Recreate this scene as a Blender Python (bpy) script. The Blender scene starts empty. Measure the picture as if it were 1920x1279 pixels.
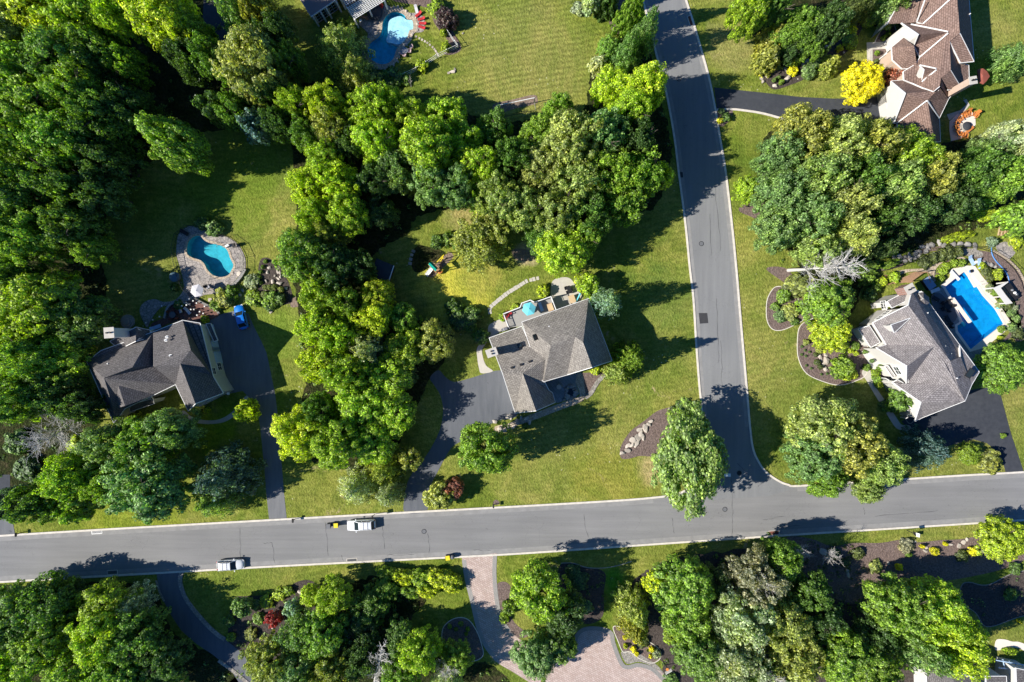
import bpy, bmesh, math, random
import numpy as np
from mathutils import Vector, Matrix
from mathutils.geometry import tessellate_polygon
R = math.radians
# ---------------------------------------------------------------- camera, sky, sun
SC = bpy.context.scene
COL = SC.collection
H = 115.2                      # height of the drone above the ground (m)
S = 0.09                       # metres of ground per photo pixel straight below the drone
cam_d = bpy.data.cameras.new('camera'); cam = bpy.data.objects.new('camera', cam_d); COL.objects.link(cam)
cam.location = (0, 0, H); cam.rotation_euler = (0, 0, 0)
cam_d.lens = 24; cam_d.sensor_width = 36; cam_d.clip_start = 1; cam_d.clip_end = 3000
SC.camera = cam
SUN_EL, SUN_AZ = 39.5, 11.5    # elevation; direction the shadows run, degrees from +x towards +y
wd = bpy.data.worlds.new('World'); SC.world = wd; wd.use_nodes = True
wn = wd.node_tree; bg = wn.nodes['Background']
sky = wn.nodes.new('ShaderNodeTexSky'); sky.sky_type = 'NISHITA'; sky.sun_disc = False
sky.sun_elevation = R(SUN_EL); sky.sun_rotation = R(270 - SUN_AZ); sky.air_density = 1.0; sky.dust_density = 0.3; sky.ozone_density = 2.0
tint = wn.nodes.new('ShaderNodeMixRGB'); tint.blend_type = 'MULTIPLY'; tint.inputs[0].default_value = 1; tint.inputs[2].default_value = (.40, .84, 1.38, 1)
wn.links.new(sky.outputs[0], tint.inputs[1]); wn.links.new(tint.outputs[0], bg.inputs[0]); bg.inputs[1].default_value = 0.058
sd = bpy.data.lights.new('sun', 'SUN'); sd.energy = 4.9; sd.angle = R(0.53); sd.color = (1.0, 0.955, 0.87)
so = bpy.data.objects.new('sun', sd); COL.objects.link(so); so.location = (-100, -20, 100)
e, a = R(SUN_EL), R(SUN_AZ)
so.rotation_euler = Vector((math.cos(e)*math.cos(a), math.cos(e)*math.sin(a), -math.sin(e))).to_track_quat('-Z', 'Y').to_euler()
SC.view_settings.view_transform = 'Standard'; SC.view_settings.look = 'None'
SC.view_settings.exposure = 0.62; SC.view_settings.gamma = 1.0
SC.cycles.max_bounces = 5; SC.cycles.diffuse_bounces = 2; SC.cycles.glossy_bounces = 2
SC.cycles.transmission_bounces = 4; SC.cycles.transparent_max_bounces = 8
SC.cycles.caustics_reflective = False; SC.cycles.caustics_refractive = False

def P(px, py, h=0.0):
    """the place, at height h, of something the photograph shows at pixel (px, py)"""
    k = (1 - h / H) * S
    return Vector(((px - 960) * k, (639.5 - py) * k, h))

# ---------------------------------------------------------------- tagging and linking
def tag(o, label=None, cat=None, group=None, kind=None):
    if label: o['label'] = label
    if cat: o['category'] = cat
    if group: o['group'] = group
    if kind: o['kind'] = kind
    return o
def empty(name, loc=(0, 0, 0), rz=0, label=None, cat=None, group=None):
    o = bpy.data.objects.new(name, None); COL.objects.link(o); o.location = loc; o.rotation_euler = (0, 0, rz)
    o.empty_display_size = 0.3
    return tag(o, label, cat, group)
def link(name, me, parent=None, loc=None, rz=0, scale=None):
    o = bpy.data.objects.new(name, me); COL.objects.link(o)
    if parent is not None: o.parent = parent
    if loc is not None: o.location = loc
    if rz: o.rotation_euler = (0, 0, rz)
    if scale is not None: o.scale = scale
    return o
def copy_tree(o, parent=None):
    c = o.copy(); COL.objects.link(c); c.parent = parent
    for ch in list(o.children): copy_tree(ch, c)
    return c

class MB:
    """collects simple solids and links them as ONE mesh object"""
    def __init__(s): s.v = []; s.f = []; s.m = []; s.mats = []; s.sm = []
    def mi(s, m):
        if m not in s.mats: s.mats.append(m)
        return s.mats.index(m)
    def add(s, vs, fs, m=None, smooth=False):
        b = len(s.v); s.v += [tuple(v) for v in vs]
        for f in fs: s.f.append([b + i for i in f]); s.m.append(s.mi(m) if m else 0); s.sm.append(smooth)
    def box(s, c, d, rz=0, m=None, taper=1.0, tilt=None):
        x, y, z = d[0]/2, d[1]/2, d[2]/2; M = Matrix.Rotation(rz, 3, 'Z')
        if tilt: M = M @ Matrix.Rotation(tilt[1], 3, 'Y') @ Matrix.Rotation(tilt[0], 3, 'X')
        vs = []
        for k, t in ((-1, 1), (1, taper)):
            for i, j in ((-1, -1), (1, -1), (1, 1), (-1, 1)): vs.append(Vector(c) + M @ Vector((i*x*t, j*y*t, k*z)))
        s.add(vs, [(3, 2, 1, 0), (4, 5, 6, 7), (0, 1, 5, 4), (1, 2, 6, 5), (2, 3, 7, 6), (3, 0, 4, 7)], m)
    def beam(s, a, b, w, h, m=None):
        a, b = Vector(a), Vector(b); d = (b - a); L = d.length
        if L < 1e-6: return
        d /= L; up = Vector((0, 0, 1)) if abs(d.z) < 0.98 else Vector((1, 0, 0))
        sx = d.cross(up).normalized() * w/2; sy = sx.cross(d).normalized() * h/2
        vs = [p + q for p in (a, b) for q in (-sx-sy, sx-sy, sx+sy, -sx+sy)]
        s.add(vs, [(0, 1, 2, 3), (7, 6, 5, 4), (0, 4, 5, 1), (1, 5, 6, 2), (2, 6, 7, 3), (3, 7, 4, 0)], m)
    def tube(s, a, b, r0, r1=None, n=6, m=None, smooth=True):
        a, b = Vector(a), Vector(b); r1 = r0 if r1 is None else r1; d = b - a
        if d.length < 1e-6: return
        d.normalize(); u = d.orthogonal().normalized(); w = d.cross(u)
        vs = [p + (u*math.cos(t) + w*math.sin(t))*r for p, r in ((a, r0), (b, r1)) for t in [2*math.pi*i/n for i in range(n)]]
        s.add(vs, [(i, (i+1) % n, n+(i+1) % n, n+i) for i in range(n)], m, smooth)
        s.add(vs[n:], [tuple(range(n))], m); s.add(vs[:n], [tuple(range(n))[::-1]], m)
    def lathe(s, c, prof, n=16, m=None, smooth=True, sx=1, sy=1):
        vs = [(c[0]+r*sx*math.cos(2*math.pi*i/n), c[1]+r*sy*math.sin(2*math.pi*i/n), c[2]+z) for r, z in prof for i in range(n)]
        fs = [(k*n+i, k*n+(i+1) % n, (k+1)*n+(i+1) % n, (k+1)*n+i) for k in range(len(prof)-1) for i in range(n)]
        s.add(vs, fs, m, smooth)
        if prof[-1][0] > 0.001: s.add(vs[-n:], [tuple(range(n))], m)
        if prof[0][0] > 0.001: s.add(vs[:n], [tuple(range(n))[::-1]], m)
    def build(s, name, m=None, parent=None, loc=None, rz=0, label=None, cat=None, group=None, kind=None):
        me = bpy.data.meshes.new(name); me.from_pydata(s.v, [], s.f)
        mats = s.mats or [m]
        for q in mats: me.materials.append(q if q else m)
        if s.mats: me.polygons.foreach_set('material_index', s.m)
        me.polygons.foreach_set('use_smooth', s.sm); me.update()
        return tag(link(name, me, parent, loc, rz), label, cat, group, kind)

def catmull(pts, closed=True, n=5):
    out = []; N = len(pts); rng = range(N) if closed else range(N-1)
    for i in rng:
        g = lambda k: pts[k % N] if closed else pts[max(0, min(N-1, k))]
        p0, p1, p2, p3 = g(i-1), g(i), g(i+1), g(i+2)
        for j in range(n):
            t = j/n
            out.append(tuple(0.5*((2*b) + (-a_+c)*t + (2*a_-5*b+4*c-d)*t*t + (-a_+3*b-3*c+d)*t**3) for a_, b, c, d in zip(p0, p1, p2, p3)))
    if not closed: out.append(tuple(pts[-1]))
    return out
def sheet(name, pts, z, m, holes=(), smooth=False, thick=0.0, kind='structure', parent=None, label=None, cat=None, group=None, world=False):
    """a flat paved or planted area; pts are photo pixels on the ground"""
    loops = [pts] + list(holes)
    if smooth: loops[0] = catmull(pts)
    if not world: loops = [[P(x, y, 0) for x, y in l] for l in loops]
    L3 = [[Vector((p[0], p[1], 0)) for p in l] for l in loops]
    flat = [p for l in L3 for p in l]; tris = tessellate_polygon(L3)
    vs = [(p.x, p.y, z) for p in flat]; fs = []
    for t in tris:
        a_, b_, c_ = (flat[i] for i in t)
        fs.append(t if (b_-a_).cross(c_-a_).z > 0 else t[::-1])
    if thick:
        n0 = len(vs); vs += [(p.x, p.y, z-thick) for p in flat]; o = 0
        for l in L3:
            k = len(l)
            for i in range(k): fs.append((o+i, o+(i+1) % k, n0+o+(i+1) % k, n0+o+i))
            o += k
    me = bpy.data.meshes.new(name); me.from_pydata(vs, [], fs); me.materials.append(m); me.update()
    return tag(link(name, me, parent), label, cat, group, kind if not cat else None)
def ribbon(name, pts, w, z0, z1, m, smooth=True, closed=False, kind='structure', parent=None, label=None, cat=None, group=None, jit=0):
    """a strip with thickness that follows pts (photo pixels on the ground)"""
    if smooth: pts = catmull(pts, closed, 6)
    q = [P(x, y, 0) for x, y in pts]; vs = []; fs = []; N = len(q); rnd = random.Random(len(pts))
    for i in range(N):
        a_ = q[i-1] if (i > 0 or closed) else q[i]; b_ = q[(i+1) % N] if (i < N-1 or closed) else q[i]
        t = (b_-a_).normalized(); n_ = Vector((-t.y, t.x, 0)) * (w/2) * (1 + jit*(rnd.random()-.5))
        for s_, z_ in ((1, z0), (1, z1), (-1, z1), (-1, z0)): vs.append((q[i].x+n_.x*s_, q[i].y+n_.y*s_, z_))
    for i in range(N if closed else N-1):
        j = (i+1) % N
        for k in range(3): fs.append((4*i+k+1, 4*i+k, 4*j+k, 4*j+k+1))
    me = bpy.data.meshes.new(name); me.from_pydata(vs, [], [f[::-1] for f in fs]); me.materials.append(m); me.update()
    return tag(link(name, me, parent), label, cat, group, kind if not cat else None)

# ---------------------------------------------------------------- materials
class NT:
    def __init__(s, name):
        s.m = bpy.data.materials.new(name); s.m.use_nodes = True; s.t = s.m.node_tree; s.b = s.t.nodes['Principled BSDF']
        s.out = s.t.nodes['Material Output']; s._pos = None
    def n(s, typ, **kw):
        nd = s.t.nodes.new('ShaderNode'+typ)
        for k, v in kw.items(): setattr(nd, k, v)
        return nd
    def l(s, a_, b_): s.t.links.new(a_, b_)
    @property
    def pos(s):
        if s._pos is None: s._pos = s.n('NewGeometry').outputs['Position']
        return s._pos
    def noise(s, scale, detail=3, rough=0.55, vec=None, stretch=None, rot=0, dist=0):
        v = vec if vec is not None else s.pos
        if stretch:
            mp = s.n('Mapping'); mp.inputs['Scale'].default_value = stretch; mp.inputs['Rotation'].default_value = (0, 0, rot)
            s.l(v, mp.inputs['Vector']); v = mp.outputs[0]
        nd = s.n('TexNoise'); nd.inputs['Scale'].default_value = scale; nd.inputs['Detail'].default_value = detail
        nd.inputs['Roughness'].default_value = rough; nd.inputs['Distortion'].default_value = dist
        s.l(v, nd.inputs['Vector']); return nd.outputs['Fac']
    def con(s, f, a_=.36, b_=.64): return s.ramp(f, [(a_, (0, 0, 0)), (b_, (1, 1, 1))])
    def ramp(s, fac, stops, interp='LINEAR'):
        nd = s.n('ValToRGB'); nd.color_ramp.interpolation = interp; el = nd.color_ramp.elements
        while len(el) < len(stops): el.new(0.5)
        for q, (p, c) in zip(el, stops):
            q.position = p; q.color = (*c, 1) if len(c) == 3 else c
        s.l(fac, nd.inputs[0]); return nd.outputs[0]
    def mix(s, a_, b_, fac, blend='MIX'):
        nd = s.n('MixRGB', blend_type=blend)
        for i, v in ((0, fac), (1, a_), (2, b_)):
            if hasattr(v, 'links'): s.l(v, nd.inputs[i])
            elif i == 0: nd.inputs[0].default_value = v
            else: nd.inputs[i].default_value = (*v, 1)
        return nd.outputs[0]
    def math(s, op, a_, b_=0.5, clamp=False):
        nd = s.n('Math', operation=op, use_clamp=clamp)
        for i, v in ((0, a_), (1, b_)):
            if hasattr(v, 'links'): s.l(v, nd.inputs[i])
            else: nd.inputs[i].default_value = v
        return nd.outputs[0]
    def bump(s, h, dist=0.05, strength=0.6):
        nd = s.n('Bump'); nd.inputs['Strength'].default_value = strength; nd.inputs['Distance'].default_value = dist
        s.l(h, nd.inputs['Height']); s.l(nd.outputs[0], s.b.inputs['Normal'])
    def done(s, col, rough=0.9, metal=0, spec=0.3):
        if hasattr(col, 'links'): s.l(col, s.b.inputs['Base Color'])
        else: s.b.inputs['Base Color'].default_value = (*col, 1)
        s.b.inputs['Roughness'].default_value = rough; s.b.inputs['Metallic'].default_value = metal
        s.b.inputs['Specular IOR Level'].default_value = spec
        return s.m
def g3(k): return (k, k, k)
def plain(name, col, rough=0.7, metal=0, spec=0.3, var=0.12, sc=3.0):
    t = NT(name); n_ = t.noise(sc, 4, vec=t.n('TexCoord').outputs['Object'])
    c = t.mix(tuple(x*(1-var) for x in col), tuple(min(1, x*(1+var)) for x in col), n_)
    return t.done(c, rough, metal, spec)

def lawn_mat():
    t = NT('lawn_grass')
    big = t.noise(0.035, 4, .6); med = t.noise(0.22, 5, .65, dist=.6); fine = t.con(t.noise(1.1, 4, .7)); hair = t.con(t.noise(3.1, 2, .6), .38, .62)
    c = t.ramp(med, [(0.28, (0.070, 0.110, 0.014)), (0.47, (0.125, 0.158, 0.022)), (0.62, (0.180, 0.200, 0.038)), (0.78, (0.25, 0.24, 0.075))])
    c = t.mix(c, (0.225, 0.215, 0.060), t.ramp(big, [(0.42, g3(0)), (0.66, g3(.7))]))
    c = t.mix(c, (0.085, 0.135, 0.018), t.ramp(t.noise(0.06, 3, .6), [(0.5, g3(0)), (0.68, g3(.55))]))
    # patches of the ground with a turf of their own: (pixel x, y, radius px, colour, strength)
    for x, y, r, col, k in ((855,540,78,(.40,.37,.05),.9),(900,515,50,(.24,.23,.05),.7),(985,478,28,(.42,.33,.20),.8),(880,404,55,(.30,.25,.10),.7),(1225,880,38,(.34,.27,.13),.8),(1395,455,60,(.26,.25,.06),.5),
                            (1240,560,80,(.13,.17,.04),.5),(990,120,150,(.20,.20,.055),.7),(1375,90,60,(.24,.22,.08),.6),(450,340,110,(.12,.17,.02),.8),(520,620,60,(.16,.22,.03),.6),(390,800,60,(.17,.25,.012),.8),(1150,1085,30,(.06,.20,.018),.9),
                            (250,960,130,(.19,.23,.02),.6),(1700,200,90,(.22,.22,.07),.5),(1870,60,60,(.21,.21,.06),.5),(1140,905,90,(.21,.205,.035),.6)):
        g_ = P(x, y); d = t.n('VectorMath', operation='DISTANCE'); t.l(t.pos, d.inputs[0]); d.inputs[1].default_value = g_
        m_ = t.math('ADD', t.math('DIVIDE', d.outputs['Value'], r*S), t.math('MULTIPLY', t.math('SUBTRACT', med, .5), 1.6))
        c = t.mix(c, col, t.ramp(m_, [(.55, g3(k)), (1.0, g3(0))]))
    for rot, thr, k in ((12, (.40, .6), .8), (-4, (.6, .4), .7)):
        w = t.n('TexWave', wave_type='BANDS', bands_direction='Y'); mp = t.n('Mapping'); mp.inputs['Rotation'].default_value = (0, 0, R(-rot)); mp.inputs['Scale'].default_value = (1, 1, 0)
        t.l(t.pos, mp.inputs[0]); t.l(mp.outputs[0], w.inputs['Vector']); w.inputs['Scale'].default_value = .31; w.inputs['Distortion'].default_value = 2.5; w.inputs['Detail'].default_value = 3; w.inputs['Detail Scale'].default_value = .6
        msk = t.ramp(t.noise(.04, 2), [(thr[0], g3(0 if thr[0] < thr[1] else k)), (thr[1], g3(k if thr[0] < thr[1] else 0))]) if thr[0] < thr[1] else t.ramp(t.noise(.04, 2), [(thr[1], g3(k)), (thr[0], g3(0))])
        c = t.mix(c, t.mix(g3(.87), g3(1.10), w.outputs['Fac']), msk, 'MULTIPLY')
    c = t.mix(c, t.mix(g3(0.7), g3(1.3), t.noise(.4, 5, .72, dist=.8)), .9, 'MULTIPLY')
    c = t.mix(c, t.mix((.83,.85,.80), (1.15,1.14,1.2), fine), 0.95, 'MULTIPLY')
    c = t.mix(c, t.mix((.80,.82,.74), (1.20,1.17,1.26), hair), 0.95, 'MULTIPLY')
    w = t.n('TexWave', wave_type='BANDS', bands_direction='Y'); mp = t.n('Mapping'); mp.inputs['Rotation'].default_value = (0, 0, R(-11)); t.l(t.pos, mp.inputs[0]); t.l(mp.outputs[0], w.inputs['Vector'])
    w.inputs['Scale'].default_value = .36; w.inputs['Distortion'].default_value = 3.5; w.inputs['Detail'].default_value = 4; w.inputs['Detail Scale'].default_value = .5
    d = t.n('VectorMath', operation='DISTANCE'); t.l(t.pos, d.inputs[0]); d.inputs[1].default_value = P(1000, 80)
    c = t.mix(c, t.mix(g3(.87), g3(1.11), w.outputs['Fac']), t.ramp(t.math('DIVIDE', d.outputs['Value'], 22.0), [(.75, g3(1)), (1, g3(0))]), 'MULTIPLY')
    c = t.mix(c, t.mix((.80, .90, .78), (1.16, 1.08, 1.2), t.con(t.noise(.10, 6, .75, dist=1.5), .4, .6)), .9, 'MULTIPLY')
    c = t.mix(c, (1.22, 1.20, 1.12), 1, 'MULTIPLY')
    # dry, bare scuffs and clover heads
    dry = t.math('MULTIPLY', t.ramp(t.noise(.11, 5, .7, dist=1.2), [(.64, g3(0)), (.72, g3(1))]), t.ramp(fine, [(.45, g3(0)), (.6, g3(1))]))
    c = t.mix(c, (0.40, 0.31, 0.17), dry)
    vo = t.n('TexVoronoi'); vo.inputs['Scale'].default_value = 1.1; t.l(t.mix(t.pos, t.n('TexNoise').outputs['Color'], .5, 'ADD'), vo.inputs['Vector'])
    clo = t.math('MULTIPLY', t.ramp(vo.outputs['Distance'], [(0.09, g3(1)), (0.15, g3(0))]), t.ramp(t.noise(.13, 3), [(.55, g3(0)), (.63, g3(1))]))
    c = t.mix(c, (0.45, 0.43, 0.26), clo)
    t.bump(t.math('ADD', fine, hair), .05, 1)
    return t.done(c, 0.95, spec=.1)
def floor_mat():
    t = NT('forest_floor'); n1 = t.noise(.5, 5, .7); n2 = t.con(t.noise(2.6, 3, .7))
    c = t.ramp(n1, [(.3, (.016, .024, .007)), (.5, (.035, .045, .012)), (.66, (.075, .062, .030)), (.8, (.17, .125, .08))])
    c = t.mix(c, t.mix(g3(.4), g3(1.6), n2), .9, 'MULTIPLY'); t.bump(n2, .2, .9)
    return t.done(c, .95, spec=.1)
def mulch_mat(name, a_, b_):
    t = NT(name); n1 = t.noise(.5, 4, .6); n2 = t.con(t.noise(3.2, 3, .7))
    c = t.mix(a_, b_, n1); c = t.mix(c, t.mix(g3(.62), g3(1.42), n2), .85, 'MULTIPLY'); t.bump(n2, .08, .8)
    return t.done(c, .95, spec=.1)
def asphalt_mat(name, base, wear, streak=(1, .06, 1), rot=0, cracks=True):
    t = NT(name); n0 = t.noise(.09, 3, .5); n1 = t.noise(1.4, 3, .6, stretch=streak, rot=rot); n2 = t.noise(9, 3, .7)
    c = t.mix(base, wear, t.ramp(t.math('ADD', t.math('MULTIPLY', n0, .5), t.math('MULTIPLY', n1, .5)), [(.35, g3(0)), (.66, g3(1))]))
    c = t.mix(c, t.mix(g3(.78), g3(1.2), n2), .8, 'MULTIPLY')
    c = t.mix(c, t.mix(g3(.8), g3(1.14), t.noise(.5, 5, .7, stretch=streak, rot=rot, dist=.4)), .9, 'MULTIPLY')
    c = t.mix(c, tuple(x*.55 for x in base), t.ramp(t.noise(.8, 4, .7), [(.66, g3(0)), (.74, g3(.7))]))
    if cracks:
        vo = t.n('TexVoronoi', feature='DISTANCE_TO_EDGE'); mp = t.n('Mapping'); mp.inputs['Scale'].default_value = (.11, .16, 1); mp.inputs['Rotation'].default_value = (0, 0, .1)
        wob = t.n('TexNoise'); wob.inputs['Scale'].default_value = .9; t.l(t.pos, wob.inputs['Vector'])
        t.l(t.mix(t.pos, wob.outputs['Color'], .45, 'ADD'), mp.inputs[0]); t.l(mp.outputs[0], vo.inputs['Vector'])
        cr = t.math('MULTIPLY', t.ramp(vo.outputs['Distance'], [(.0, g3(1)), (.0065, g3(0))]), t.ramp(t.noise(.12, 2), [(.47, g3(0)), (.58, g3(.75))]))
        c = t.mix(c, tuple(x*.35 for x in base), cr)
    t.bump(n2, .01, .4)
    return t.done(c, .9, spec=.2)
def paver_mat(name, a_, b_, scale=.35, rot=.3, mortar=.5):
    t = NT(name); br = t.n('TexBrick'); mp = t.n('Mapping'); mp.inputs['Rotation'].default_value = (0, 0, rot); t.l(t.pos, mp.inputs[0]); t.l(mp.outputs[0], br.inputs['Vector'])
    br.inputs['Scale'].default_value = 1.0; br.inputs['Brick Width'].default_value = scale; br.inputs['Row Height'].default_value = scale*.6
    br.inputs['Mortar Size'].default_value = .018; br.inputs['Color1'].default_value = (*a_, 1); br.inputs['Color2'].default_value = (*b_, 1); br.inputs['Mortar'].default_value = (*[x*mortar for x in a_], 1)
    c = t.mix(br.outputs[0], t.mix(g3(.72), g3(1.25), t.noise(.6, 5, .7)), .9, 'MULTIPLY')
    c = t.mix(c, t.mix(g3(.85), g3(1.15), t.noise(8, 3)), .8, 'MULTIPLY')
    return t.done(c, .85, spec=.2)
def flag_mat(name, a_, b_, sc=1.2):
    sc *= 1.9; t = NT(name); vo = t.n('TexVoronoi'); vo.inputs['Scale'].default_value = sc; t.l(t.pos, vo.inputs['Vector'])
    ve = t.n('TexVoronoi', feature='DISTANCE_TO_EDGE'); ve.inputs['Scale'].default_value = sc; t.l(t.pos, ve.inputs['Vector'])
    bw = t.n('RGBToBW'); t.l(vo.outputs['Color'], bw.inputs[0])
    c = t.mix(a_, b_, bw.outputs[0]); c = t.mix(c, tuple(x*.6 for x in a_), t.ramp(ve.outputs['Distance'], [(.03, g3(1)), (.07, g3(0))]))
    c = t.mix(c, t.mix(g3(.8), g3(1.2), t.noise(5, 4)), .8, 'MULTIPLY')
    return t.done(c, .85, spec=.2)
def stone_mat(name, a_, b_):
    t = NT(name); ob = t.n('TexCoord').outputs['Object']; oi = t.n('ObjectInfo').outputs['Random']
    c = t.mix(a_, b_, t.noise(2.5, 5, .7, vec=ob)); c = t.mix(c, t.mix(g3(.75), g3(1.2), oi), 1, 'MULTIPLY'); t.bump(t.noise(4, 5, vec=ob), .08, .8)
    return t.done(c, .9, spec=.2)
def roof_mat(name, a_, b_, row=.27):
    t = NT(name); uv = t.n('UVMap').outputs[0]; br = t.n('TexBrick'); t.l(uv, br.inputs['Vector'])
    br.inputs['Scale'].default_value = 1; br.inputs['Brick Width'].default_value = .5; br.inputs['Row Height'].default_value = row; br.inputs['Mortar Size'].default_value = .035
    br.inputs['Color1'].default_value = (*a_, 1); br.inputs['Color2'].default_value = (*b_, 1); br.inputs['Mortar'].default_value = (*[x*.5 for x in a_], 1)
    c = t.mix(br.outputs[0], t.mix(g3(.75), g3(1.25), t.noise(1.3, 4, .7)), .9, 'MULTIPLY')
    c = t.mix(c, t.mix(g3(.82), g3(1.18), t.con(t.noise(3.0, 2, .6))), .9, 'MULTIPLY')
    c = t.mix(c, t.mix(c, (.6, .6, .62), 1, 'MULTIPLY'), t.ramp(t.noise(.6, 4, .6, vec=uv, stretch=(1, .25, 1)), [(.58, g3(0)), (.75, g3(.7))]))
    c = t.mix(c, t.mix(g3(.86), g3(1.12), t.noise(.9, 3, .6, vec=uv, stretch=(1, .12, 1))), .9, 'MULTIPLY')
    t.bump(br.outputs['Fac'], .03, -.6)
    return t.done(c, .92, spec=.15)
def siding_mat(name, col):
    t = NT(name); sep = t.n('SeparateXYZ'); t.l(t.pos, sep.inputs[0])
    fr = t.math('FRACT', t.math('MULTIPLY', sep.outputs[2], 5.0))
    c = t.mix(col, tuple(x*.72 for x in col), t.ramp(fr, [(.84, g3(0)), (.93, g3(1))]))
    c = t.mix(c, t.mix(g3(.9), g3(1.08), t.noise(1.5, 4)), .8, 'MULTIPLY')
    return t.done(c, .7)
def brick_mat(name, a_, b_):
    t = NT(name); sep = t.n('SeparateXYZ'); t.l(t.pos, sep.inputs[0]); cb = t.n('CombineXYZ')
    t.l(t.math('ADD', sep.outputs[0], sep.outputs[1]), cb.inputs[0]); t.l(sep.outputs[2], cb.inputs[1])
    br = t.n('TexBrick'); t.l(cb.outputs[0], br.inputs['Vector']); br.inputs['Scale'].default_value = 1
    br.inputs['Brick Width'].default_value = .24; br.inputs['Row Height'].default_value = .09; br.inputs['Mortar Size'].default_value = .012
    br.inputs['Color1'].default_value = (*a_, 1); br.inputs['Color2'].default_value = (*b_, 1); br.inputs['Mortar'].default_value = (.4, .38, .34, 1)
    return t.done(br.outputs[0], .85)
def leaf_mat():
    """one leaf shader; the hue of each plant is its own object colour"""
    t = NT('foliage'); oc = t.n('ObjectInfo').outputs['Color']; ri = t.n('NewGeometry').outputs['Random Per Island']
    v = t.ramp(ri, [(0, g3(.45)), (.4, g3(.85)), (.75, g3(1.6)), (1, (3.3, 3.0, 3.4))])
    c = t.mix(oc, v, 1, 'MULTIPLY')
    c = t.mix(c, t.mix(c, (1.22, 1.14, .7), 1, 'MULTIPLY'), t.ramp(t.noise(.35, 2), [(.45, g3(0)), (.65, g3(.8))]))
    df = t.n('BsdfDiffuse'); tr = t.n('BsdfTranslucent'); gl = t.n('BsdfGlossy'); gl.inputs['Roughness'].default_value = .55
    t.l(c, df.inputs[0]); t.l(t.mix(c, (1.45, 1.6, .5), 1, 'MULTIPLY'), tr.inputs[0]); gl.inputs[0].default_value = (.9, 1, .85, 1)
    m1 = t.n('MixShader'); m1.inputs[0].default_value = .48; t.l(df.outputs[0], m1.inputs[1]); t.l(tr.outputs[0], m1.inputs[2])
    m2 = t.n('MixShader'); m2.inputs[0].default_value = .05; t.l(m1.outputs[0], m2.inputs[1]); t.l(gl.outputs[0], m2.inputs[2])
    t.t.nodes.remove(t.b); t.l(m2.outputs[0], t.out.inputs[0])
    return t.m
def water_mat():
    t = NT('pool_water'); tp = t.n('BsdfTransparent'); tp.inputs[0].default_value = (.72, .93, .97, 1); gl = t.n('BsdfGlossy'); gl.inputs['Roughness'].default_value = .06
    fr = t.n('Fresnel'); fr.inputs[0].default_value = 1.33; b_ = t.n('Bump'); b_.inputs['Strength'].default_value = .3; b_.inputs['Distance'].default_value = .04
    t.l(t.noise(3.5, 3), b_.inputs['Height']); t.l(b_.outputs[0], gl.inputs['Normal']); t.l(b_.outputs[0], fr.inputs['Normal'])
    mx = t.n('MixShader'); t.l(t.math('MULTIPLY', fr.outputs[0], t.math('SUBTRACT', 1.0, t.n('NewGeometry').outputs['Backfacing'])), mx.inputs[0]); t.l(tp.outputs[0], mx.inputs[1]); t.l(gl.outputs[0], mx.inputs[2])
    t.t.nodes.remove(t.b); t.l(mx.outputs[0], t.out.inputs[0]); return t.m
def poolfloor_mat(name, a_, b_):
    t = NT(name); vo = t.n('TexVoronoi', feature='DISTANCE_TO_EDGE'); vo.inputs['Scale'].default_value = 2.2
    t.l(t.mix(t.pos, t.n('TexNoise').outputs['Color'], .2, 'ADD'), vo.inputs['Vector'])
    c = t.mix(a_, b_, t.noise(.25, 3)); c = t.mix(c, t.mix(g3(.84), g3(1.14), t.con(t.noise(1.5, 3))), 1, 'MULTIPLY')
    return t.done(c, .5)

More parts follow.
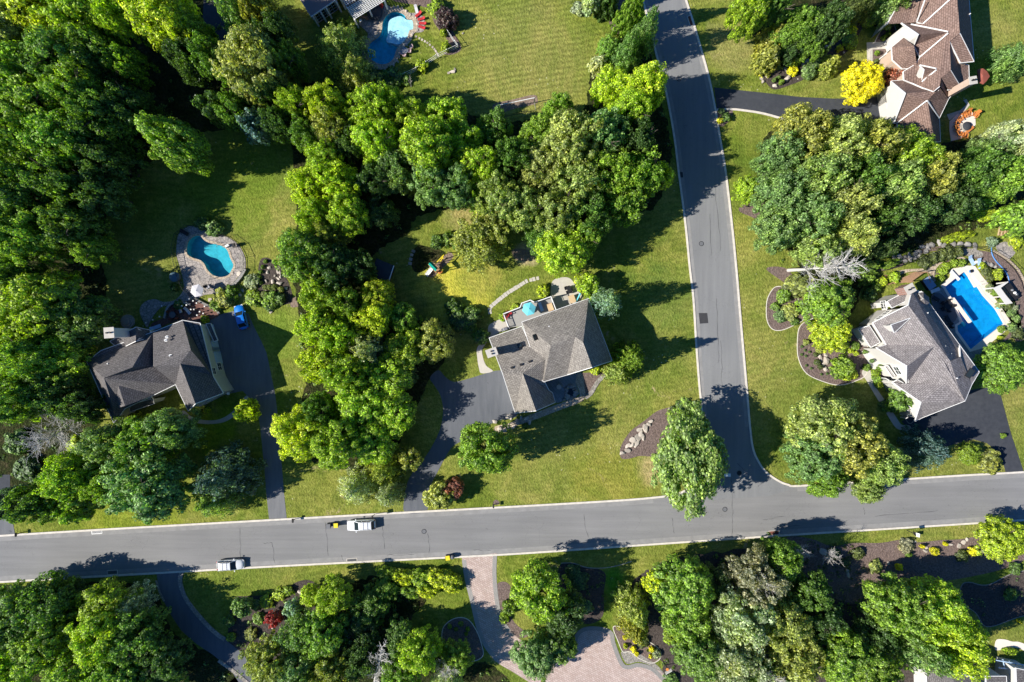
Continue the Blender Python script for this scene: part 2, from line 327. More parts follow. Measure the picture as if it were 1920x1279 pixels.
M = dict(
    lawn=lawn_mat(), floor=floor_mat(), leaf=leaf_mat(),
    mulch=mulch_mat('brown_mulch', (.145, .102, .086), (.205, .155, .138)), dmulch=mulch_mat('dark_mulch', (.055, .045, .04), (.10, .08, .07)),
    gravel=mulch_mat('gravel', (.22, .20, .17), (.36, .33, .29)), dirt=mulch_mat('bare_dirt', (.20, .145, .11), (.28, .21, .165)),
    road=asphalt_mat('road_asphalt', (.195, .192, .189), (.245, .24, .235), (.05, 1, 1), R(-3)),
    road2=asphalt_mat('side_road_asphalt', (.195, .196, .198), (.24, .24, .238), (1, .05, 1), R(-7)),
    drive=asphalt_mat('sealed_driveway', (.042, .046, .056), (.066, .07, .08), (1, 1, 1), 0, False),
    drive2=asphalt_mat('worn_driveway', (.135, .14, .15), (.20, .20, .205), (1, .15, 1), 1.2, False),
    drive3=asphalt_mat('middle_driveway', (.105, .112, .126), (.15, .155, .168), (1, .15, 1), 1.2, False),
    patch=asphalt_mat('road_patch', (.045, .045, .048), (.06, .06, .065), (1, 1, 1), 0, False),
    paver=paver_mat('tan_pavers', (.44, .33, .285), (.54, .43, .38), .5, .5), conc=plain('concrete', (.50, .46, .40), .85, sc=1.5, var=.2),
    kerb=plain('kerb_concrete', (.62, .565, .49), .85, sc=1.6, var=.35), flag=flag_mat('flagstone', (.27, .245, .23), (.42, .37, .33), 1.0),
    flagtan=flag_mat('tan_flagstone', (.42, .33, .24), (.56, .47, .36), 1.3), redpat=paver_mat('red_pavers', (.17, .085, .07), (.24, .13, .105), .3, -.5),
    deckpool=plain('travertine', (.72, .64, .56), .7, sc=.8, var=.1), slate=paver_mat('slate_deck', (.20, .22, .23), (.27, .29, .30), .8, .9, .7),
    stone=stone_mat('grey_boulder', (.22, .21, .20), (.36, .34, .31)), tanstone=stone_mat('tan_boulder', (.38, .32, .26), (.56, .50, .43)),
    bark=plain('bark', (.10, .08, .065), .95, sc=6, var=.3), dead=plain('dead_wood', (.56, .53, .49), .85, sc=5, var=.25),
    roofc=roof_mat('taupe_shingles', (.225, .202, .178), (.315, .285, .25)), roofl=roof_mat('charcoal_shingles', (.135, .124, .122), (.175, .162, .158)),
    roofr=roof_mat('grey_shingles', (.225, .202, .198), (.315, .286, .28)), rooft=roof_mat('brown_shingles', (.21, .138, .112), (.26, .178, .148), .3),
    roofm=plain('brown_metal_roof', (.24, .20, .19), .4, sc=1), white=plain('white_paint', (.80, .79, .76), .5, var=.04), cream=siding_mat('pale_siding', (.56, .56, .53)),
    stucco=plain('white_stucco', (.60, .575, .535), .8, sc=1, var=.05), greyside=siding_mat('grey_siding', (.40, .42, .43)), brick=brick_mat('red_brick', (.24, .08, .055), (.30, .11, .075)),
    tanbrick=brick_mat('tan_brick', (.52, .34, .24), (.60, .42, .31)), glass=None, dark=plain('black_metal', (.02, .02, .022), .5), grey=plain('grey_metal', (.3, .3, .31), .4, .6),
    wood=plain('cedar_wood', (.34, .20, .12), .8, sc=5, var=.25), orange=plain('orange_wood', (.62, .22, .055), .6, sc=5, var=.15), tan=plain('tan_wood', (.55, .40, .24), .75, sc=5, var=.2),
    red=plain('red_fabric', (.45, .03, .035), .8), cyan=plain('cyan_fabric', (.16, .60, .70), .8, var=.05), whitefab=plain('white_fabric', (.62, .60, .62), .85, var=.05), pink=plain('pink_fabric', (.55, .40, .40), .85),
    maroon=plain('maroon_fabric', (.16, .06, .042), .8), green=plain('green_fabric', (.0, .25, .20), .6), yellow=plain('yellow_plastic', (.80, .62, .03), .45, var=.05),
    blue=plain('blue_plastic', (.10, .28, .62), .45), lblue=plain('pale_blue_fabric', (.40, .55, .75), .7), water=water_mat(),
    pa=poolfloor_mat('teal_plaster', (.03, .36, .44), (.05, .44, .50)), pb=poolfloor_mat('cyan_plaster', (.0, .40, .58), (.02, .50, .66)), shelf=poolfloor_mat('pale_plaster', (.66, .78, .84), (.72, .84, .88)),
    pc=poolfloor_mat('blue_plaster', (.002, .25, .56), (.008, .33, .66)),
)
def glass_mat():
    t = NT('window_glass'); t.b.inputs['Base Color'].default_value = (.02, .03, .035, 1); t.b.inputs['Roughness'].default_value = .08; t.b.inputs['Specular IOR Level'].default_value = .5
    return t.m
M['glass'] = glass_mat()
def paint(name, col):
    t = NT(name); t.b.inputs['Coat Weight'].default_value = .6; t.b.inputs['Coat Roughness'].default_value = .08
    return t.done(col, .35, .0, .5)
# ---------------------------------------------------------------- ground, roads, drives, beds
poolA = catmull([(350,470),(352,455),(362,444),(375,442),(383,450),(392,455),(405,458),(418,462),(427,470),(432,484),(438,497),(434,508),(427,517),(412,520),(398,515),(388,505),(383,495),(375,488),(362,484),(352,478)])
poolB = catmull([(717,44),(722,32),(733,23),(745,22),(757,27),(764,36),(773,38),(775,54),(768,58),(764,70),(757,79),(747,88),(742,98),(738,110),(728,119),(715,121),(703,117),(693,108),(689,95),(693,82),(703,74),(712,66),(716,55)], n=4)
poolC = [(1771,538),(1789,523),(1795,518),(1808,509),(1815,518),(1827,539),(1832,537),(1843,554),(1865,578),(1869,584),(1882,607),(1841,639),(1820,656),(1795,621),(1794,611),(1804,603),(1790,570)]
big = [(-9000,-9000),(11000,-9000),(11000,10500),(-9000,10500)]
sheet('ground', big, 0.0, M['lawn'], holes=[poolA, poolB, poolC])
def floor(pts, z=.012, m='floor', n='forest_floor', smooth=True):
    rj = random.Random(len(pts)); q = catmull(pts, n=16); pts = [(x+rj.uniform(-3, 3), y+rj.uniform(-3, 3)) for x, y in q]; smooth = False
    return sheet(n, pts, z, M[m], smooth=smooth)
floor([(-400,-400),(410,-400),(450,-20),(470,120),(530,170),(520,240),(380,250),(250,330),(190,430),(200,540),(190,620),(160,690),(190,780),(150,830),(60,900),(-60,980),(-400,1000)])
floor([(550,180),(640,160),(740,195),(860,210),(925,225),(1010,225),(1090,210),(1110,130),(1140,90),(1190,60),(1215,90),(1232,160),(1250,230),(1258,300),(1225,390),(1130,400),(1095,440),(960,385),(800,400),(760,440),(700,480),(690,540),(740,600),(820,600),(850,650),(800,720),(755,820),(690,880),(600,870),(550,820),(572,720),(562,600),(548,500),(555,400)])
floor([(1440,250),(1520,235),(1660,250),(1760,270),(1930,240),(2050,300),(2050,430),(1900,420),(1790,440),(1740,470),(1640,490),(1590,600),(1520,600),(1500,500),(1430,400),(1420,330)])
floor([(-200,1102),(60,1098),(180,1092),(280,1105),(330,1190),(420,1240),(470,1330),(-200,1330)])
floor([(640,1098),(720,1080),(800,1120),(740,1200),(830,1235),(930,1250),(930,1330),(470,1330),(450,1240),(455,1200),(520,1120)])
floor([(1255,1050),(1440,1030),(1480,1060),(1560,1120),(1640,1130),(1760,1290),(1760,1330),(1290,1330),(1240,1240),(1170,1180),(1170,1110)], m='dmulch', n='garden_bed')
floor([(1395,-60),(1660,-60),(1660,40),(1600,50),(1540,100),(1500,130),(1440,110),(1400,40)])
# main street and side street
mt = [(-150,1015),(0,1004.5),(240,990),(480,976.5),(720,963),(960,950),(1150,939),(1225,933),(1258,927)]
mb = [(-150,1101),(0,1091),(240,1077.5),(480,1063.5),(720,1051),(960,1038.5),(1200,1022),(1440,1005.5),(1700,989),(1920,975),(2150,961)]
mr = [(1495,911),(1600,904),(1707,897.5),(1810,891),(1920,885),(2150,871)]
sl = [(1170,-120),(1190,-50),(1205,0),(1218,50),(1230,100),(1246,160),(1258,220),(1266,270),(1272,320),(1285,420),(1293,500),(1300,560),(1305,640),(1311,720),(1317,780),(1320,845),(1316,885),(1298,912)]
sr = [(1254,-120),(1272,-50),(1286,0),(1299,40),(1315,95),(1330,150),(1341,205),(1350,260),(1360,320),(1372,420),(1380,500),(1386,570),(1392,640),(1400,730),(1406,800),(1411,838),(1420,862),(1436,885),(1460,902)]
ribs = catmull
main = catmull(mt, False) + [(1300,935),(1440,925)] + catmull(mr, False) + catmull(mb, False)[::-1]
sheet('road', main, .02, M['road'])
side = catmull(sl, False) + [(1280,922),(1262,929),(1300,940),(1440,930),(1490,916)] + catmull(sr, False)[::-1]
sheet('side_road', side, .024, M['road2'])
kt = mt[:-1] + [(1262,928),(1282,921),(1300,908),(1313,888)] + sl[::-1][2:]
def kerb(pts, w=.32, z=.13, n='kerb'): return ribbon(n, pts, w, 0, z, M['kerb'])
kerb(kt); kerb(mb); kerb(sr[:-1] + [(1460,902),(1478,909)] + mr)
# gutter pans: a paler strip of paving along the kerb
gut = plain('gutter_paving', (.255, .247, .238), .9, sc=.9, var=.3)
def off(pts, dx, dy): return [(x+dx, y+dy) for x, y in pts]
ribbon('gutter', off(mt[:-1], 0, 6), .8, .02, .029, gut); ribbon('gutter', off(mb, 0, -6), .8, .02, .029, gut)
ribbon('gutter', off(mr, 0, 6), .8, .02, .029, gut); ribbon('gutter', off(sr[2:-4], -5, 0), .7, .024, .033, gut); ribbon('gutter', off(sl[2:-3], 5, 0), .7, .024, .033, gut)
# driveways
sheet('driveway', [(392,606),(384,600),(386,596),(420,588),(447,581),(466,588),(476,612),(490,640),(500,662),(508,700),(516,740),(521,780),(525,830),(529,880),(533,930),(538,976),(505,978),(500,930),(496,880),(491,830),(488,800),(483,772),(470,748),(455,733),(430,738),(405,745),(395,680)], .03, M['drive2'])
sheet('driveway', catmull([(806,708),(822,694),(834,706),(850,716),(872,712),(905,702),(930,695),(950,700),(960,740),(970,776),(958,785),(930,790),(895,812),(868,826),(850,836),(838,852),(822,882),(810,905),(802,930),(800,958),(760,962),(758,935),(764,905),(778,880),(798,856),(814,830),(826,802),(831,770),(826,742),(814,722)], n=3), .03, M['drive3'])
sheet('driveway', [(1339,164),(1375,168),(1440,175),(1500,182),(1560,185),(1620,185),(1655,181),(1668,181),(1675,230),(1640,250),(1560,250),(1500,230),(1460,219),(1430,211),(1400,206),(1370,203),(1344,204)], .03, M['drive'])
ribbon('driveway_edging', [(1344,206),(1370,205),(1400,208),(1430,213),(1460,221),(1485,229)], .35, 0, .10, M['kerb'])
sheet('driveway', [(1700,800),(1690,790),(1800,735),(1855,725),(1874,733),(1884,770),(1896,815),(1908,850),(1919,884),(1886,889),(1880,866),(1868,846),(1850,831),(1825,824),(1800,830),(1775,837),(1745,832),(1712,815)], .03, M['drive'])
DRV = 'drive3'
sheet('driveway', [(293,1072),(298,1100),(306,1125),(322,1155),(340,1182),(368,1207),(400,1228),(432,1255),(455,1290),(500,1290),(475,1255),(455,1225),(430,1205),(405,1184),(385,1165),(362,1138),(348,1115),(342,1095),(343,1070)], .03, M[DRV])
ribbon('driveway_edging', [(341,1072),(338,1090),(346,1117),(362,1141),(385,1168),(405,1187),(422,1199)], .7, 0, .1, M['gravel'])
ribbon('driveway_edging', [(293,1088),(299,1108),(308,1127)], .3, 0, .1, M['gravel'])
ribbon('driveway_edging', [(410,1238),(432,1254),(450,1268),(470,1285)], .6, 0, .1, M['gravel'])
sheet('driveway', [(-20,890),(19,890),(19,935),(-20,940)], .03, M['drive']); sheet('driveway', [(-60,974),(10,972),(24,978),(28,1001),(-60,1008)], .03, M['drive2'])
sheet('driveway', [(385,-60),(435,-60),(432,80),(405,90),(380,40)], .03, M['drive'])
pd = catmull([(866,1045),(872,1085),(883,1130),(893,1175),(905,1208),(930,1240),(965,1262),(1010,1290)], False)
pr = catmull([(931,1037),(930,1080),(935,1130),(944,1163),(958,1184),(985,1205),(1030,1225)], False)
sheet('paver_driveway', pd + pr[::-1], .03, M['paver'])
ribbon('paver_border', [(870,1050),(875,1085),(886,1130),(896,1174),(908,1206),(932,1238)], .7, .03, .037, M['stone']); ribbon('paver_border', [(928,1042),(927,1080),(932,1130),(941,1163),(955,1184)], .7, .03, .037, M['stone'])
court = catmull([(1010,1350),(1020,1285),(1028,1250),(1050,1235),(1070,1222),(1078,1200),(1086,1182),(1102,1176),(1130,1178),(1147,1186),(1152,1206),(1166,1240),(1176,1248),(1198,1244),(1225,1252),(1250,1275),(1262,1350)])
sheet('paver_court', court, .034, M['paver'])
ribbon('paver_border', [(1075,1215),(1083,1190),(1100,1179),(1130,1180),(1146,1188),(1150,1206),(1164,1242),(1176,1251),(1198,1247),(1225,1256),(1250,1282)], .7, .03, .042, M['stone'])
sheet('gravel_strip', [(1165,1222),(1190,1222),(1215,1236),(1235,1250),(1252,1275),(1240,1272),(1222,1250),(1198,1241),(1178,1245),(1170,1238)], .02, M['gravel'], smooth=True)
# mulch beds and other planting ground
def bed(pts, m='mulch', z=.018, edge=True, w=.12):
    sheet('garden_bed', pts, z, M[m], smooth=True)
    if edge: ribbon('bed_edging', pts, w, 0, .07, M['kerb'] if m != 'dmulch' else M['stone'], closed=True)
bed([(1162,850),(1164,838),(1172,822),(1185,806),(1200,795),(1217,782),(1232,771),(1250,765),(1268,763),(1272,775),(1262,800),(1252,830),(1240,850),(1225,856),(1200,855),(1180,860),(1166,860)], edge=False)
bed([(1085,701),(1100,699),(1124,698),(1134,704),(1122,712),(1113,725),(1106,737),(1095,744),(1093,726)], edge=False)
ribbon('stone_edging', [(1136,704),(1124,712),(1115,725),(1108,737),(1097,746)], .7, 0, .12, M['gravel'])
bed([(1437,572),(1441,555),(1451,540),(1463,537),(1480,538),(1492,550),(1500,575),(1506,598),(1492,608),(1466,619),(1448,617),(1438,600)])
bed([(1500,612),(1522,598),(1560,590),(1600,620),(1632,660),(1625,700),(1605,714),(1575,722),(1545,716),(1512,700),(1497,672),(1495,640)])
bed([(1437,505),(1458,500),(1480,508),(1496,540),(1510,575),(1530,600),(1518,603),(1500,580),(1488,548),(1470,530)], edge=False)
bed([(1640,690),(1655,684),(1672,700),(1700,738),(1716,770),(1712,790),(1702,792),(1686,765),(1668,740)], 'dmulch')
bed([(1720,1017),(1760,1013),(1800,1011),(1845,1004),(1900,1003),(1925,1012),(1920,1050),(1870,1070),(1800,1085),(1740,1095),(1720,1120),(1640,1135),(1560,1120),(1470,1050),(1475,1008),(1520,1010),(1560,1024),(1600,1018),(1650,1018),(1690,1012)], edge=False)
bed([(1800,1108),(1806,1094),(1820,1092),(1840,1097),(1860,1094),(1900,1075),(1960,1070),(1960,1135),(1900,1160),(1850,1175),(1830,1150),(1805,1130)], 'dmulch')
bed([(1425,138),(1440,134),(1470,130),(1500,122),(1525,105),(1545,88),(1570,62),(1595,45),(1620,40),(1612,62),(1600,85),(1578,105),(1552,118),(1530,132),(1505,150),(1480,160),(1452,168),(1436,155)], 'dmulch', edge=False)
bed([(1660,45),(1672,40),(1680,62),(1668,78),(1640,82)]); bed([(1632,94),(1665,92),(1662,120),(1655,130),(1634,126)]); bed([(1640,135),(1660,130),(1685,140),(1690,160),(1672,172),(1645,176)], 'dmulch', edge=False)
bed([(1339,205),(1350,202),(1372,204),(1372,220),(1362,232),(1350,236)], edge=False)
bed(edge=False, m='dmulch', pts=[(440,1122),(460,1118),(500,1116),(525,1112),(545,1098),(560,1090),(580,1088),(600,1100),(598,1120),(640,1115),(700,1140),(660,1230),(560,1240),(440,1220),(430,1160)])
bed([(830,1180),(842,1165),(860,1158),(878,1162),(892,1180),(902,1205),(905,1230),(880,1240),(842,1225),(830,1205)])
bed([(932,1096),(950,1092),(960,1110),(960,1160),(990,1190),(970,1195),(950,1170),(936,1130)], edge=False)
bed(edge=False, m='dmulch', pts=[(1050,1060),(1068,1055),(1095,1062),(1125,1068),(1136,1080),(1132,1110),(1130,1155),(1100,1170),(1060,1150),(1045,1100)])
bed([(1150,1175),(1175,1180),(1220,1205),(1238,1220),(1237,1235),(1222,1243),(1200,1235),(1180,1222),(1168,1222),(1158,1200)])
bed([(735,0),(790,-20),(830,20),(850,60),(865,90),(850,102),(832,100),(838,75),(815,45),(800,15)], edge=False)
bed([(487,490),(500,483),(515,492),(530,508),(545,540),(548,565),(530,572),(500,572),(485,550),(484,520)], 'dmulch', edge=False)
bed([(1385,395),(1400,380),(1425,390),(1450,420),(1440,430),(1415,410)], edge=False)
bed([(1120,0),(1160,-20),(1190,20),(1180,60),(1150,60),(1138,30)], edge=False)
bed([(1840,470),(1870,478),(1900,500),(1925,540),(1930,620),(1905,640),(1890,600),(1870,560),(1850,520),(1838,490),(1760,470),(1700,488),(1690,500),(1640,508),(1700,478),(1760,462)], edge=False)
sheet('bare_dirt', [(960,470),(975,466),(995,472),(1000,485),(985,490),(966,485)], .008, M['dirt'], smooth=True)
sheet('bare_dirt', [(925,196),(960,187),(1000,178),(1008,186),(1004,195),(965,204),(932,213)], .008, M['dirt'], smooth=True)
sheet('bare_dirt', [(800,515),(812,500),(835,478),(842,472),(850,482),(830,502),(812,520)], .008, M['dirt'], smooth=True)
sheet('play_area_gravel', [(775,470),(785,460),(800,462),(830,470),(835,480),(815,495),(790,510),(776,508),(770,490)], .006, M['floor'], smooth=True)  # gravel in the dark floor material: its shade is put into the colour
sheet('bare_dirt', [(548,560),(572,552),(580,565),(560,575),(545,575)], .008, M['dirt'], smooth=True)
M['crack'] = plain('crack_filler', (.085, .085, .085), .9)
# tar cracks, patches, drains and covers set into the street
def crack(pts, w=.055, z0=.02, z1=.03): return ribbon('road_crack', pts, w, z0, z1, M['crack'], smooth=False, jit=1.3)
rr = random.Random(5)
def wob(a_, b_, n=7, k=1.2): return [(a_[0]+(b_[0]-a_[0])*i/n+rr.uniform(-k, k), a_[1]+(b_[1]-a_[1])*i/n+rr.uniform(-k, k)) for i in range(n+1)]
for a_, b_ in (((494,1018),(511,1018)),((511,1018),(515,1056)),((610,977),(616,1042)),((803,1000),(805,1036)),((726,1041),(778,1039)),((887,1030),(922,1033)),((1371,893),(1374,955)),((1094,965),(1102,1008)),((450,990),(451,1045)),((1260,970),(1264,1000)),((1383,868),(1403,890)),((1420,912),(1436,900)),((1374,955),(1373,1005)),((1448,990),(1500,985)),((640,1042),(645,1056)),((716,985),(722,1030)),((1618,952),(1622,965)),((1430,975),(1470,968)),((1640,968),(1760,958))):
    crack(wob(a_, b_))
for a_, b_ in (((1340,345),(1352,470)),((1343,560),(1348,680)),((1330,400),(1334,480)),((1352,640),(1354,730))): crack(wob(a_, b_, 9), .05, .024, .034)
sheet('road_patch', [(1310,587),(1326,587),(1328,606),(1312,607)], .034, M['patch']); sheet('road_patch', [(1273,322),(1280,323),(1281,333),(1274,333)], .034, M['patch'])
sheet('stop_bar', [(1358,888),(1370,888),(1370,894),(1357,894)], .034, M['white'])
for k, (x, y, mm, w_) in enumerate(((182,997,'white','rectangular storm grate with a white painted rim at the top kerb'),(211,1073,'stone','storm grate at the lower kerb left of the shaded driveway'),(660,1051,'dark','dark storm grate at the lower kerb below the white car and yellow bin'),(1451,999,'maroon','rusty storm grate at the lower kerb right of the junction'),(1295,39,'maroon','rusty storm grate on the right kerb at the top of the side road'))):
    g_ = MB(); p = P(x, y); rz = R(4) if k < 4 else R(-72)
    g_.box((0, 0, .04), (1.8, .75, .04), 0, M['white'] if k == 0 else M['kerb']); 
    for i in range(9): g_.box((-.72+i*.18, 0, .065), (.11, .55, .02), 0, M['maroon'] if mm == 'maroon' else M['dark'])
    g_.box((0, 0, .062), (1.6, .6, .006), 0, M['maroon'] if mm == 'maroon' else M['grey'])
    g_.build('storm_drain', loc=p, rz=rz, label=w_, cat='storm drain', group='storm drains along the kerbs')
for x, y, w_ in ((1315,457,'round iron manhole cover on the side road left of the big oak'),(1273,148,'round manhole cover on the side road above the driveway opening'),(1386,887,'small dark utility cover in the road at the junction'),(1359,955,'rusty round manhole cover in the middle of the junction'),(795,996.5,'small round valve cover in the street between the white car and the brick drive')):
    g_ = MB(); g_.lathe((0, 0, .02), [(.42, 0), (.42, .02), (.34, .022)], 18, M['patch']); g_.lathe((0, 0, .043), [(.32, 0), (.32, .004)], 18, M['drive2'] if x != 1386 else M['dark'])
    g_.build('manhole_cover', loc=P(x, y), label=w_, cat='manhole cover', group='manhole covers in the roads')
# ---------------------------------------------------------------- vegetation
def leaf_mesh(name, pos, nrm, size, rs, aspect=.62):
    """many small leaf sprays, each a bent four-sided face of its own"""
    n = len(pos); nrm = nrm / np.maximum(np.linalg.norm(nrm, axis=1, keepdims=True), 1e-6)
    t = rs.normal(size=(n, 3)); t -= (t*nrm).sum(1, keepdims=True)*nrm; t /= np.maximum(np.linalg.norm(t, axis=1, keepdims=True), 1e-6)
    b = np.cross(nrm, t); s = (size * rs.uniform(.55, 1.45, n))[:, None]; a_ = aspect * rs.uniform(.7, 1.3, n)[:, None]
    k = rs.uniform(-.25, .25, (n, 1))
    v = np.empty((n, 4, 3)); v[:, 0] = pos - t*s; v[:, 1] = pos + b*s*a_ + t*s*k + nrm*s*.18; v[:, 2] = pos + t*s; v[:, 3] = pos - b*s*a_ - t*s*k + nrm*s*.18
    me = bpy.data.meshes.new(name); me.vertices.add(4*n); me.vertices.foreach_set('co', v.reshape(-1).astype(np.float32))
    me.loops.add(4*n); me.loops.foreach_set('vertex_index', np.arange(4*n, dtype=np.int32))
    me.polygons.add(n); me.polygons.foreach_set('loop_start', np.arange(0, 4*n, 4, dtype=np.int32)); me.polygons.foreach_set('loop_total', np.full(n, 4, np.int32))
    me.materials.append(M['leaf']); me.update(calc_edges=True); me.validate(); return me
def sph(rs, n, up=-1.0):
    z = rs.uniform(up, 1, n); p = rs.uniform(0, 2*np.pi, n); r = np.sqrt(1-z*z)
    return np.stack([r*np.cos(p), r*np.sin(p), z], 1)
def crown(name, seed, lobes, subs, leaves, size, lobe_r=(.30, .46), spread=.60, sub_r=(.12, .19), flat=1.0, loose=.55):
    """broadleaf crown in a unit box: radius 1, height 0..1; boughs carry clumps, clumps carry leaves, with gaps between"""
    rs = np.random.RandomState(seed); P_, N_ = [], []
    gold = np.pi*(3-np.sqrt(5))
    for i in range(lobes):
        zz = -0.35 + 1.3*((i+.5)/lobes); zz = min(zz, .92); th = gold*i + rs.uniform(-.5, .5); rr_ = math.sqrt(max(0, 1-zz*zz))
        k = spread*rs.uniform(.8, 1.18); c = np.array([rr_*math.cos(th)*k, rr_*math.sin(th)*k, zz*k*flat]); lr = rs.uniform(*lobe_r)
        d2 = sph(rs, subs, -.55); sc = c + d2*lr*rs.uniform(.72, 1.12, (subs, 1)); sr = rs.uniform(*sub_r, subs)
        idx = np.repeat(np.arange(subs), leaves); d3 = sph(rs, len(idx)); rad = rs.uniform(.3, 1, len(idx))**.5
        p = sc[idx] + d3*(sr[idx]*rad)[:, None]; nn = d3*.6 + d2[idx]*.5 + np.array([0, 0, .68]) + rs.normal(size=p.shape)*loose*.8
        P_.append(p); N_.append(nn)
    p = np.concatenate(P_); n = np.concatenate(N_)
    rmax = np.percentile(np.hypot(p[:, 0], p[:, 1]), 98); p[:, :2] /= rmax; p[:, 0] *= rs.uniform(.9, 1.0); p[:, 1] *= rs.uniform(.9, 1.0)
    z0, z1 = np.percentile(p[:, 2], 1), np.percentile(p[:, 2], 99.5); p[:, 2] = (p[:, 2]-z0)/(z1-z0)
    return leaf_mesh(name, p, n, size, rs)
def conifer(name, seed, levels, per, leaves, size, droop=.10, power=.85, tuft=.05, bushy=1.0):
    """layered conifer in a unit box; whorls of boughs get longer towards the ground"""
    rs = np.random.RandomState(seed); P_, N_ = [], []
    for L in range(levels):
        f = (L+.5)/levels; z = 1-f; r = f**power
        nb = max(4, int(per*(.45+.75*f)))
        for b in range(nb):
            th = 2*np.pi*(b+rs.uniform(-.3, .3))/nb + L*.9; ln = r*rs.uniform(.78, 1.12); m = max(6, int(leaves*(.25+ln)))
            t = rs.uniform(.05, 1, m)**.75; wdt = .20*ln*(1-t*.75)*bushy + .012
            side = rs.uniform(-1, 1, m)*wdt; d = np.array([math.cos(th), math.sin(th)]); q = np.array([-d[1], d[0]])
            xy = d[None]*(t*ln)[:, None] + q[None]*side[:, None]; zz = z + .05 - droop*t*ln + .06*ln*t*t + rs.normal(size=m)*tuft*.35 - np.abs(side)*.15
            P_.append(np.column_stack([xy, zz])); N_.append(np.column_stack([xy*.9+rs.normal(size=(m, 2))*.45, np.full(m, .75)+rs.normal(size=m)*.3]))
    p = np.concatenate(P_); n = np.concatenate(N_); p[:, 2] = np.clip(p[:, 2], 0.0, 1.03)
    return leaf_mesh(name, p, n, size, rs, .45)
CR = dict(
    oak=[crown('oak_crown', s, 19, 20, 70, .029, sub_r=(.09, .155)) for s in (11, 12, 13, 14)],
    maple=[crown('maple_crown', s, 26, 16, 66, .027, (.22, .36), .66, (.08, .135)) for s in (21, 22, 23, 24)],
    ash=[crown('ash_crown', s, 18, 17, 60, .030, (.24, .40), .66, (.085, .145), 1, .9) for s in (31, 32, 33)],
    dense=[crown('dense_crown', s, 28, 18, 56, .029, (.30, .36), .58, (.075, .115), 1, .4) for s in (41, 42)],
    small=[crown('small_crown', s, 13, 13, 38, .07, (.30, .46), .58, (.14, .22)) for s in (51, 52, 53)],
    shrub=[crown('shrub_leaves', s, 11, 11, 32, .11, (.36, .5), .46, (.17, .24), 1, .5) for s in (61, 62, 63)],
    ball=[crown('ball_leaves', s, 16, 14, 24, .075, (.44, .47), .5, (.09, .12), 1, .25) for s in (71,)],
    spruce=[conifer('spruce_boughs', s, 15, 11, 64, .045) for s in (81, 82)],
    pine=[conifer('pine_boughs', s, 9, 9, 150, .036, .02, .62, .10, 1.9) for s in (91, 92)],
    yew=[conifer('yew_boughs', s, 8, 9, 70, .075, .2, .6, .12, 1.6) for s in (95,)],
)
def trunk_mesh(seed, limbs=7):
    rs = random.Random(seed); b = MB(); pts = [(0, 0, 0)]
    for i in range(1, 6): pts.append((rs.uniform(-.03, .03)*i, rs.uniform(-.03, .03)*i, i*.17))
    for i in range(5): b.tube(pts[i], pts[i+1], .045-.007*i, .045-.007*(i+1), 7)
    for k in range(limbs):
        i = rs.choice((2, 2, 3, 3, 4)); p = pts[i]; th = 2*math.pi*k/limbs + rs.uniform(-.3, .3); l = rs.uniform(.24, .40); z = p[2]+rs.uniform(.1, .22)
        e1 = (p[0]+math.cos(th)*l*.5, p[1]+math.sin(th)*l*.5, z); e2 = (p[0]+math.cos(th)*l, p[1]+math.sin(th)*l, z+rs.uniform(.02, .14))
        b.tube(p, e1, .020, .013, 5); b.tube(e1, e2, .013, .004, 5)
        for q in range(2):
            a_ = th+rs.uniform(-.8, .8); b.tube(e1, (e1[0]+math.cos(a_)*.16, e1[1]+math.sin(a_)*.16, e1[2]+rs.uniform(.03, .12)), .009, .003, 4)
    me = bpy.data.meshes.new('trunk'); me.from_pydata(b.v, [], b.f); me.materials.append(M['bark']); me.update(); return me
TR = [trunk_mesh(s) for s in (1, 2, 3)]
def pole_mesh():
    b = MB(); b.tube((0, 0, 0), (0, 0, .55), .022, .014, 6); b.tube((0, 0, .55), (0, 0, .97), .014, .003, 6)
    me = bpy.data.meshes.new('trunk'); me.from_pydata(b.v, [], b.f); me.materials.append(M['bark']); me.update(); return me
POLE = pole_mesh()
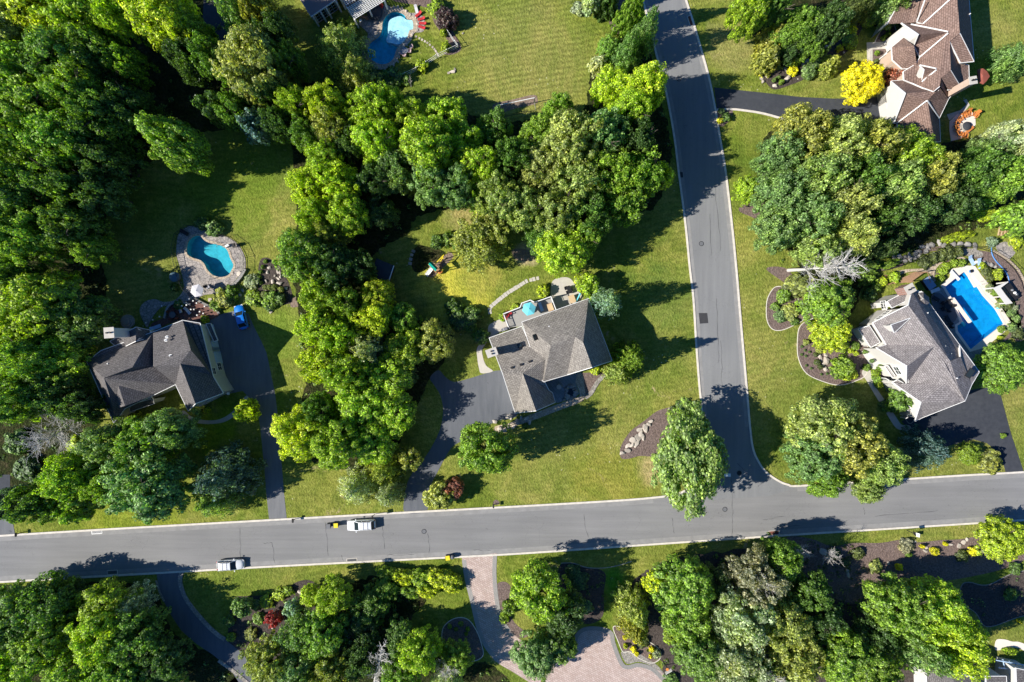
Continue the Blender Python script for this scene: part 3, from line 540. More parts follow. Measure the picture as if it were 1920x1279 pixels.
# colours of the plants, linear
PAL = dict(
    Y=(.250, .310, .016), y=(.185, .265, .016), g=(.130, .210, .022), G=(.082, .150, .022), D=(.052, .100, .022), o=(.195, .215, .042),
    p=(.215, .250, .072), b=(.118, .192, .058), s=(.225, .262, .160), S=(.29, .34, .25), u=(.17, .24, .19), U=(.06, .11, .105), gold=(.42, .41, .006), q=(.160, .215, .055),
    lime=(.29, .34, .012), red=(.22, .022, .028), plum=(.060, .032, .042), rust=(.17, .065, .040), k=(.080, .105, .025), t=(.20, .20, .13))
rt = random.Random(77); KN = dict(oak='oak_tree', maple='maple_tree', ash='ash_tree', dense='linden_tree', small='small_tree', spruce='spruce_tree', pine='pine_tree', yew='yew_tree')
def T(px, py, r, h, kind, col, label, group=None, ry=None, rot=0, zb=None):
    """a tree whose crown is seen at (px, py), r photo pixels in radius, h metres tall"""
    h *= {'trees of the big wood at the left': .84, 'trees of the woods below the street': .82, 'trees of the middle wood': .93}.get(group, 1)
    con = kind in ('spruce', 'pine', 'yew')
    zb = (.04*h if con else .26*h) if zb is None else zb; hc = zb + (.34 if con else .56)*(h-zb)
    c = P(px, py, hc); k = (1-hc/H)*S; c.z = 0
    e_ = empty(KN[kind], c, 0, label, 'tree', group)
    me = rt.choice(CR[kind]); rz = rt.uniform(0, 6.28) if ry is None else R(rot)
    cr = link('crown', me, e_, (0, 0, zb), rz, (r*k*1.10, (ry or r)*k*1.10, (h-zb)))
    v = rt.uniform(.9, 1.12)*1.45; q = PAL[col]; cr.color = (q[0]*v*rt.uniform(.93, 1.07), q[1]*v, q[2]*v, 1)
    if con: link('trunk', POLE, e_, (0, 0, 0), 0, (h, h, h))
    else: link('trunk', rt.choice(TR), e_, (0, 0, 0), rt.uniform(0, 6), (max(r*k*1.5, h*.5), max(r*k*1.5, h*.5), h*.92))
    return e_
def Sh(px, py, r, h, col, label, kind='shrub', group=None, cat='shrub', ry=None, rot=0, z=0.0, name=None):
    hc = z+h*.5; c = P(px, py, hc); k = (1-hc/H)*S; c.z = z
    me = rt.choice(CR[kind]); o = link(name or ('ball_shrub' if kind == 'ball' else 'shrub'), me, None, c, rt.uniform(0, 6.28) if ry is None else R(rot), (r*k*1.03, (ry or r)*k*1.03, h))
    v = rt.uniform(.92, 1.1)*1.2; q = PAL[col]; o.color = (q[0]*v, q[1]*v, q[2]*v, 1)
    return tag(o, label, cat, group)
W1 = 'trees of the big wood at the left'
T(60,10,66,19,'oak','Y','tall yellow-green tree at the very top of the left wood, second from the left edge',W1)
T(148,22,58,19,'oak','y','bright green tree at the top edge of the wood, right of the yellow-green one',W1)
T(8,55,48,18,'ash','s','pale grayish tree at the top left corner of the photo',W1)
T(222,28,44,18,'ash','y','loose mid green tree at the top edge above the sunlit clearing of the left wood',W1)
T(300,28,56,19,'oak','Y','yellow-green tree at the top edge, nearest left of the dark shaded drive',W1)
T(352,52,34,15,'oak','g','smaller green tree beside the dark shaded drive at the top edge',W1)
T(22,130,62,20,'maple','g','green forest tree on the left edge below the pale grayish one',W1)
T(100,110,58,20,'oak','G','deep green forest tree in the upper left wood, second in from the edge',W1)
T(172,98,48,18,'ash','G','dark loose tree left of the bright clearing in the left wood',W1)
T(60,195,64,20,'maple','g','bright green broad tree high in the left wood, level with the clearing',W1)
T(140,172,50,19,'oak','g','green tree touching the lower left of the bright forest clearing',W1)
T(232,118,34,15,'ash','g','thin sunlit green tree just right of the forest clearing',W1)
T(-18,215,60,20,'oak','g','green tree cut by the left edge, a sixth of the way down',W1)
T(28,270,60,20,'maple','g','large green tree near the left edge, west of the distinct oak by the lawn',W1)
T(112,258,56,20,'oak','g','dark to mid green tree in the thick of the left wood below the clearing',W1)
T(186,228,50,19,'ash','G','dark green tree in the left wood between clearing and shaded lawn',W1)
T(242,200,38,16,'ash','D','very dark tree on the shaded right flank of the left wood',W1)
T(196,300,44,17,'ash','D','dark tree above the shaded lawn, west of the freestanding oak',W1)
T(322,262,64,16,'oak','g','freestanding bright green oak leaning over the shaded lawn above the left pool',None,44,-35)
T(350,105,36,15,'ash','D','dark thin tree right of the sunlit clearing, below the shaded drive',W1)
T(398,108,36,14,'ash','G','dark green tree between the clearing and the pale olive tree')
T(468,118,64,17,'oak','p','large pale olive tree at the top, left of the pool with the white ledge',None,58,80)
T(455,40,40,15,'pine','b','blue-green pine at the top left of the red brick house')
T(478,8,34,15,'ash','o','olive tree at the top edge behind the brown metal roof')
T(515,60,34,12,'ash','D','dark shaded tree between the pale olive tree and the brick house')
T(538,110,32,13,'ash','G','shaded deep green tree left of the light feathery pine')
T(505,175,34,12,'ash','D','dark tree under the pale olive tree, above the shaded lawn')
T(440,205,34,12,'ash','G','dark tree at the top right corner of the shaded lawn')
T(480,235,30,11,'small','U','dark bluish small tree at the edge of the shaded lawn')
T(400,200,26,11,'small','D','low dark tree above the shaded lawn, right of the freestanding oak')
T(515,230,28,12,'ash','D','dark tree in the gap left of the yellow-green grove')
T(30,355,56,20,'maple','G','deep green tree on the left edge, just over a quarter of the way down',W1)
T(112,345,52,20,'ash','G','dark forest tree level with the shaded lawn, second in from the left edge',W1)
T(182,358,44,17,'ash','D','dark tree at the right flank of the wood beside the shaded lawn',W1)
T(-20,420,56,20,'oak','g','green tree cut by the left edge level with the left pool',W1)
T(45,440,54,20,'maple','g','sunlit green tree near the left edge level with the left pool',W1)
T(125,425,48,19,'ash','G','shaded green tree two crowns west of the left pool',W1)
T(168,465,30,13,'oak','g','small-crowned tree with bright tips at the wood edge, west of the left pool',W1)
T(20,515,40,15,'ash','G','dark tree on the left edge, just above the big yellow-tipped maple',W1)
T(60,570,72,18,'maple','y','broad yellow-tipped maple near the left edge, west of the charcoal-roofed house',W1)
T(140,600,58,14,'maple','G','dark broad maple reaching towards the charcoal-roofed house',W1)
T(5,625,48,17,'oak','Y','yellow-green tree cut by the left edge, halfway down',W1)
T(50,670,50,18,'maple','g','green tree near the left edge, west of the charcoal-roofed house front',W1)
T(118,668,48,13,'oak','y','bright tree nearest the west end of the charcoal-roofed house',W1)
T(20,745,50,18,'oak','g','green tree on the left edge above the gray bare tree',W1)
T(95,735,54,14,'ash','G','dark tree hugging the south-west corner of the charcoal-roofed house',W1)
T(155,765,34,14,'ash','D','shaded tree just below the corner of the charcoal-roofed house',W1)
T(200,835,46,12,'maple','b','gray-green maple in front of the charcoal-roofed house, the left of three')
T(318,808,44,13,'maple','b','round gray-green maple in front of the charcoal-roofed house by its curved walk')
T(265,830,48,13,'maple','g','green maple between the two gray-green ones before the charcoal-roofed house')
T(270,905,76,15,'maple','b','largest tree of the lower left lawn, gray-green, above the street')
T(185,905,36,11,'maple','g','green tree at the left flank of the largest lower left tree')
T(125,893,44,13,'oak','y','bright green tree between the bare gray tree and the largest lower left tree')
T(58,945,42,12,'ash','G','dark shaggy tree near the left edge above the street')
T(8,945,30,11,'ash','U','dark bluish tree at the left edge above the short gray drive')
T(135,950,30,9,'small','g','low green tree just above the street lawn at the lower left')
T(425,890,56,14,'pine','U','dark blue-green pine beside the long shaded driveway')
T(408,935,40,10,'pine','b','paler gray-green pine below the dark one by the shaded driveway')
T(462,772,22,6,'small','Y','small bright yellow-green tree beside the curved walk and driveway')
T(640,92,52,9.5,'pine','p','light feathery pine, the upper of two, left of the pool with the white ledge')
T(668,142,44,8.5,'pine','p','light feathery pine, the lower of two, below the pool with the white ledge')
W2 = 'trees of the middle wood'
T(552,192,32,14,'maple','y','yellow-green maple at the upper left tip of the middle wood',W2)
T(604,190,38,15,'maple','Y','brighter yellow-green maple, second along the top of the middle wood',W2)
T(620,238,36,14,'oak','o','olive crown below the two yellow-green maples of the middle wood',W2)
T(578,250,34,12,'ash','G','dark green tree on the left edge of the middle wood beside the lawn',W2)
T(605,292,38,13,'maple','y','yellow-green crown above the open lawn edge of the middle wood',W2)
T(655,270,34,12,'ash','D','dark hollow tree between yellow-green crowns in the middle wood',W2)
T(690,205,46,15,'maple','y','fresh green maple below the end of the white pool fence',W2)
T(730,190,28,13,'oak','y','small bright crown right at the lawn fence corner of the middle wood',W2)
T(705,262,44,16,'oak','y','fresh green oak in the upper middle wood below the fence corner maple',W2)
T(765,225,42,12,'maple','y','fresh green maple at the edge of the big mown lawn, left of the soccer goal',W2)
T(832,215,44,11,'maple','y','vivid green maple at the mown lawn edge, nearest left of the soccer goal',W2)
T(800,275,54,17,'oak','y','broad green oak in the thick of the upper middle wood',W2)
T(875,270,42,11.5,'maple','y','green maple in the middle wood directly below the mown lawn',W2)
T(925,240,36,9,'ash','G','dark tree under the left end of the soccer goal',W2)
T(745,310,40,13,'ash','b','gray-green tree inside the middle wood above the yellow shrubs',W2)
T(900,315,42,15,'maple','y','mid green maple between the vivid maple and the big light oak',W2)
T(965,295,40,15,'ash','G','dark tree left of the big light oak near the side road',W2)
T(574,345,36,13,'oak','Y','yellow-green oak on the open lawn edge, right of the shaded lawn',W2)
T(628,335,42,14,'maple','Y','yellow-green maple second in from the lawn edge, level with the shaded lawn',W2)
T(585,405,36,13,'maple','y','yellow-green maple on the lawn edge, right of the left pool above',W2)
T(648,398,38,13,'oak','y','green-yellow oak inside the middle wood north of the black shed',W2)
T(704,335,34,12,'ash','D','dark tree left of the small feathery conifer of the middle wood',W2)
T(768,338,26,11,'spruce','o','small feathery olive conifer above the shaded back yard',W2)
T(712,398,30,8,'ash','D','dark low tree at the shaded yard above the black shed',W2)
T(810,345,42,14,'maple','b','gray-green maple above the middle house back yard, left of two',W2)
T(858,350,40,14,'maple','b','green maple above the middle house back yard, right of two',W2)
T(892,378,20,12,'spruce','y','narrow yellow-green conifer above the sunny back yard',W2)
T(938,362,46,15,'maple','q','gray-green maple left of the big light oak, above the back yard',W2)
T(898,448,52,9,'ash','o','sparse olive tree standing in the sunny back yard of the middle house')
T(566,478,52,14,'maple','g','large gray-green maple above the rock garden, left edge of the middle wood',W2)
T(625,500,42,12,'ash','D','dark tree between the rock-garden maple and the black shed',W2)
T(620,440,36,12,'pine','o','olive pine above the dark hollow of the middle wood',W2)
T(672,500,30,9,'ash','D','very dark low tree left of the black shed',W2)
T(705,552,32,9,'oak','Y','small yellow tree directly below the black shed',W2)
T(700,598,36,11,'oak','Y','yellow-green tree second below the black shed',W2)
T(600,550,40,12,'maple','y','green maple right of the rock garden',W2)
T(645,572,36,12,'ash','g','dark green tree left of the yellow trees below the shed',W2)
T(755,600,32,8,'maple','g','green tree beside the sunny back yard, west of the deck',W2)
T(592,612,40,13,'maple','y','bright tree at the lawn edge just below the rock garden',W2)
T(640,635,40,13,'maple','y','green tree in the lower middle wood, right of the lawn strip',W2)
T(695,655,46,14,'pine','s','gray feathery pine in the heart of the lower middle wood',W2)
T(760,655,40,9,'oak','y','green oak west of the shaded garden walk of the middle house',W2)
T(815,640,38,8.5,'oak','o','olive-yellow oak reaching right towards the middle house walk',W2)
T(600,680,42,14,'maple','Y','yellow-green maple along the mown lawn strip, lower middle wood',W2)
T(650,700,46,15,'maple','y','green maple behind the yellow-green one, lower middle wood',W2)
T(722,712,50,10.5,'maple','y','broad green maple above the shaded middle driveway',W2)
T(675,755,48,11,'oak','y','yellow-green oak above the vivid green tree by the long driveway',W2)
T(735,775,44,9.5,'maple','y','yellow-green maple left of the bend in the middle driveway',W2)
T(560,812,50,12,'oak','Y','vivid yellow-green tree overhanging the long shaded driveway')
T(628,830,50,13,'oak','y','vivid green tree right of the one overhanging the long driveway',W2)
T(600,770,32,11,'ash','G','darker tree above the vivid pair by the long driveway',W2)
T(700,828,46,9,'oak','y','green oak at the lower end of the middle wood above the silver pines',W2)
T(752,700,28,6,'ash','D','dark tree at the shaded right side of the lower middle wood',W2)
T(668,912,36,8,'pine','S','silvery pine on the street lawn, left of the pair')
T(722,880,34,8,'pine','o','olive pine between the silvery pines and the middle driveway')
T(730,922,30,7,'pine','s','small silvery pine nearest the foot of the middle driveway')
T(768,862,22,6,'small','o','small olive tree beside the bend of the middle driveway')
T(912,845,54,15.5,'maple','g','compact round maple in front of the middle house, casting a long shadow on the lawn')
T(822,932,27,4.5,'small','o','low olive ornamental tree at the right of the middle driveway mouth')
T(850,918,20,3.5,'small','rust','small purplish ornamental tree behind the one at the middle driveway mouth')
T(1183,28,32,15.5,'spruce','g','tall spruce at the top left of the side road')
T(1138,2,26,9,'yew','D','dark drooping evergreen at the top edge right of the mown lawn')
T(1110,2,18,6,'small','s','gray thin shrub-like tree at the top edge of the mown lawn')
T(1205,72,30,15,'pine','b','gray-green pine beside the side road above the vivid trees')
T(1142,88,22,5,'dense','g','round dense green tree left of the gray-green pines by the side road')
T(1172,104,28,13,'pine','b','gray-green pine left of the side road, above the vivid trees')
T(1125,122,22,5,'yew','s','spreading gray evergreen at the right border of the mown lawn')
T(1150,162,38,10,'oak','Y','vivid green tree at the right border of the mown lawn')
T(1210,160,40,14,'oak','Y','vivid green tree overhanging the left kerb of the side road')
T(1185,205,36,14,'oak','y','vivid green tree below the pair beside the side road')
T(1045,205,30,11,'maple','g','green maple right of the soccer goal')
T(1008,250,40,12,'maple','g','green maple under the right end of the soccer goal',W2)
T(1075,262,56,17,'oak','p','great light olive oak of the middle wood, left of the side road')
T(1135,250,48,16,'oak','b','gray-green oak between the great light oak and the side road')
T(1190,262,40,15,'ash','D','dark tree beside the side road below the vivid trees',W2)
T(1018,318,46,15,'oak','p','light olive crown below left of the great light oak',W2)
T(1080,335,52,16,'oak','q','gray-green oak below the great light oak',W2)
T(1150,325,46,16,'ash','g','deep green tree near the side road at the middle wood edge',W2)
T(1205,325,38,15,'ash','g','dark green tree along the side road with yellow tips',W2)
T(1240,328,24,9,'small','Y','small bright yellow-green tree at the left kerb of the side road')
T(1170,378,44,13,'ash','g','green tree at the lower right end of the middle wood by the side road',W2)
T(985,385,44,14,'maple','q','gray-green tree above the sunny back yard, right part',W2)
T(1045,395,46,15,'oak','q','big gray-green oak above the middle house patio',W2)
T(1105,400,42,14,'ash','G','dark green tree above the shaded lawn beside the side road',W2)
T(1058,465,50,12,'oak','y','yellow-green oak directly above the middle house patio')
T(1098,440,30,12,'ash','g','deep green tree right above the yellow-green oak by the patio',W2)
T(1020,445,34,8,'ash','G','shaded tree above the bare soil patch of the back yard',W2)
T(1104,535,22,5,'small','y','small leafy tree between patio and pale blue spruce')
T(1138,568,31,13,'pine','u','pale blue-green spruce at the corner of the middle house',zb=3)
T(1180,672,36,12.5,'spruce','g','young conifer right of the middle house front corner')
T(1160,698,28,7,'spruce','q','lower pale conifer snug against the young one by the middle house')
T(1295,866,66,13,'oak','q','broad pale gray-green locust tree at the left corner of the junction, hanging over the street',None,102,4)
W3 = 'trees of the grove at the right'
T(1408,20,34,14,'maple','y','vivid green tree at the top, right of the side road')
T(1448,72,28,7,'yew','o','drooping olive evergreen at the head of the rock garden')
T(1440,110,28,6,'yew','o','lower drooping olive evergreen beside the rock garden boulders')
T(1455,8,32,13,'ash','G','dark tree at the top edge above the rock garden')
T(1500,48,36,11,'maple','g','deep green tree above the rock garden, in the middle')
T(1524,84,24,8,'maple','g','green tree at the right upper side of the rock garden')
T(1560,40,36,13,'ash','D','dark shaded tree at the top right of the rock garden')
T(1485,92,22,6,'ash','D','dark low tree behind the yellow mound of the rock garden')
T(1615,12,28,10,'pine','k','dark olive pine at the top edge left of the brown-roofed house')
T(1672,12,36,10,'pine','b','blue-green spruce against the brown-roofed house at the top edge')
T(1555,122,22,5,'yew','o','olive spreading evergreen at the right end of the rock garden')
T(1622,152,38,6,'maple','gold','brilliant golden yellow tree at the end of the upper right driveway')
T(1680,142,18,4,'small','rust','small rust-red maple beside the brown-roofed house windows')
T(1898,112,34,9,'pine','b','large blue-green conifer at the right edge near the brown-roofed house')
T(1505,248,52,15,'oak','o','olive oak of the right grove, touching the upper right driveway')
T(1578,270,50,16,'oak','p','light olive oak below the upper right driveway, second from left',W3)
T(1640,268,50,15,'oak','o','olive oak under the south end of the brown-roofed house')
T(1708,290,50,13,'oak','y','bright green oak below the brown-roofed house, nearest its patio')
T(1748,330,42,13,'oak','o','olive green oak at the right end of the grove',W3)
T(1465,290,42,14,'oak','b','gray-green oak at the upper left of the right grove',W3)
T(1540,330,50,16,'oak','q','gray-green oak in the heart of the right grove',W3)
T(1612,330,48,15,'ash','G','dark green tree in the heart of the right grove',W3)
T(1680,345,48,15,'oak','q','green oak low in the middle of the right grove',W3)
T(1408,352,26,7,'dense','y','bright round columnar tree standing at the left edge of the right grove')
T(1470,362,46,14,'oak','b','gray-green oak beside the bright round tree of the right grove',W3)
T(1592,385,46,16,'oak','p','pale yellowish oak in blossom, upper of two, right grove')
T(1600,440,40,14,'oak','p','pale yellowish oak in blossom, lower of two, right grove')
T(1530,405,44,15,'oak','b','gray-green oak left of the pale blossoming pair',W3)
T(1470,425,46,13,'maple','b','gray-green maple beside the lawn, left of the right grove',W3)
T(1540,460,42,13,'oak','q','gray-green oak just above the bare white dead tree',W3)
T(1655,400,34,12,'ash','G','dark green tree right of the pale blossoming pair',W3)
T(1715,395,40,12,'ash','D','dark shaded tree above the boulder wall',W3)
T(1660,452,30,9,'ash','D','low dark tree at the shade edge above the boulder wall',W3)
T(1868,282,34,11,'ash','b','gray-green tree right of the orange chair circle')
T(1905,262,40,13,'oak','s','pale gray-green tree at the right edge below the large conifer')
T(1835,320,44,13,'ash','G','deep green tree right of the grove, above the timber steps')
T(1890,330,44,13,'oak','g','green tree at the right edge above the timber steps')
T(1790,378,38,11,'ash','D','dark tree between grove and yellow-green shrubs by the timber steps')
T(1912,405,30,8,'small','g','green small tree at the right edge beside the timber steps')
T(1560,565,48,9,'dense','g','dense green tree left of the grey-roofed house')
T(1562,622,36,7,'dense','Y','yellow-green rounded tree in the mulch bed left of the grey-roofed house')
T(1885,690,46,6.5,'dense','g','large perfectly rounded green tree right of the grey-roofed house')
T(1560,800,64,13,'maple','p','large light olive maple at the junction corner, left crown')
T(1612,838,56,13,'maple','o','large olive maple at the junction corner, right crown')
T(1530,860,50,12,'maple','b','gray-green maple crown at the junction corner nearest the kerb')
T(1655,872,42,11,'oak','q','green oak beside the blue spruce above the street')
T(1632,918,28,8,'oak','q','low green crown overhanging the street right of the junction')
T(1555,905,34,10,'maple','g','green maple crown hanging over the kerb at the junction')
T(1732,842,42,9,'pine','U','dark blue spruce with silver tips beside the black driveway')
T(1690,752,22,5,'small','G','small dark green tree in front of the grey-roofed house')
T(1585,690,25,3.6,'yew','g','low green evergreen in the mulch bed near the house walk')
W4 = 'trees of the woods below the street'
T(25,1160,58,14,'maple','G','deep green tree on the left edge below the street',W4)
T(85,1140,52,13,'ash','G','dark tree below the left end of the street, second from the edge',W4)
T(70,1210,56,14,'maple','g','green tree near the lower left corner, level with the shaded drive',W4)
T(10,1250,52,14,'oak','y','yellow-tipped tree at the bottom left corner',W4)
T(195,1140,52,11,'maple','y','bright green maple left of the curved shaded drive, upper',W4)
T(180,1200,54,15,'maple','y','bright broad maple below the upper one left of the curved drive',W4)
T(255,1128,34,7.5,'pine','S','silver-blue spruce left of the curved shaded drive')
T(250,1195,50,13,'ash','G','dark green tree left of the curved shaded drive',W4)
T(130,1265,48,14,'maple','g','green tree at the bottom edge, third from the left corner',W4)
T(215,1265,52,14,'maple','g','green maple at the bottom edge left of the curved drive foot',W4)
T(300,1240,42,11,'ash','D','dark tree hugging the bend of the curved drive',W4)
T(125,1120,34,6,'ash','D','low dark tree along the lower kerb at the left',W4)
T(290,1290,40,10,'ash','G','dark tree cut by the bottom edge beside the curved drive',W4)
T(452,1140,18,4,'small','b','small gray-green tree left of the burgundy maple')
T(512,1162,15,3.5,'small','red','burgundy-red small maple in the planted bed below the street')
T(548,1140,16,4.5,'small','u','small blue spruce right of the burgundy maple')
T(582,1118,20,5,'dense','Y','small yellow-green tree right of the blue spruce')
T(622,1122,34,9,'maple','y','fresh green maple below the lawn strip, left of the dark trees')
T(560,1190,36,11,'ash','b','gray-green tree below the burgundy maple',W4)
T(600,1195,46,13,'maple','g','green maple at the centre of the lower garden, left part',W4)
T(690,1140,38,7,'ash','G','dark green tree left of the long yellow hedge',W4)
T(670,1190,38,8,'ash','D','very dark tree in the shade below the long yellow hedge',W4)
T(722,1108,22,4,'maple','g','green small maple at the left end of the long yellow hedge')
T(500,1245,44,13,'maple','o','olive tree at the bottom edge right of the curved drive',W4)
T(552,1260,42,13,'maple','b','gray-green tree at the bottom edge, left of the middle',W4)
T(620,1262,44,13,'ash','o','olive tree at the bottom edge left of the broken bare tree',W4)
T(672,1240,34,11,'ash','D','dark tree left of the broken bare tree',W4)
T(755,1205,36,9,'dense','G','dark dome-shaped tree above the broken bare tree',W4)
T(785,1225,38,11,'oak','y','yellow-green tree right of the broken bare tree')
T(748,1268,40,12,'maple','g','green tree at the bottom edge right of the broken bare tree',W4)
T(855,1235,30,7,'maple','g','green tree left of the brick drive, near the bottom')
T(838,1268,34,9,'pine','s','silvery sparse pine at the bottom edge left of the brick drive')
T(1012,1118,56,12,'maple','y','large round yellow-green maple right of the brick drive mouth')
T(1058,1150,44,9,'ash','D','dark shaded crown behind the large yellow-green maple')
T(1004,1236,42,8,'dense','b','blue-green round tree over the lower end of the brick drive')
T(1050,1215,30,6,'small','G','dark bush-like tree left of the brick courtyard')
T(1188,1138,38,12,'spruce','p','tall olive conifer above the brick courtyard')
T(1190,1175,32,10,'spruce','o','lower olive conifer next to the yellow flower bed')
T(1285,1108,58,11,'dense','g','large rounded deep green tree right of the olive conifers')
T(1290,1160,50,12,'maple','g','green tree under the large rounded one',W4)
T(1235,1095,24,7,'small','Y','yellow-green small tree beneath the street shadow right of the courtyard')
T(1345,1095,30,9,'ash','D','dark tree right of the large rounded deep green one',W4)
T(1425,1085,56,13,'ash','t','dusty gray-brown tree with bare twigs below the junction')
T(1470,1050,36,11,'oak','g','green tree just below the street right of the dusty one')
T(1395,1160,60,13,'ash','s','pale gray-green tree below the dusty gray-brown one')
T(1315,1232,48,11,'dense','G','dense dark green tree below right of the brick courtyard')
T(1380,1240,56,12,'ash','s','pale silvery tree at the bottom edge, right of the dense dark one')
T(1470,1170,52,13,'oak','o','olive oak in the lower right woods, left part',W4)
T(1500,1235,54,13,'oak','o','olive tree at the bottom edge of the lower right woods',W4)
T(1525,1110,40,11,'ash','G','deep green tree left of the purple mulch bed',W4)
T(1545,1165,36,11,'ash','D','dark tree below the purple mulch bed, left end',W4)
T(1440,1285,44,11,'ash','G','dark tree with bare branches at the bottom edge',W4)
T(1585,1230,50,13,'maple','g','green tree in the middle of the lower right woods',W4)
T(1640,1255,52,14,'maple','g','green tree left of the bottom right house',W4)
T(1600,1290,44,13,'maple','g','green tree cut by the bottom edge left of the bottom right house',W4)
T(1695,1140,56,13,'maple','g','broad green tree below the purple mulch bed')
T(1760,1150,54,13,'oak','y','bright green oak above the bottom right house, upper')
T(1710,1205,58,14,'pine','b','gray-green feathery pine leaning over the bottom right house')
T(1800,1215,52,14,'oak','Y','sunlit light green oak over the bottom right roof')
T(1645,1195,36,11,'ash','D','dark tree in the shadow gap of the lower right woods',W4)
T(1885,1012,42,6.5,'dense','Y','large yellow-green rounded evergreen at the right end below the street')
# ---- shrubs, hedges and flowers, each its own thing
HB='round clipped shrubs by the right pool'
for x,y,w in ((1763,521,'lowest round clipped shrub, nearest the grey-roofed house'),(1768,509,'second round clipped shrub from the house in the pool arc'),(1775.5,499,'third round clipped shrub from the house in the pool arc'),(1788,494,'fourth round clipped shrub of the pool arc'),(1802,493,'last round clipped shrub of the arc, beside the blue deck chairs')):
    Sh(x,y,8.2,1.3,'y',w,'ball',HB)
for x,y,r,w in ((1735,492,13,'dark brown-green shrub at the left end of the row along the curved fence'),(1751,484,12,'second dark shrub of the row along the curved fence'),(1767,477,13,'third dark shrub of the row along the curved fence'),(1782,474,14,'dark shrub at the right end of the row, largest'),(1797,473,11,'dark brownish shrub touching the gravel by the curved fence')):
    Sh(x,y,r,1.5,'k',w,'shrub','dark shrubs along the curved pool fence')
Sh(1871,516,11,1.6,'Y','bright green shrub right of the pool in the planting','shrub'); Sh(1842,498,7,1,'Y','small lime shrub beside the blue deck chairs','shrub')
Sh(1850,508,10,1,'k','olive perennial clump above the pool lounge ledge'); Sh(1857,520,9,.9,'k','lower olive perennial clump beside the pool ledge')
Sh(1866,548,8,1.1,'g','round green shrub left of the white arbor','ball'); Sh(1880,566,8,1.1,'g','round green shrub just below the white arbor','ball')
for x,y,c,r,w in ((1897,587,'b',8,'gray-green mound right of the pool, upper'),(1907,597,'b',7.5,'gray-green mound right of the pool, lower'),(1856,540,'s',8,'silvery grass clump left of the round shrub by the pool'),(1874,572,'s',7,'silvery clump between the round shrub and the pool edge'),(1892,573,'k',9,'dusky perennial below the white arbor'),(1903,578,'s',7,'pale perennial right of the dusky one below the arbor'),(1878,617,'g',7,'small green plant at the lower right of the pool paving'),(1898,614,'b',9,'gray-green plant right of the pool corner'),(1910,625,'k',12,'spreading brownish plant above the large round tree'),(1875,633,'Y',4.5,'tiny lime plant between the pool and the large round tree')):
    Sh(x,y,r,.9,c,w)
Sh(1864,453,12,1.6,'u','spiky blue-gray yucca below the timber steps','yew',cat='yucca',name='yucca')
for x,y,r,ry,w in ((1825,395,24,14,'fern-like yellow-green shrub mass left of the timber steps'),(1850,402,22,14,'yellow-green shrub nearest left of the timber steps'),(1845,375,26,18,'yellow-green shrub mass above left of the timber steps'),(1875,360,20,16,'bright shrub above the timber steps'),(1800,442,26,9,'yellow-green ground plants above the boulder row'),(1668,472,16,10,'bright yellow-green shrub at the left end of the boulder wall'),(1905,450,14,18,'bright shrub at the right edge right of the yucca'),(1780,448,18,8,'yellow-green plants above the boulders, left clump')):
    Sh(x,y,r,1.3,'Y',w,ry=ry,rot=10)
Sh(1905,430,18,2.6,'g','dense green shrub at the right edge beside the timber steps')
Sh(1627,522,14,2,'g','round yellow-green shrub below the bare white tree tips'); Sh(1641,528,8,1.2,'y','small shrub by the red brick pad'); Sh(1678,519,12,1.6,'y','green shrub left of the brown timber slope'); Sh(1642,540,10,1.5,'g','round shrub north of the white side wall'); Sh(1655,528,9,1.2,'Y','yellow-green shrub between the pad and the timber slope'); Sh(1632,552,14,1.8,'G','dark green shrub against the white side wall')
Sh(1500,533,34,2.2,'p','pale yellow-green low bush under the bare white tree',ry=22,rot=0); Sh(1530,550,20,2,'o','olive low bush left of the dense green tree'); Sh(1455,398,16,1.6,'Y','yellow-green shrub at the lawn corner of the right grove'); Sh(1620,500,30,2.5,'g','green undergrowth below the bare white tree branches',ry=18,rot=-10); Sh(1670,495,22,1.2,'g','low green plants along the dark fence line',ry=8,rot=20)
Sh(1482,585,17,1.7,'p','pale cream-green shrub in the small lawn bed'); Sh(1464,592,13,1.2,'b','blue-green shrub left of the cream one in the small lawn bed'); Sh(1470,555,14,1.4,'g','green shrub at the top of the small lawn bed'); Sh(1455,575,9,.8,'g','small green plant at the left of the small lawn bed'); Sh(1490,603,8,.8,'G','low dark plant at the foot of the cream shrub')
for i,(x,y,r,c) in enumerate(((1604,648,9,'g'),(1586,647,7,'y'),(1581,657,6,'y'),(1595,658,5,'Y'),(1606,663,5,'Y'),(1536,658,6,'p'),(1512,642,6,'p'),(1530,665,5,'k'),(1562,650,7,'g'),(1575,650,6,'p'),(1533,680,6,'k'),(1538,688,5,'k'),(1590,706,9,'Y'),(1602,703,8,'Y'))):
    Sh(x,y,r,.9,c,['round green shrub nearest the porch in the large mulch bed','green-yellow plant left of the round porch shrub','small plant among stones left of the walk','lime tuft at the house walk, upper','lime tuft at the house walk, lower','cream flowering tuft in the middle of the large mulch bed','cream flowering tuft at the left of the large mulch bed','dusky tuft beside the pale stones','green tuft below the yellow-green rounded tree','pale tuft below the yellow-green rounded tree','grassy tuft left of the largest pale stone','grassy tuft lower left of the largest pale stone','lime ground cover at the lower rim of the large mulch bed','lime ground cover near the walk end of the large mulch bed'][i],'ball' if r>8 and i==0 else 'shrub')
for x,y in ((1503.5,650),(1509.5,657),(1503,665),(1511,668),(1512,685.5),(1521,691),(1540,702),(1551,701),(1558,698),(1562,705),(1518,660),(1528,681)):
    Sh(x,y,2.6,.35,'G','small dark plant set in the brown mulch bed of the right lawn','ball','small plants in rows in the mulch bed')
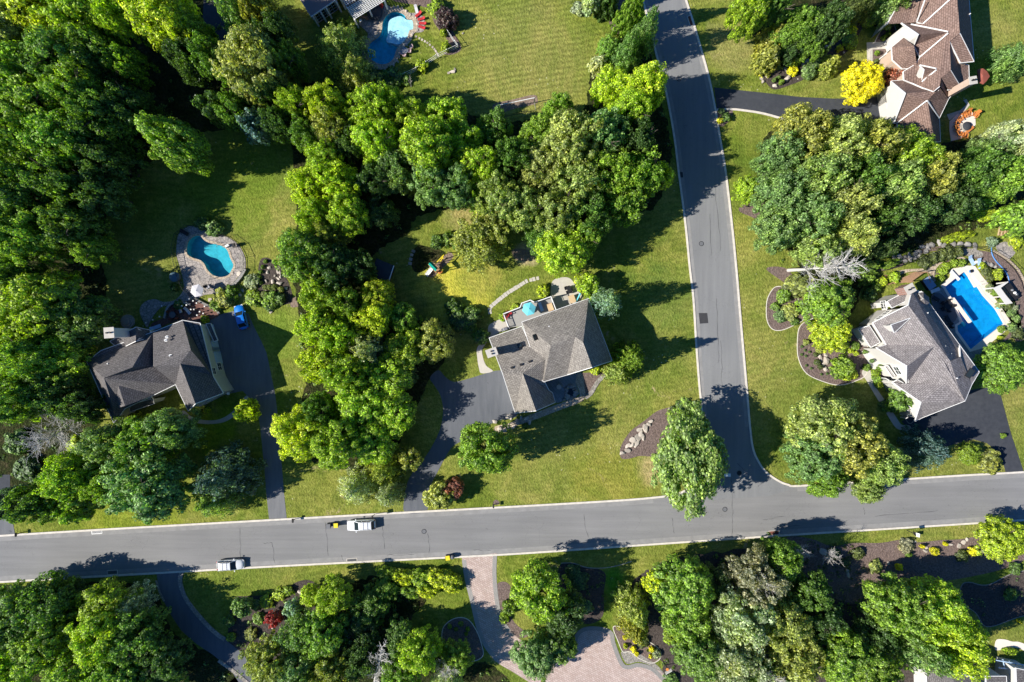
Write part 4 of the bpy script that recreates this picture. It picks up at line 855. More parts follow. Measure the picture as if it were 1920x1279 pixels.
for x,y,r,c,w in ((1652,690,8,'g','green shrub at the foot of the bay window, upper'),(1641,700,8,'y','green shrub left of the bay window'),(1645,712,9,'g','green shrub below the bay window'),(1648,722,7,'Y','lime shrub at the bay window walk'),(1623,660,4,'b','potted round plant on the porch, left'),(1635,677,4,'b','potted round plant on the porch, right'),(1625,690,7,'g','green shrub between walk and porch step'),(1662,760,12,'G','dark shrub below the house front, shaded')):
    Sh(x,y,r,1.1,c,w)
Sh(1821,852,22,2.4,'y','rounded yellow-green shrub left of the black driveway mouth','dense'); Sh(1856,868,24,2.2,'o','spreading olive shrub at the black driveway mouth'); Sh(1882,822-5,5,.8,'g','small plant right of the black driveway')
for x,y,r,w,c in ((1487,133,10,'yellow mound shrub beside the tall boulder of the rock garden','gold'),(1574,90,7,'small yellow ball shrub in the middle of the rock garden','gold'),(1598,57,11,'golden shrub at the upper end of the rock garden','gold'),(1596,77,15,'green shrub below the golden one at the upper rock garden','y'),(1628,33,17,'light green shrub left of the blue-green spruce','y'),(1664,47,9,'green shrub at the brown house corner','g'),(1658,70,5,'small ball shrub beside the brown house walk','g'),(1666,64,4.5,'smaller ball shrub nearest the brown house','g'),(1645,99,4.5,'lone ball shrub in the small square bed','g'),(1644,115,5.5,'brownish ball shrub in the small square bed','k'),(1518,134,15,'gray-green spreading shrub low in the rock garden','b'),(1527,120,11,'gray-green shrub above the low spreading one','b'),(1541,128,10,'pale green shrub left of the olive evergreen','y'),(1466,153,5,'small ball shrub between two boulders of the rock garden','g'),(1452,150,4,'tiny plant among the lower boulders','b'),(1460,145,3.5,'tiny green tuft among the boulders','b'),(1490,115,12,'vivid leafy shrub behind the yellow mound','Y'),(1612,10,9,'mound shrub at the top edge beside the dark pine','y')):
    Sh(x,y,r,1.1 if r<11 else 1.7,c,w)
Sh(1350,226,6,.8,'gold','bright yellow shrub at the mouth of the upper right driveway'); Sh(1362,219,9,1.3,'G','dark round shrub at the mouth of the upper right driveway'); Sh(1353,208,6,.9,'b','blue-green tuft at the mouth of the upper right driveway')
Sh(1172,62,11,2.2,'S','pale silver-blue dwarf spruce between the pines by the side road','spruce'); Sh(1085,15,14,1.2,'s','gray low shrub at the top of the mown lawn')
Sh(1018,546,13,1.8,'Y','bright shrub between the deck and the round patio'); Sh(1110,540,16,1.5,'y','leafy shrubs right of the round patio'); Sh(1092,527,16,1.3,'Y','yellow-green perennials above right of the patio'); Sh(1112,556,14,1.6,'g','green shrub left of the pale blue spruce'); Sh(1117,694,11,.9,'lime','lime shrub by the front corner of the middle house'); Sh(966,578,9,.8,'Y','green plants below the deck bay'); Sh(942,594,8,.9,'y','green shrub at the left corner of the deck')
Sh(1283,765,16,1.1,'G','dark spreading juniper at the tip of the crushed mulch bed'); Sh(1262,768,8,.8,'k','low brownish juniper beside the rocks of the mulch bed')
for x,y,r,w in ((497,539,5.5,'pale round shrub at the left end of the rock garden row'),(505,539,5.5,'second pale round shrub of the rock garden row'),(514,538,6,'third pale round shrub of the rock garden row'),(527,543,6,'fourth pale round shrub of the rock garden row'),(496,552,7,'pale round shrub below the left end of the row')):
    Sh(x,y,r,1,'p',w,'ball','pale round shrubs of the left rock garden')
Sh(508,560,17,1.6,'g','spreading dark green shrub below the pale round ones'); Sh(523,560,13,1.4,'b','gray-green shrub at the right of the rock garden'); Sh(505,572,12,1,'G','dark low shrub at the bottom of the rock garden')
for x,y in ((498,490),(488,510),(486,520),(489,530),(492,501)): Sh(x,y,4,.6,'g','small dark green tuft on the left rim of the rock garden','shrub','tufts on the rock garden rim')
Sh(400,428,16,2,'b','pale feathery shrub at the top of the left pool'); Sh(378,418,14,1.6,'G','dark shrub behind the left pool top'); Sh(420,560,20,2,'o','olive shrub below the left pool terrace'); Sh(432,548,15,1.8,'g','green shrub at the corner of the left pool terrace'); Sh(405,572,12,1.5,'g','green plants by the brick terrace of the left pool'); Sh(470,528,15,1.2,'s','pale grassy shrub right of the left pool terrace'); Sh(475,560,16,1.2,'y','light green plants near the blue car'); Sh(326,540,8,1.2,'G','dark shrub beside the round hot tub'); Sh(383,598,8,1.2,'Y','small lime shrub at the brick terrace corner'); Sh(335,572,10,1,'G','dark plants at the stone path edge')
for x,y,r,w in ((660,42,12,'bright green shrub along the brick house wall, right'),(640,45,11,'bright green shrub along the brick house wall, middle'),(628,52,11,'bright green shrub along the brick house wall, left'),(818,14,18,'light green shrub at the top right of the lawn bed'),(830,30,10,'light green shrub beside the purple one'),(836,88,10,'green shrub inside the fence corner'),(790,122,13,'leafy light green shrub at the middle of the white fence'),(832,60,8,'green shrub along the white fence below the purple one')):
    Sh(x,y,r,1.8,'Y' if r<14 else 'y',w)
Sh(838,35,22,3.4,'plum','large purple-leaved shrub at the white fence','small',cat='shrub')
Sh(735,145,20,2,'G','dark shrubs below the pool with the white ledge, right'); Sh(700,150,22,2.2,'D','very dark shrubs below the pool with the white ledge'); Sh(758,148,12,1.4,'g','green shrub along the lower end of the white fence')
for i,(x,y,r,ry,c) in enumerate(((725,1075,24,13,'y'),(755,1082,26,16,'lime'),(790,1085,26,18,'y'),(822,1085,28,20,'lime'),(845,1092,22,20,'lime'),(800,1108,24,14,'lime'),(770,1108,24,14,'g'))):
    Sh(x,y,r,2.6,c,['green left end of the long yellow hedge','second clump of the long yellow hedge from the left','middle clump of the long yellow hedge','large yellow clump of the hedge with orange tips','right end clump of the long yellow hedge','lower middle yellow clump of the hedge','greener lower clump under the long yellow hedge'][i],'small',ry=ry,rot=-5,group='clumps of the long yellow hedge',cat='hedge',name='hedge')
for x,y,r,c,w in ((500,1128,14,'Y','lime perennials above the burgundy maple'),(525,1115,13,'Y','lime perennials left of the garden curve'),(478,1135,11,'b','gray-green perennials left of the lime ones'),(540,1108,10,'y','light green perennials at the garden curve'),(485,1160,12,'g','green low shrub left of the burgundy maple'),(560,1160,14,'b','gray-green shrub below the small blue spruce'),(470,1190,13,'o','olive shrub near the curved drive edging'),(430,1165,12,'G','dark shrub by the curved drive edging'),(433,1195,9,'y','small light shrub by the edging corner')):
    Sh(x,y,r,1,c,w)
for x,y,r,w in ((843,1175,4.5,'small green plant at the left of the oval bed'),(855,1180,4,'small green plant in the middle of the oval bed'),(864,1170,5,'small green plant at the top of the oval bed'),(877,1180,4.5,'small green plant at the right of the oval bed'),(874,1189,3.5,'small green plant low in the oval bed')): Sh(x,y,r,.6,'g',w)
for x,y,r,c,w in ((1172,1196,4.5,'gold','yellow flowering tuft at the left of the courtyard bed'),(1188,1190,4.5,'gold','yellow flowering tuft at the top of the courtyard bed'),(1191,1202,5,'gold','large yellow flowering tuft of the courtyard bed'),(1188,1217,6,'gold','yellow flowering tuft in the middle of the courtyard bed'),(1194,1227,4.5,'gold','yellow flowering tuft above the courtyard gravel'),(1222,1218,5.5,'gold','yellow flowering tuft at the right of the courtyard bed'),(1220,1231,4,'gold','small yellow flowering tuft low in the courtyard bed'),(1173,1212,4.5,'lime','lime tuft at the courtyard bed edge'),(1231,1227,9,'s','silvery shrub at the right of the courtyard bed'),(1205,1205,12,'k','dusky shrub in the courtyard bed'),(1258,1195,16,'y','feathery green shrub between the bed and the lawn'),(1100,1140,13,'b','blue-green shrub above the brick courtyard'),(1075,1150,12,'g','green shrub in the dark bed'),(1085,1090,20,'D','dark ground shrub in the shaded bed'),(1075,1072,14,'D','dark low shrub at the top of the shaded bed'),(1258,1275,14,'G','dark shrub at the foot of the courtyard')):
    Sh(x,y,r,.9,c,w)
for x,y,r,c,w in ((1753,1034,8,'gold','yellow round shrub in the purple mulch bed, centre'),(1825,1034,9.5,'gold','largest yellow round shrub of the purple mulch bed'),(1730,1025,4,'gold','tiny yellow shrub left of the central yellow one'),(1773,1020,3.5,'gold','tiny yellow shrub between the two big yellow ones'),(1687,1064,7,'gold','yellow round shrub low in the purple mulch bed'),(1609,1038,12,'k','olive-green tuft in the purple mulch bed'),(1642,1063,13,'p','pale grassy clump of the purple mulch bed'),(1586,1056,9,'k','dusky round shrub at the left of the purple mulch bed'),(1700,1026,15,'t','brownish grass clump of the purple mulch bed'),(1703,1040,6,'g','green tuft below the brownish grass'),(1804,1042,12,'k','olive grass tuft between the yellow shrubs'),(1565,1040,12,'D','dark low shrub at the left of the purple mulch bed'),(1905,1068,12,'G','dark shrub below the large yellow-green evergreen'),(1896,1115,12,'G','dark shrub in the black mulch bed')):
    Sh(x,y,r,1.1,c,w)
Sh(1895,1222,14,1.2,'y','low light green shrub by the white walk at the bottom right',ry=7,rot=0); Sh(1912,1165,4,.8,'gold','yellow shrub at the right edge of the bottom right lawn')
for x,y,r,c,w in ((955,1140,14,'g','green shrub between the brick drive and the round maple'),(945,1160,10,'y','light green shrub at the brick drive edge'),(903,632,16,'G','dark shrub beside the garden walk of the middle house'),(850,575,18,'G','dark shrub at the shaded end of the back yard'),(885,590,18,'G','dark shrub left of the stepping stone path'),(862,600,20,'D','very dark shrub west of the middle house patio'),(880,610,14,'G','dark shrub at the garden walk bend'),(858,455,13,'g','green shrub beside the play yard'),(842,448,14,'g','vivid green shrub above the play yard'),(820,453,14,'G','dark green shrub above the play yard gravel'),(985,800,6,'G','small shrub by the front walk of the middle house'),(250,790,16,'Y','yellow-green shrub at the charcoal-roofed house front'),(225,790,12,'g','green shrub at the front left of the charcoal-roofed house'),(388,768,6,'Y','lime shrub in the dark front bed of the charcoal house'),(372,771,6,'b','gray-green shrub in the dark front bed'),(50,880,26,'D','dark undergrowth below the bare gray tree'),(145,835,22,'Y','lime undergrowth right of the bare gray tree'),(30,830,24,'G','green undergrowth at the left edge by the bare gray tree')):
    Sh(x,y,r,1.2 if r<14 else 2,c,w)
# ---- bare trees
def bare_tree(base, tip, h, spread, label, seed, thick=.18, fan=5, droop=0.0, group=None):
    rs = random.Random(seed); b0 = P(*base); t0 = P(*tip, h); b = MB(); ax = t0-b0; L = ax.length
    def branch(p, d, l, r, depth):
        if depth == 0 or l < .35: return
        q = p; n = 3
        for i in range(n):
            d = (d + Vector((rs.uniform(-.22, .22), rs.uniform(-.22, .22), rs.uniform(-.12, .16)-droop))).normalized(); e_ = q+d*(l/n); b.tube(q-b0, e_-b0, max(r*(1-i/n*.5), .014), max(r*(1-(i+1)/n*.5), .012), 4); q = e_
            if depth > 1:
                for _ in range(2):
                    dd = (d + Vector((rs.uniform(-.9, .9), rs.uniform(-.9, .9), rs.uniform(-.3, .6)))).normalized(); branch(q, dd, l*rs.uniform(.42, .7), r*.5, depth-1)
    bb = MB(); pts = [b0 + ax*(i/6) + Vector((rs.uniform(-.1, .1), rs.uniform(-.1, .1), 0))*i*.3 for i in range(7)]
    for i in range(6): bb.tube(pts[i]-b0, pts[i+1]-b0, thick*(1-i*.14), thick*(1-(i+1)*.14), 7)
    for i in range(2, 7):
        for k in range(fan):
            th = 2*math.pi*k/fan+rs.uniform(-.5, .5); d = (ax.normalized()*.9 + Vector((math.cos(th), math.sin(th), .25))*.75).normalized(); branch(pts[i], d, spread*rs.uniform(.55, 1)*(1.1-.12*i), thick*.32, 3)
    e_ = empty('bare_tree', b0, 0, label, 'tree', group); bb.build('trunk', M['dead'], e_); b.build('branches', M['dead'], e_)
bare_tree((1478,507),(1585,500),15,5.5,'bare white dead tree rising above the mulch bed, left of the grey-roofed house',3,.32,5)
bare_tree((150,790),(75,830),12,5.5,'gray bare tree near the left edge below the wood',4,.16,4,.02)
bare_tree((178,775),(120,785),9,3.4,'smaller bare tree beside the corner of the charcoal-roofed house',8,.10,3)
bare_tree((700,1290),(716,1212),10,3.2,'broken bare tree with a tall gray trunk at the bottom edge',5,.26,4)
bare_tree((838,1240),(838,1262),7,3.2,'fine silvery bare bush-tree left of the lower brick drive',6,.08,4)
bare_tree((1420,1075),(1432,1090),11,4,'twiggy bare tree inside the dusty gray-brown crown below the junction',7,.12,4)
bare_tree((1438,1262),(1450,1275),9,4.2,'bare pale tree at the bottom edge in the lower right woods',9,.12,4)
bare_tree((1496,1040),(1500,1030),8,2.5,'thin leafless tree by the street casting a lacy shadow, below the junction',12,.07,4)
bare_tree((1555,1045),(1560,1035),7,2.2,'thin leafless tree right of the other by the street shadow',13,.06,4)
bare_tree((771,163),(769,142),3.2,.9,'tiny staked sapling on the lawn outside the white fence',14,.04,3)

# ---- undergrowth nobody could count: one object for each wood floor or planted bed
def cover(name, pts, dens, cols, seed, size=.17, hmax=.5, label=None):
    rs = np.random.RandomState(seed); q = [P(x, y) for x, y in catmull(pts)]; xs = [p.x for p in q]; ys = [p.y for p in q]
    n = int((max(xs)-min(xs))*(max(ys)-min(ys))*dens); c = np.column_stack([rs.uniform(min(xs), max(xs), n), rs.uniform(min(ys), max(ys), n)])
    ins = np.zeros(n, bool); j = len(q)-1
    for i in range(len(q)):
        yi, yj, xi, xj = ys[i], ys[j], xs[i], xs[j]; m = ((yi > c[:, 1]) != (yj > c[:, 1])) & (c[:, 0] < (xj-xi)*(c[:, 1]-yi)/((yj-yi) or 1e-9)+xi); ins ^= m; j = i
    keep = (np.abs(c[:, 0]) < 92) & (np.abs(c[:, 1]) < 64) & ins; c = c[keep]; k = 16; n = len(c)
    if not n: return
    s = rs.uniform(.25, .9, n); idx = np.repeat(np.arange(n), k); d = sph(rs, n*k, 0); p = np.column_stack([c[idx], np.zeros(n*k)]) + d*(s[idx]*rs.uniform(.3, 1, n*k))[:, None]*np.array([1, 1, .7]); p[:, 2] = np.abs(p[:, 2])*hmax/.6+.04
    o = link(name, leaf_mesh(name, p, d*.6+np.array([0, 0, .6])+rs.normal(size=p.shape)*.4, size, rs)); o.color = (*PAL[cols], 1); tag(o, label, None, None, 'stuff')
cover('ground_cover', [(-100,-100),(410,-100),(450,-20),(470,120),(520,190),(380,250),(250,330),(190,430),(200,540),(190,620),(150,700),(160,790),(60,900),(-60,960)], .10, 'G', 1, label='low undergrowth on the floor of the big left wood')
cover('ground_cover', [(560,190),(740,205),(925,235),(1090,220),(1140,100),(1215,90),(1250,230),(1250,300),(1215,380),(1095,430),(960,375),(800,390),(750,430),(690,480),(690,540),(740,600),(830,640),(790,720),(690,870),(600,860),(560,800),(568,600),(560,430)], .14, 'g', 2, label='low undergrowth on the floor of the middle wood')
cover('ground_cover', [(1445,260),(1660,260),(1900,250),(1990,330),(1900,410),(1790,440),(1700,470),(1600,480),(1520,590),(1440,410)], .14, 'g', 3, label='low undergrowth of the right grove')
cover('ground_cover', [(-20,1108),(180,1098),(270,1110),(320,1190),(400,1245),(450,1300),(-20,1300)], .16, 'G', 4, label='low undergrowth of the woods at the lower left')
cover('ground_cover', [(450,1130),(520,1118),(560,1098),(640,1105),(720,1085),(790,1120),(740,1200),(830,1240),(920,1255),(920,1300),(480,1300),(450,1240)], .25, 'g', 5, label='mixed low planting of the garden below the street')
cover('ground_cover', [(1250,1055),(1440,1035),(1480,1060),(1560,1125),(1640,1135),(1750,1290),(1290,1300),(1240,1240),(1175,1175)], .22, 'g', 6, label='low undergrowth of the lower right woods')
cover('ground_cover', [(1050,1068),(1130,1070),(1155,1085),(1140,1150),(1100,1168),(1060,1150)], .35, 'G', 7, .12, .3, label='dark ground plants of the shaded bed above the brick courtyard')
cover('ground_cover', [(1650,480),(1700,470),(1760,455),(1840,440),(1850,465),(1790,462),(1700,480),(1650,500),(1620,500)], .35, 'o', 8, .12, .3, label='dry grassy plants on the bank above the boulder wall')
cover('ground_cover', [(1500,1020),(1600,1020),(1640,1125),(1560,1118),(1480,1060)], .6, 'k', 9, .13, .35, label='dark ground plants at the shaded end of the purple mulch bed')
cover('ground_cover', [(1810,1100),(1860,1098),(1950,1080),(1950,1130),(1850,1165)], .16, 'b', 10, .13, .3, label='sparse plants in the dark bed at the lower right edge')
cover('ground_cover', [(640,130),(700,128),(760,140),(740,160),(640,185),(600,170)], .3, 'G', 11, label='low planting below the curved pool')
cover('ground_cover', [(1842,500),(1870,500),(1900,535),(1918,600),(1900,635),(1880,620),(1870,560)], .35, 'b', 12, .10, .25, label='perennials of the bed right of the rectangular pool')
cover('ground_cover', [(430,520),(465,525),(475,570),(430,585),(400,575)], .5, 'o', 13, .12, .4, label='mixed planting between the left pool terrace and the blue car')
cover('ground_cover', [(1618,500),(1660,500),(1690,515),(1660,545),(1620,570),(1590,540)], .4, 'g', 14, label='green planting north of the grey-roofed house')
cover('ground_cover', [(250,700),(100,780),(20,850),(30,960),(160,980),(200,900),(180,820),(240,790)], .12, 'y', 15, label='lime undergrowth round the bare gray tree')
# ---------------------------------------------------------------- houses
def area2(p): return sum(p[i].x*p[(i+1) % len(p)].y - p[(i+1) % len(p)].x*p[i].y for i in range(len(p)))
def merge_walls(parts, name, parent, m):
    b = MB()
    for vs, fs in parts: b.add(vs, fs, m)
    return b.build(name, m, parent)
class House:
    def __init__(s, name, label, cat, base, roofm, wallm, trim=None):
        s.loc = P(*base); s.e = empty(name, s.loc, 0, label, cat); s.rm, s.wm, s.tm = roofm, wallm, trim or M['white']
        s.walls = MB(); s.trim = MB(); s.roof_v = []; s.roof_f = []; s.roof_uv = []; s.edges = []; s.tq = []; s.nb = 0; s.hs = 1
    def L(s, p): return Vector(p) - s.loc
    def block(s, V, F, inset=.35, walls=True, z0=0.0, trim=True, wm=None, skip=()):
        """V: corner -> (pixel x, pixel y, height); F: roof planes as tuples of corners; walls grow under the rim"""
        V = {k: (v[0], v[1], v[2]*(s.hs if v[2] > 4.6 else 1)) for k, v in V.items()}; W = {k: s.L(P(*v)) for k, v in V.items()}; used = {}; s.nb += 1
        for f in F:
            pts = [W[k] for k in f]
            if area2(pts) < 0: f = f[::-1]; pts = pts[::-1]
            n_ = Vector((0, 0, 0))
            for i in range(1, len(pts)-1): n_ += (pts[i]-pts[0]).cross(pts[i+1]-pts[0])
            n_.normalize(); u = Vector((-n_.y, n_.x, 0)); u = u.normalized() if u.length > .01 else Vector((1, 0, 0)); v = n_.cross(u)
            o = len(s.roof_v); s.roof_v += [tuple(p) for p in pts]
            tr = [list(t) for t in tessellate_polygon([pts])]
            for t in tr:
                a_, b_, c_ = (pts[i] for i in t)
                if (b_-a_).cross(c_-a_).dot(n_) < 0: t.reverse()
                s.roof_f.append([o+i for i in t]); s.roof_uv += [(pts[i].dot(u), pts[i].dot(v)) for i in t]
            for i in range(len(f)): used[(f[i], f[(i+1) % len(f)])] = 1
        nxt = {a_: b_ for (a_, b_) in used if (b_, a_) not in used}
        if not nxt: return
        st = next(iter(nxt)); loop = [st]; k = nxt[st]
        while k != st and len(loop) < 200: loop.append(k); k = nxt[k]
        q = [W[k] for k in loop]; N = len(q)
        ins = []
        for i in range(N):
            a_, b_, c_ = q[i-1], q[i], q[(i+1) % N]
            d1 = Vector((b_.x-a_.x, b_.y-a_.y)).normalized(); d2 = Vector((c_.x-b_.x, c_.y-b_.y)).normalized()
            n1 = Vector((-d1.y, d1.x)); n2 = Vector((-d2.y, d2.x)); m_ = n1+n2
            m_ = m_.normalized()*min(1.8, 1/max(.3, m_.normalized().dot(n1))) if m_.length > .05 else n1
            ins.append(Vector((b_.x+m_.x*inset, b_.y+m_.y*inset, b_.z-.22-inset*.4)))
        for i in range(N):
            j = (i+1) % N
            if (loop[i], loop[j]) in skip: continue
            s.tq.append((q[i], q[j], s.nb, trim, ins[i], ins[j], walls, z0, wm or s.wm))
            if walls: s.edges.append((Vector((ins[i].x, ins[i].y, 0)), Vector((ins[j].x, ins[j].y, 0))))
    def window(s, px, py, t, z0, w, h, cols=2, rows=2, name='window', h_eave=5.0, proud=.05, slope=None):
        """a framed window on the wall whose foot is nearest the photo point (px, py) taken at ground level"""
        c = s.L(P(px, py, 0)); best = min(s.edges, key=lambda e_: ((e_[0]+e_[1])/2-Vector((c.x, c.y, 0))).length + .001)
        a_, b_ = best; d = (b_-a_).normalized(); n_ = Vector((d.y, -d.x, 0)); m_ = a_.lerp(b_, t); fr = MB(); pn = MB(); rz = math.atan2(d.y, d.x)
        ctr = m_ + Vector((0, 0, z0+h/2)); F_ = .09
        for sx in (-1, 1): fr.box(ctr+d*(sx*(w/2+F_/2))+n_*proud, (F_, .1, h+2*F_), rz)
        for sz in (-1, 1): fr.box(ctr+Vector((0, 0, sz*(h/2+F_/2)))+n_*proud, (w-.002, .1, F_), rz)
        for i in range(1, cols): fr.box(ctr+d*(-w/2+w*i/cols)+n_*(proud+.012), (.045, .04, h), rz)
        for i in range(1, rows): fr.box(ctr+Vector((0, 0, -h/2+h*i/rows))+n_*(proud+.014), (w, .04, .045), rz)
        f_ = fr.build(name, M['white'], s.e); pn.box(ctr+n_*proud*.6, (w, .05, h), rz); pn.build('pane', M['glass'], f_); return f_
    def door(s, px, py, t, w, h, m, panels=4, name='garage_door'):
        c = s.L(P(px, py, 0)); a_, b_ = min(s.edges, key=lambda e_: ((e_[0]+e_[1])/2-Vector((c.x, c.y, 0))).length)
        d = (b_-a_).normalized(); n_ = Vector((d.y, -d.x, 0)); m_ = a_.lerp(b_, t); rz = math.atan2(d.y, d.x); b = MB()
        for i in range(panels): b.box(m_+n_*.05+Vector((0, 0, h*(i+.5)/panels)), (w, .08, h/panels-.03), rz)
        b.box(m_+n_*.03+Vector((0, 0, h/2)), (w+.25, .05, h+.2), rz); return b.build(name, m, s.e)
    def chimney(s, px, py, h, w, d, rz, m, z0=0):
        p = s.L(P(px, py, h)); b = MB(); b.box((p.x, p.y, (h+z0)/2), (w, d, h-z0), rz, m); c = b.build('chimney', m, s.e)
        b = MB(); b.box((p.x, p.y, h+.06), (w+.25, d+.25, .12), rz, M['conc'])
        for k in (-.2, .2): b.tube((p.x+math.cos(rz)*k*w, p.y+math.sin(rz)*k*w, h+.1), (p.x+math.cos(rz)*k*w, p.y+math.sin(rz)*k*w, h+.45), .13, .13, 8, M['dark'])
        b.build('chimney_cap', M['conc'], c)
    def vent(s, px, py, h, kind='pipe'):
        p = s.L(P(px, py, h)); b = MB()
        if kind == 'pipe': b.tube((p.x, p.y, h-.4), (p.x, p.y, h+.45), .09, .09, 8, M['white']); b.box((p.x, p.y, h-.02), (.4, .4, .04), 0, M['white']); b.build('vent_pipe', M['white'], s.e)
        else: b.box((p.x, p.y, h+.02), (.38, .34, .18), R(20), M['dark']); b.build('roof_vent', M['dark'], s.e)
    def skylight(s, px, py, h, w, d, rz, tilt):
        p = s.L(P(px, py, h)); b = MB(); b.box((p.x, p.y, h), (w, d, .14), rz, M['dark'], tilt=tilt); f_ = b.build('skylight', M['dark'], s.e)
        b = MB(); b.box((p.x, p.y, h+.08), (w-.2, d-.2, .06), rz, M['glass'], tilt=tilt); b.build('pane', M['glass'], f_)
    def finish(s):
        for A, B, nb, trim, a_, b_, walls, z0, wm in s.tq:
            d = B-A; d2 = Vector((d.x, d.y, 0))
            if d2.length < .05: continue
            seam = False
            for C, D, n2, *_ in s.tq:
                if n2 == nb: continue
                f = (D-C)
                if f.length < .05 or abs(f.normalized().dot(d.normalized())) < .93: continue
                m_ = (A+B)/2; t = max(0, min(1, (m_-C).dot(f)/f.length_squared))
                if (m_-C.lerp(D, t)).length < .45: seam = True; break
            if seam: continue
            # soffit under the overhang, wall below it
            s.trim.add([A-Vector((0, 0, .2)), B-Vector((0, 0, .2)), b_+Vector((0, 0, .02)), a_+Vector((0, 0, .02))], [(0, 1, 2, 3)[::-1]], s.tm)
            if walls: t_ = Vector((0, 0, .03)); s.walls.add([Vector((a_.x, a_.y, z0)), Vector((b_.x, b_.y, z0)), b_+t_, a_+t_], [(0, 1, 2, 3)], wm)
            if not trim: continue
            o_ = Vector((d2.y, -d2.x, 0)).normalized()*.05; w0, w1 = Vector((0, 0, .015)), Vector((0, 0, -.24))
            vs = [A+o_+w0, B+o_+w0, B+o_+w1, A+o_+w1, A-o_*.8+w0, B-o_*.8+w0, B-o_*.8+w1, A-o_*.8+w1]
            s.trim.add(vs, [(0, 1, 2, 3)[::-1], (4, 5, 6, 7), (0, 4, 5, 1)[::-1], (3, 2, 6, 7)[::-1], (0, 3, 7, 4)[::-1], (1, 5, 6, 2)[::-1]], s.tm)
        me = bpy.data.meshes.new('roof'); n0 = len(s.roof_v); me.from_pydata(s.roof_v, [], s.roof_f); me.materials.append(s.rm)
        uv = me.uv_layers.new(name='UVMap'); uv.data.foreach_set('uv', [c for p in s.roof_uv for c in p]); me.update(); link('roof', me, s.e)
        s.walls.build('wall', s.wm, s.e); s.trim.build('roof_trim', s.tm, s.e)
def gable(s, apex, back, n_eave, s_eave, n_back=None, s_back=None, **kw):
    """a gabled wing: front ridge end, back ridge end and its eave corners"""
    V = dict(a=apex, b=back, n=n_eave, s=s_eave)
    fn, fs = ['n', 'a', 'b'], ['a', 's', 'b']
    if n_back: V['N'] = n_back; fn = ['n', 'a', 'b', 'N']
    if s_back: V['S'] = s_back; fs = ['a', 's', 'S', 'b']
    s.block(V, [tuple(fn), tuple(fs)], **kw)

# --- the middle house
h = House('taupe_roofed_house', 'middle house with taupe hipped roof and a rear deck under a cyan umbrella', 'house', (1030, 660), M['roofc'], M['greyside'])
h.block(dict(A4=(978.4,604,6), A1=(1103.5,559.8,5.7), A2=(1147.8,676.6,5.7), G=(1110.2,688.8,10.9), V=(1063.6,703,6), S=(1019,716,6), S2=(1015.5,712,6), K=(1022.2,673.6,7.4), J=(994,651,6), R1=(1032.7,647.8,10), R3=(1078.5,632,10.3), R2=(1093.3,641.6,11.0)),
        [('A4','A1','R2','R3','R1'), ('A1','A2','G','R2'), ('R2','G','V','R3'), ('R1','R3','V','S'), ('A4','R1','S','S2','K','J')])
h.block(dict(N=(917,633.7,3.6), M_=(978.4,612,3.6), J=(996,651,6.0), K=(1024,673.6,7.5), S2=(1019,712,6.0), E=(1030,732.6,4.3), P1=(980,699.8,8.0), C=(965.9,774.9,3.6), W=(942,700,7.3), G2=(1005,770.5,7.9), D=(1041.4,754.5,3.4), E2=(1036,736.5,3.5)),
        [('N','M_','J','K','W'), ('W','K','S2','E','P1'), ('W','P1','C'), ('P1','G2','C'), ('P1','E','E2','D','G2')])
h.chimney(922, 661, 8.9, 1.05, 1.5, R(-70), M['brick'])
for x, y, z in ((1088,592.5,7.2),(1029,612,7.4)): h.vent(x, y, z)
for x, y, z in ((1076.6,626.7,9.4),(1059.7,633.4,9.4),(1043,639.2,9.4),(993.2,678,7.4),(976.8,683.8,7.4),(960,689.6,7.35)): h.vent(x, y, z, 'box')
h.skylight(1003.7,632.3,8.2,.8,1.0,R(20),(0,R(40))); h.skylight(974.5,647.8,5.9,.8,.8,R(20),(R(-30),0))
for t_ in (.2,.5,.8): h.window(1104,700,t_,1,1.2,1.4)
h.window(1040,600,.3,1,1.6,1.5); h.door(952,740,.5,4.8,2.3,M['white']); h.door(952,740,.85,2.6,2.3,M['white'])
h.finish()

# --- the left house
h = House('charcoal_roofed_house', 'left house with charcoal hipped roof, cream walls and pale blue garage doors', 'house', (300, 690), M['roofl'], M['cream'])
h.block(dict(A=(163,679,5.8), B=(189,657.5,5.8), C=(287,622.5,6), D=(342.4,600.6,6), I=(357.5,656,10.6), Hl=(286.5,685,6.9), Ha=(289,688,9.6), G=(248,689,9.9), F=(195,709,9.9), J=(345,603,6), J2=(375,606,5.6), K=(400,707,5.6), Mr=(338,682,9.6), H0=(289,688,9.2), Q=(329,721,6.2), Rr=(288,741,6.2), Sg=(234,766,5.2), E=(219,786,5.2), Z=(213,793,5.2), N=(366.4,757,9.4), O=(353,771,5.6), T=(418.5,737.4,5.6)),
        [('A','B','C','G','F'), ('C','Hl','G'), ('C','Ha','Hl'), ('C','D','I','Ha'), ('D','J2','K','I'), ('F','G','Hl','Ha','Q','Rr','Sg','E'), ('A','F','E','Z'), ('Ha','I','K','Mr'), ('Ha','Mr','O','Q'), ('Mr','N','O'), ('Mr','K','T','N')])
gable(h, (234.5,761,8.4), (219,715,8.6), (222,765,6.3), (288,741,6.3), (214,730,7), inset=.3, walls=False, trim=False)
h.block(dict(a=(244,772,3.4), b=(289,757,3.4), c=(285,745,5.2), d=(240,757,5.2)), [('a','b','c','d')], inset=.3)
h.block(dict(a=(206,640,5), b=(254.6,613.5,7.6), c=(254.6,640,7.8), d=(224,655,5.2)), [('a','b','c','d')], inset=.3)
h.block(dict(a=(254.8,613.5,7.6), b=(280,619,5.2), c=(285,632,5.2), d=(254.8,640,7.8)), [('a','b','c','d')], inset=.3)
h.chimney(205, 624, 11.2, 1.3, 1.4, R(4), M['cream'])
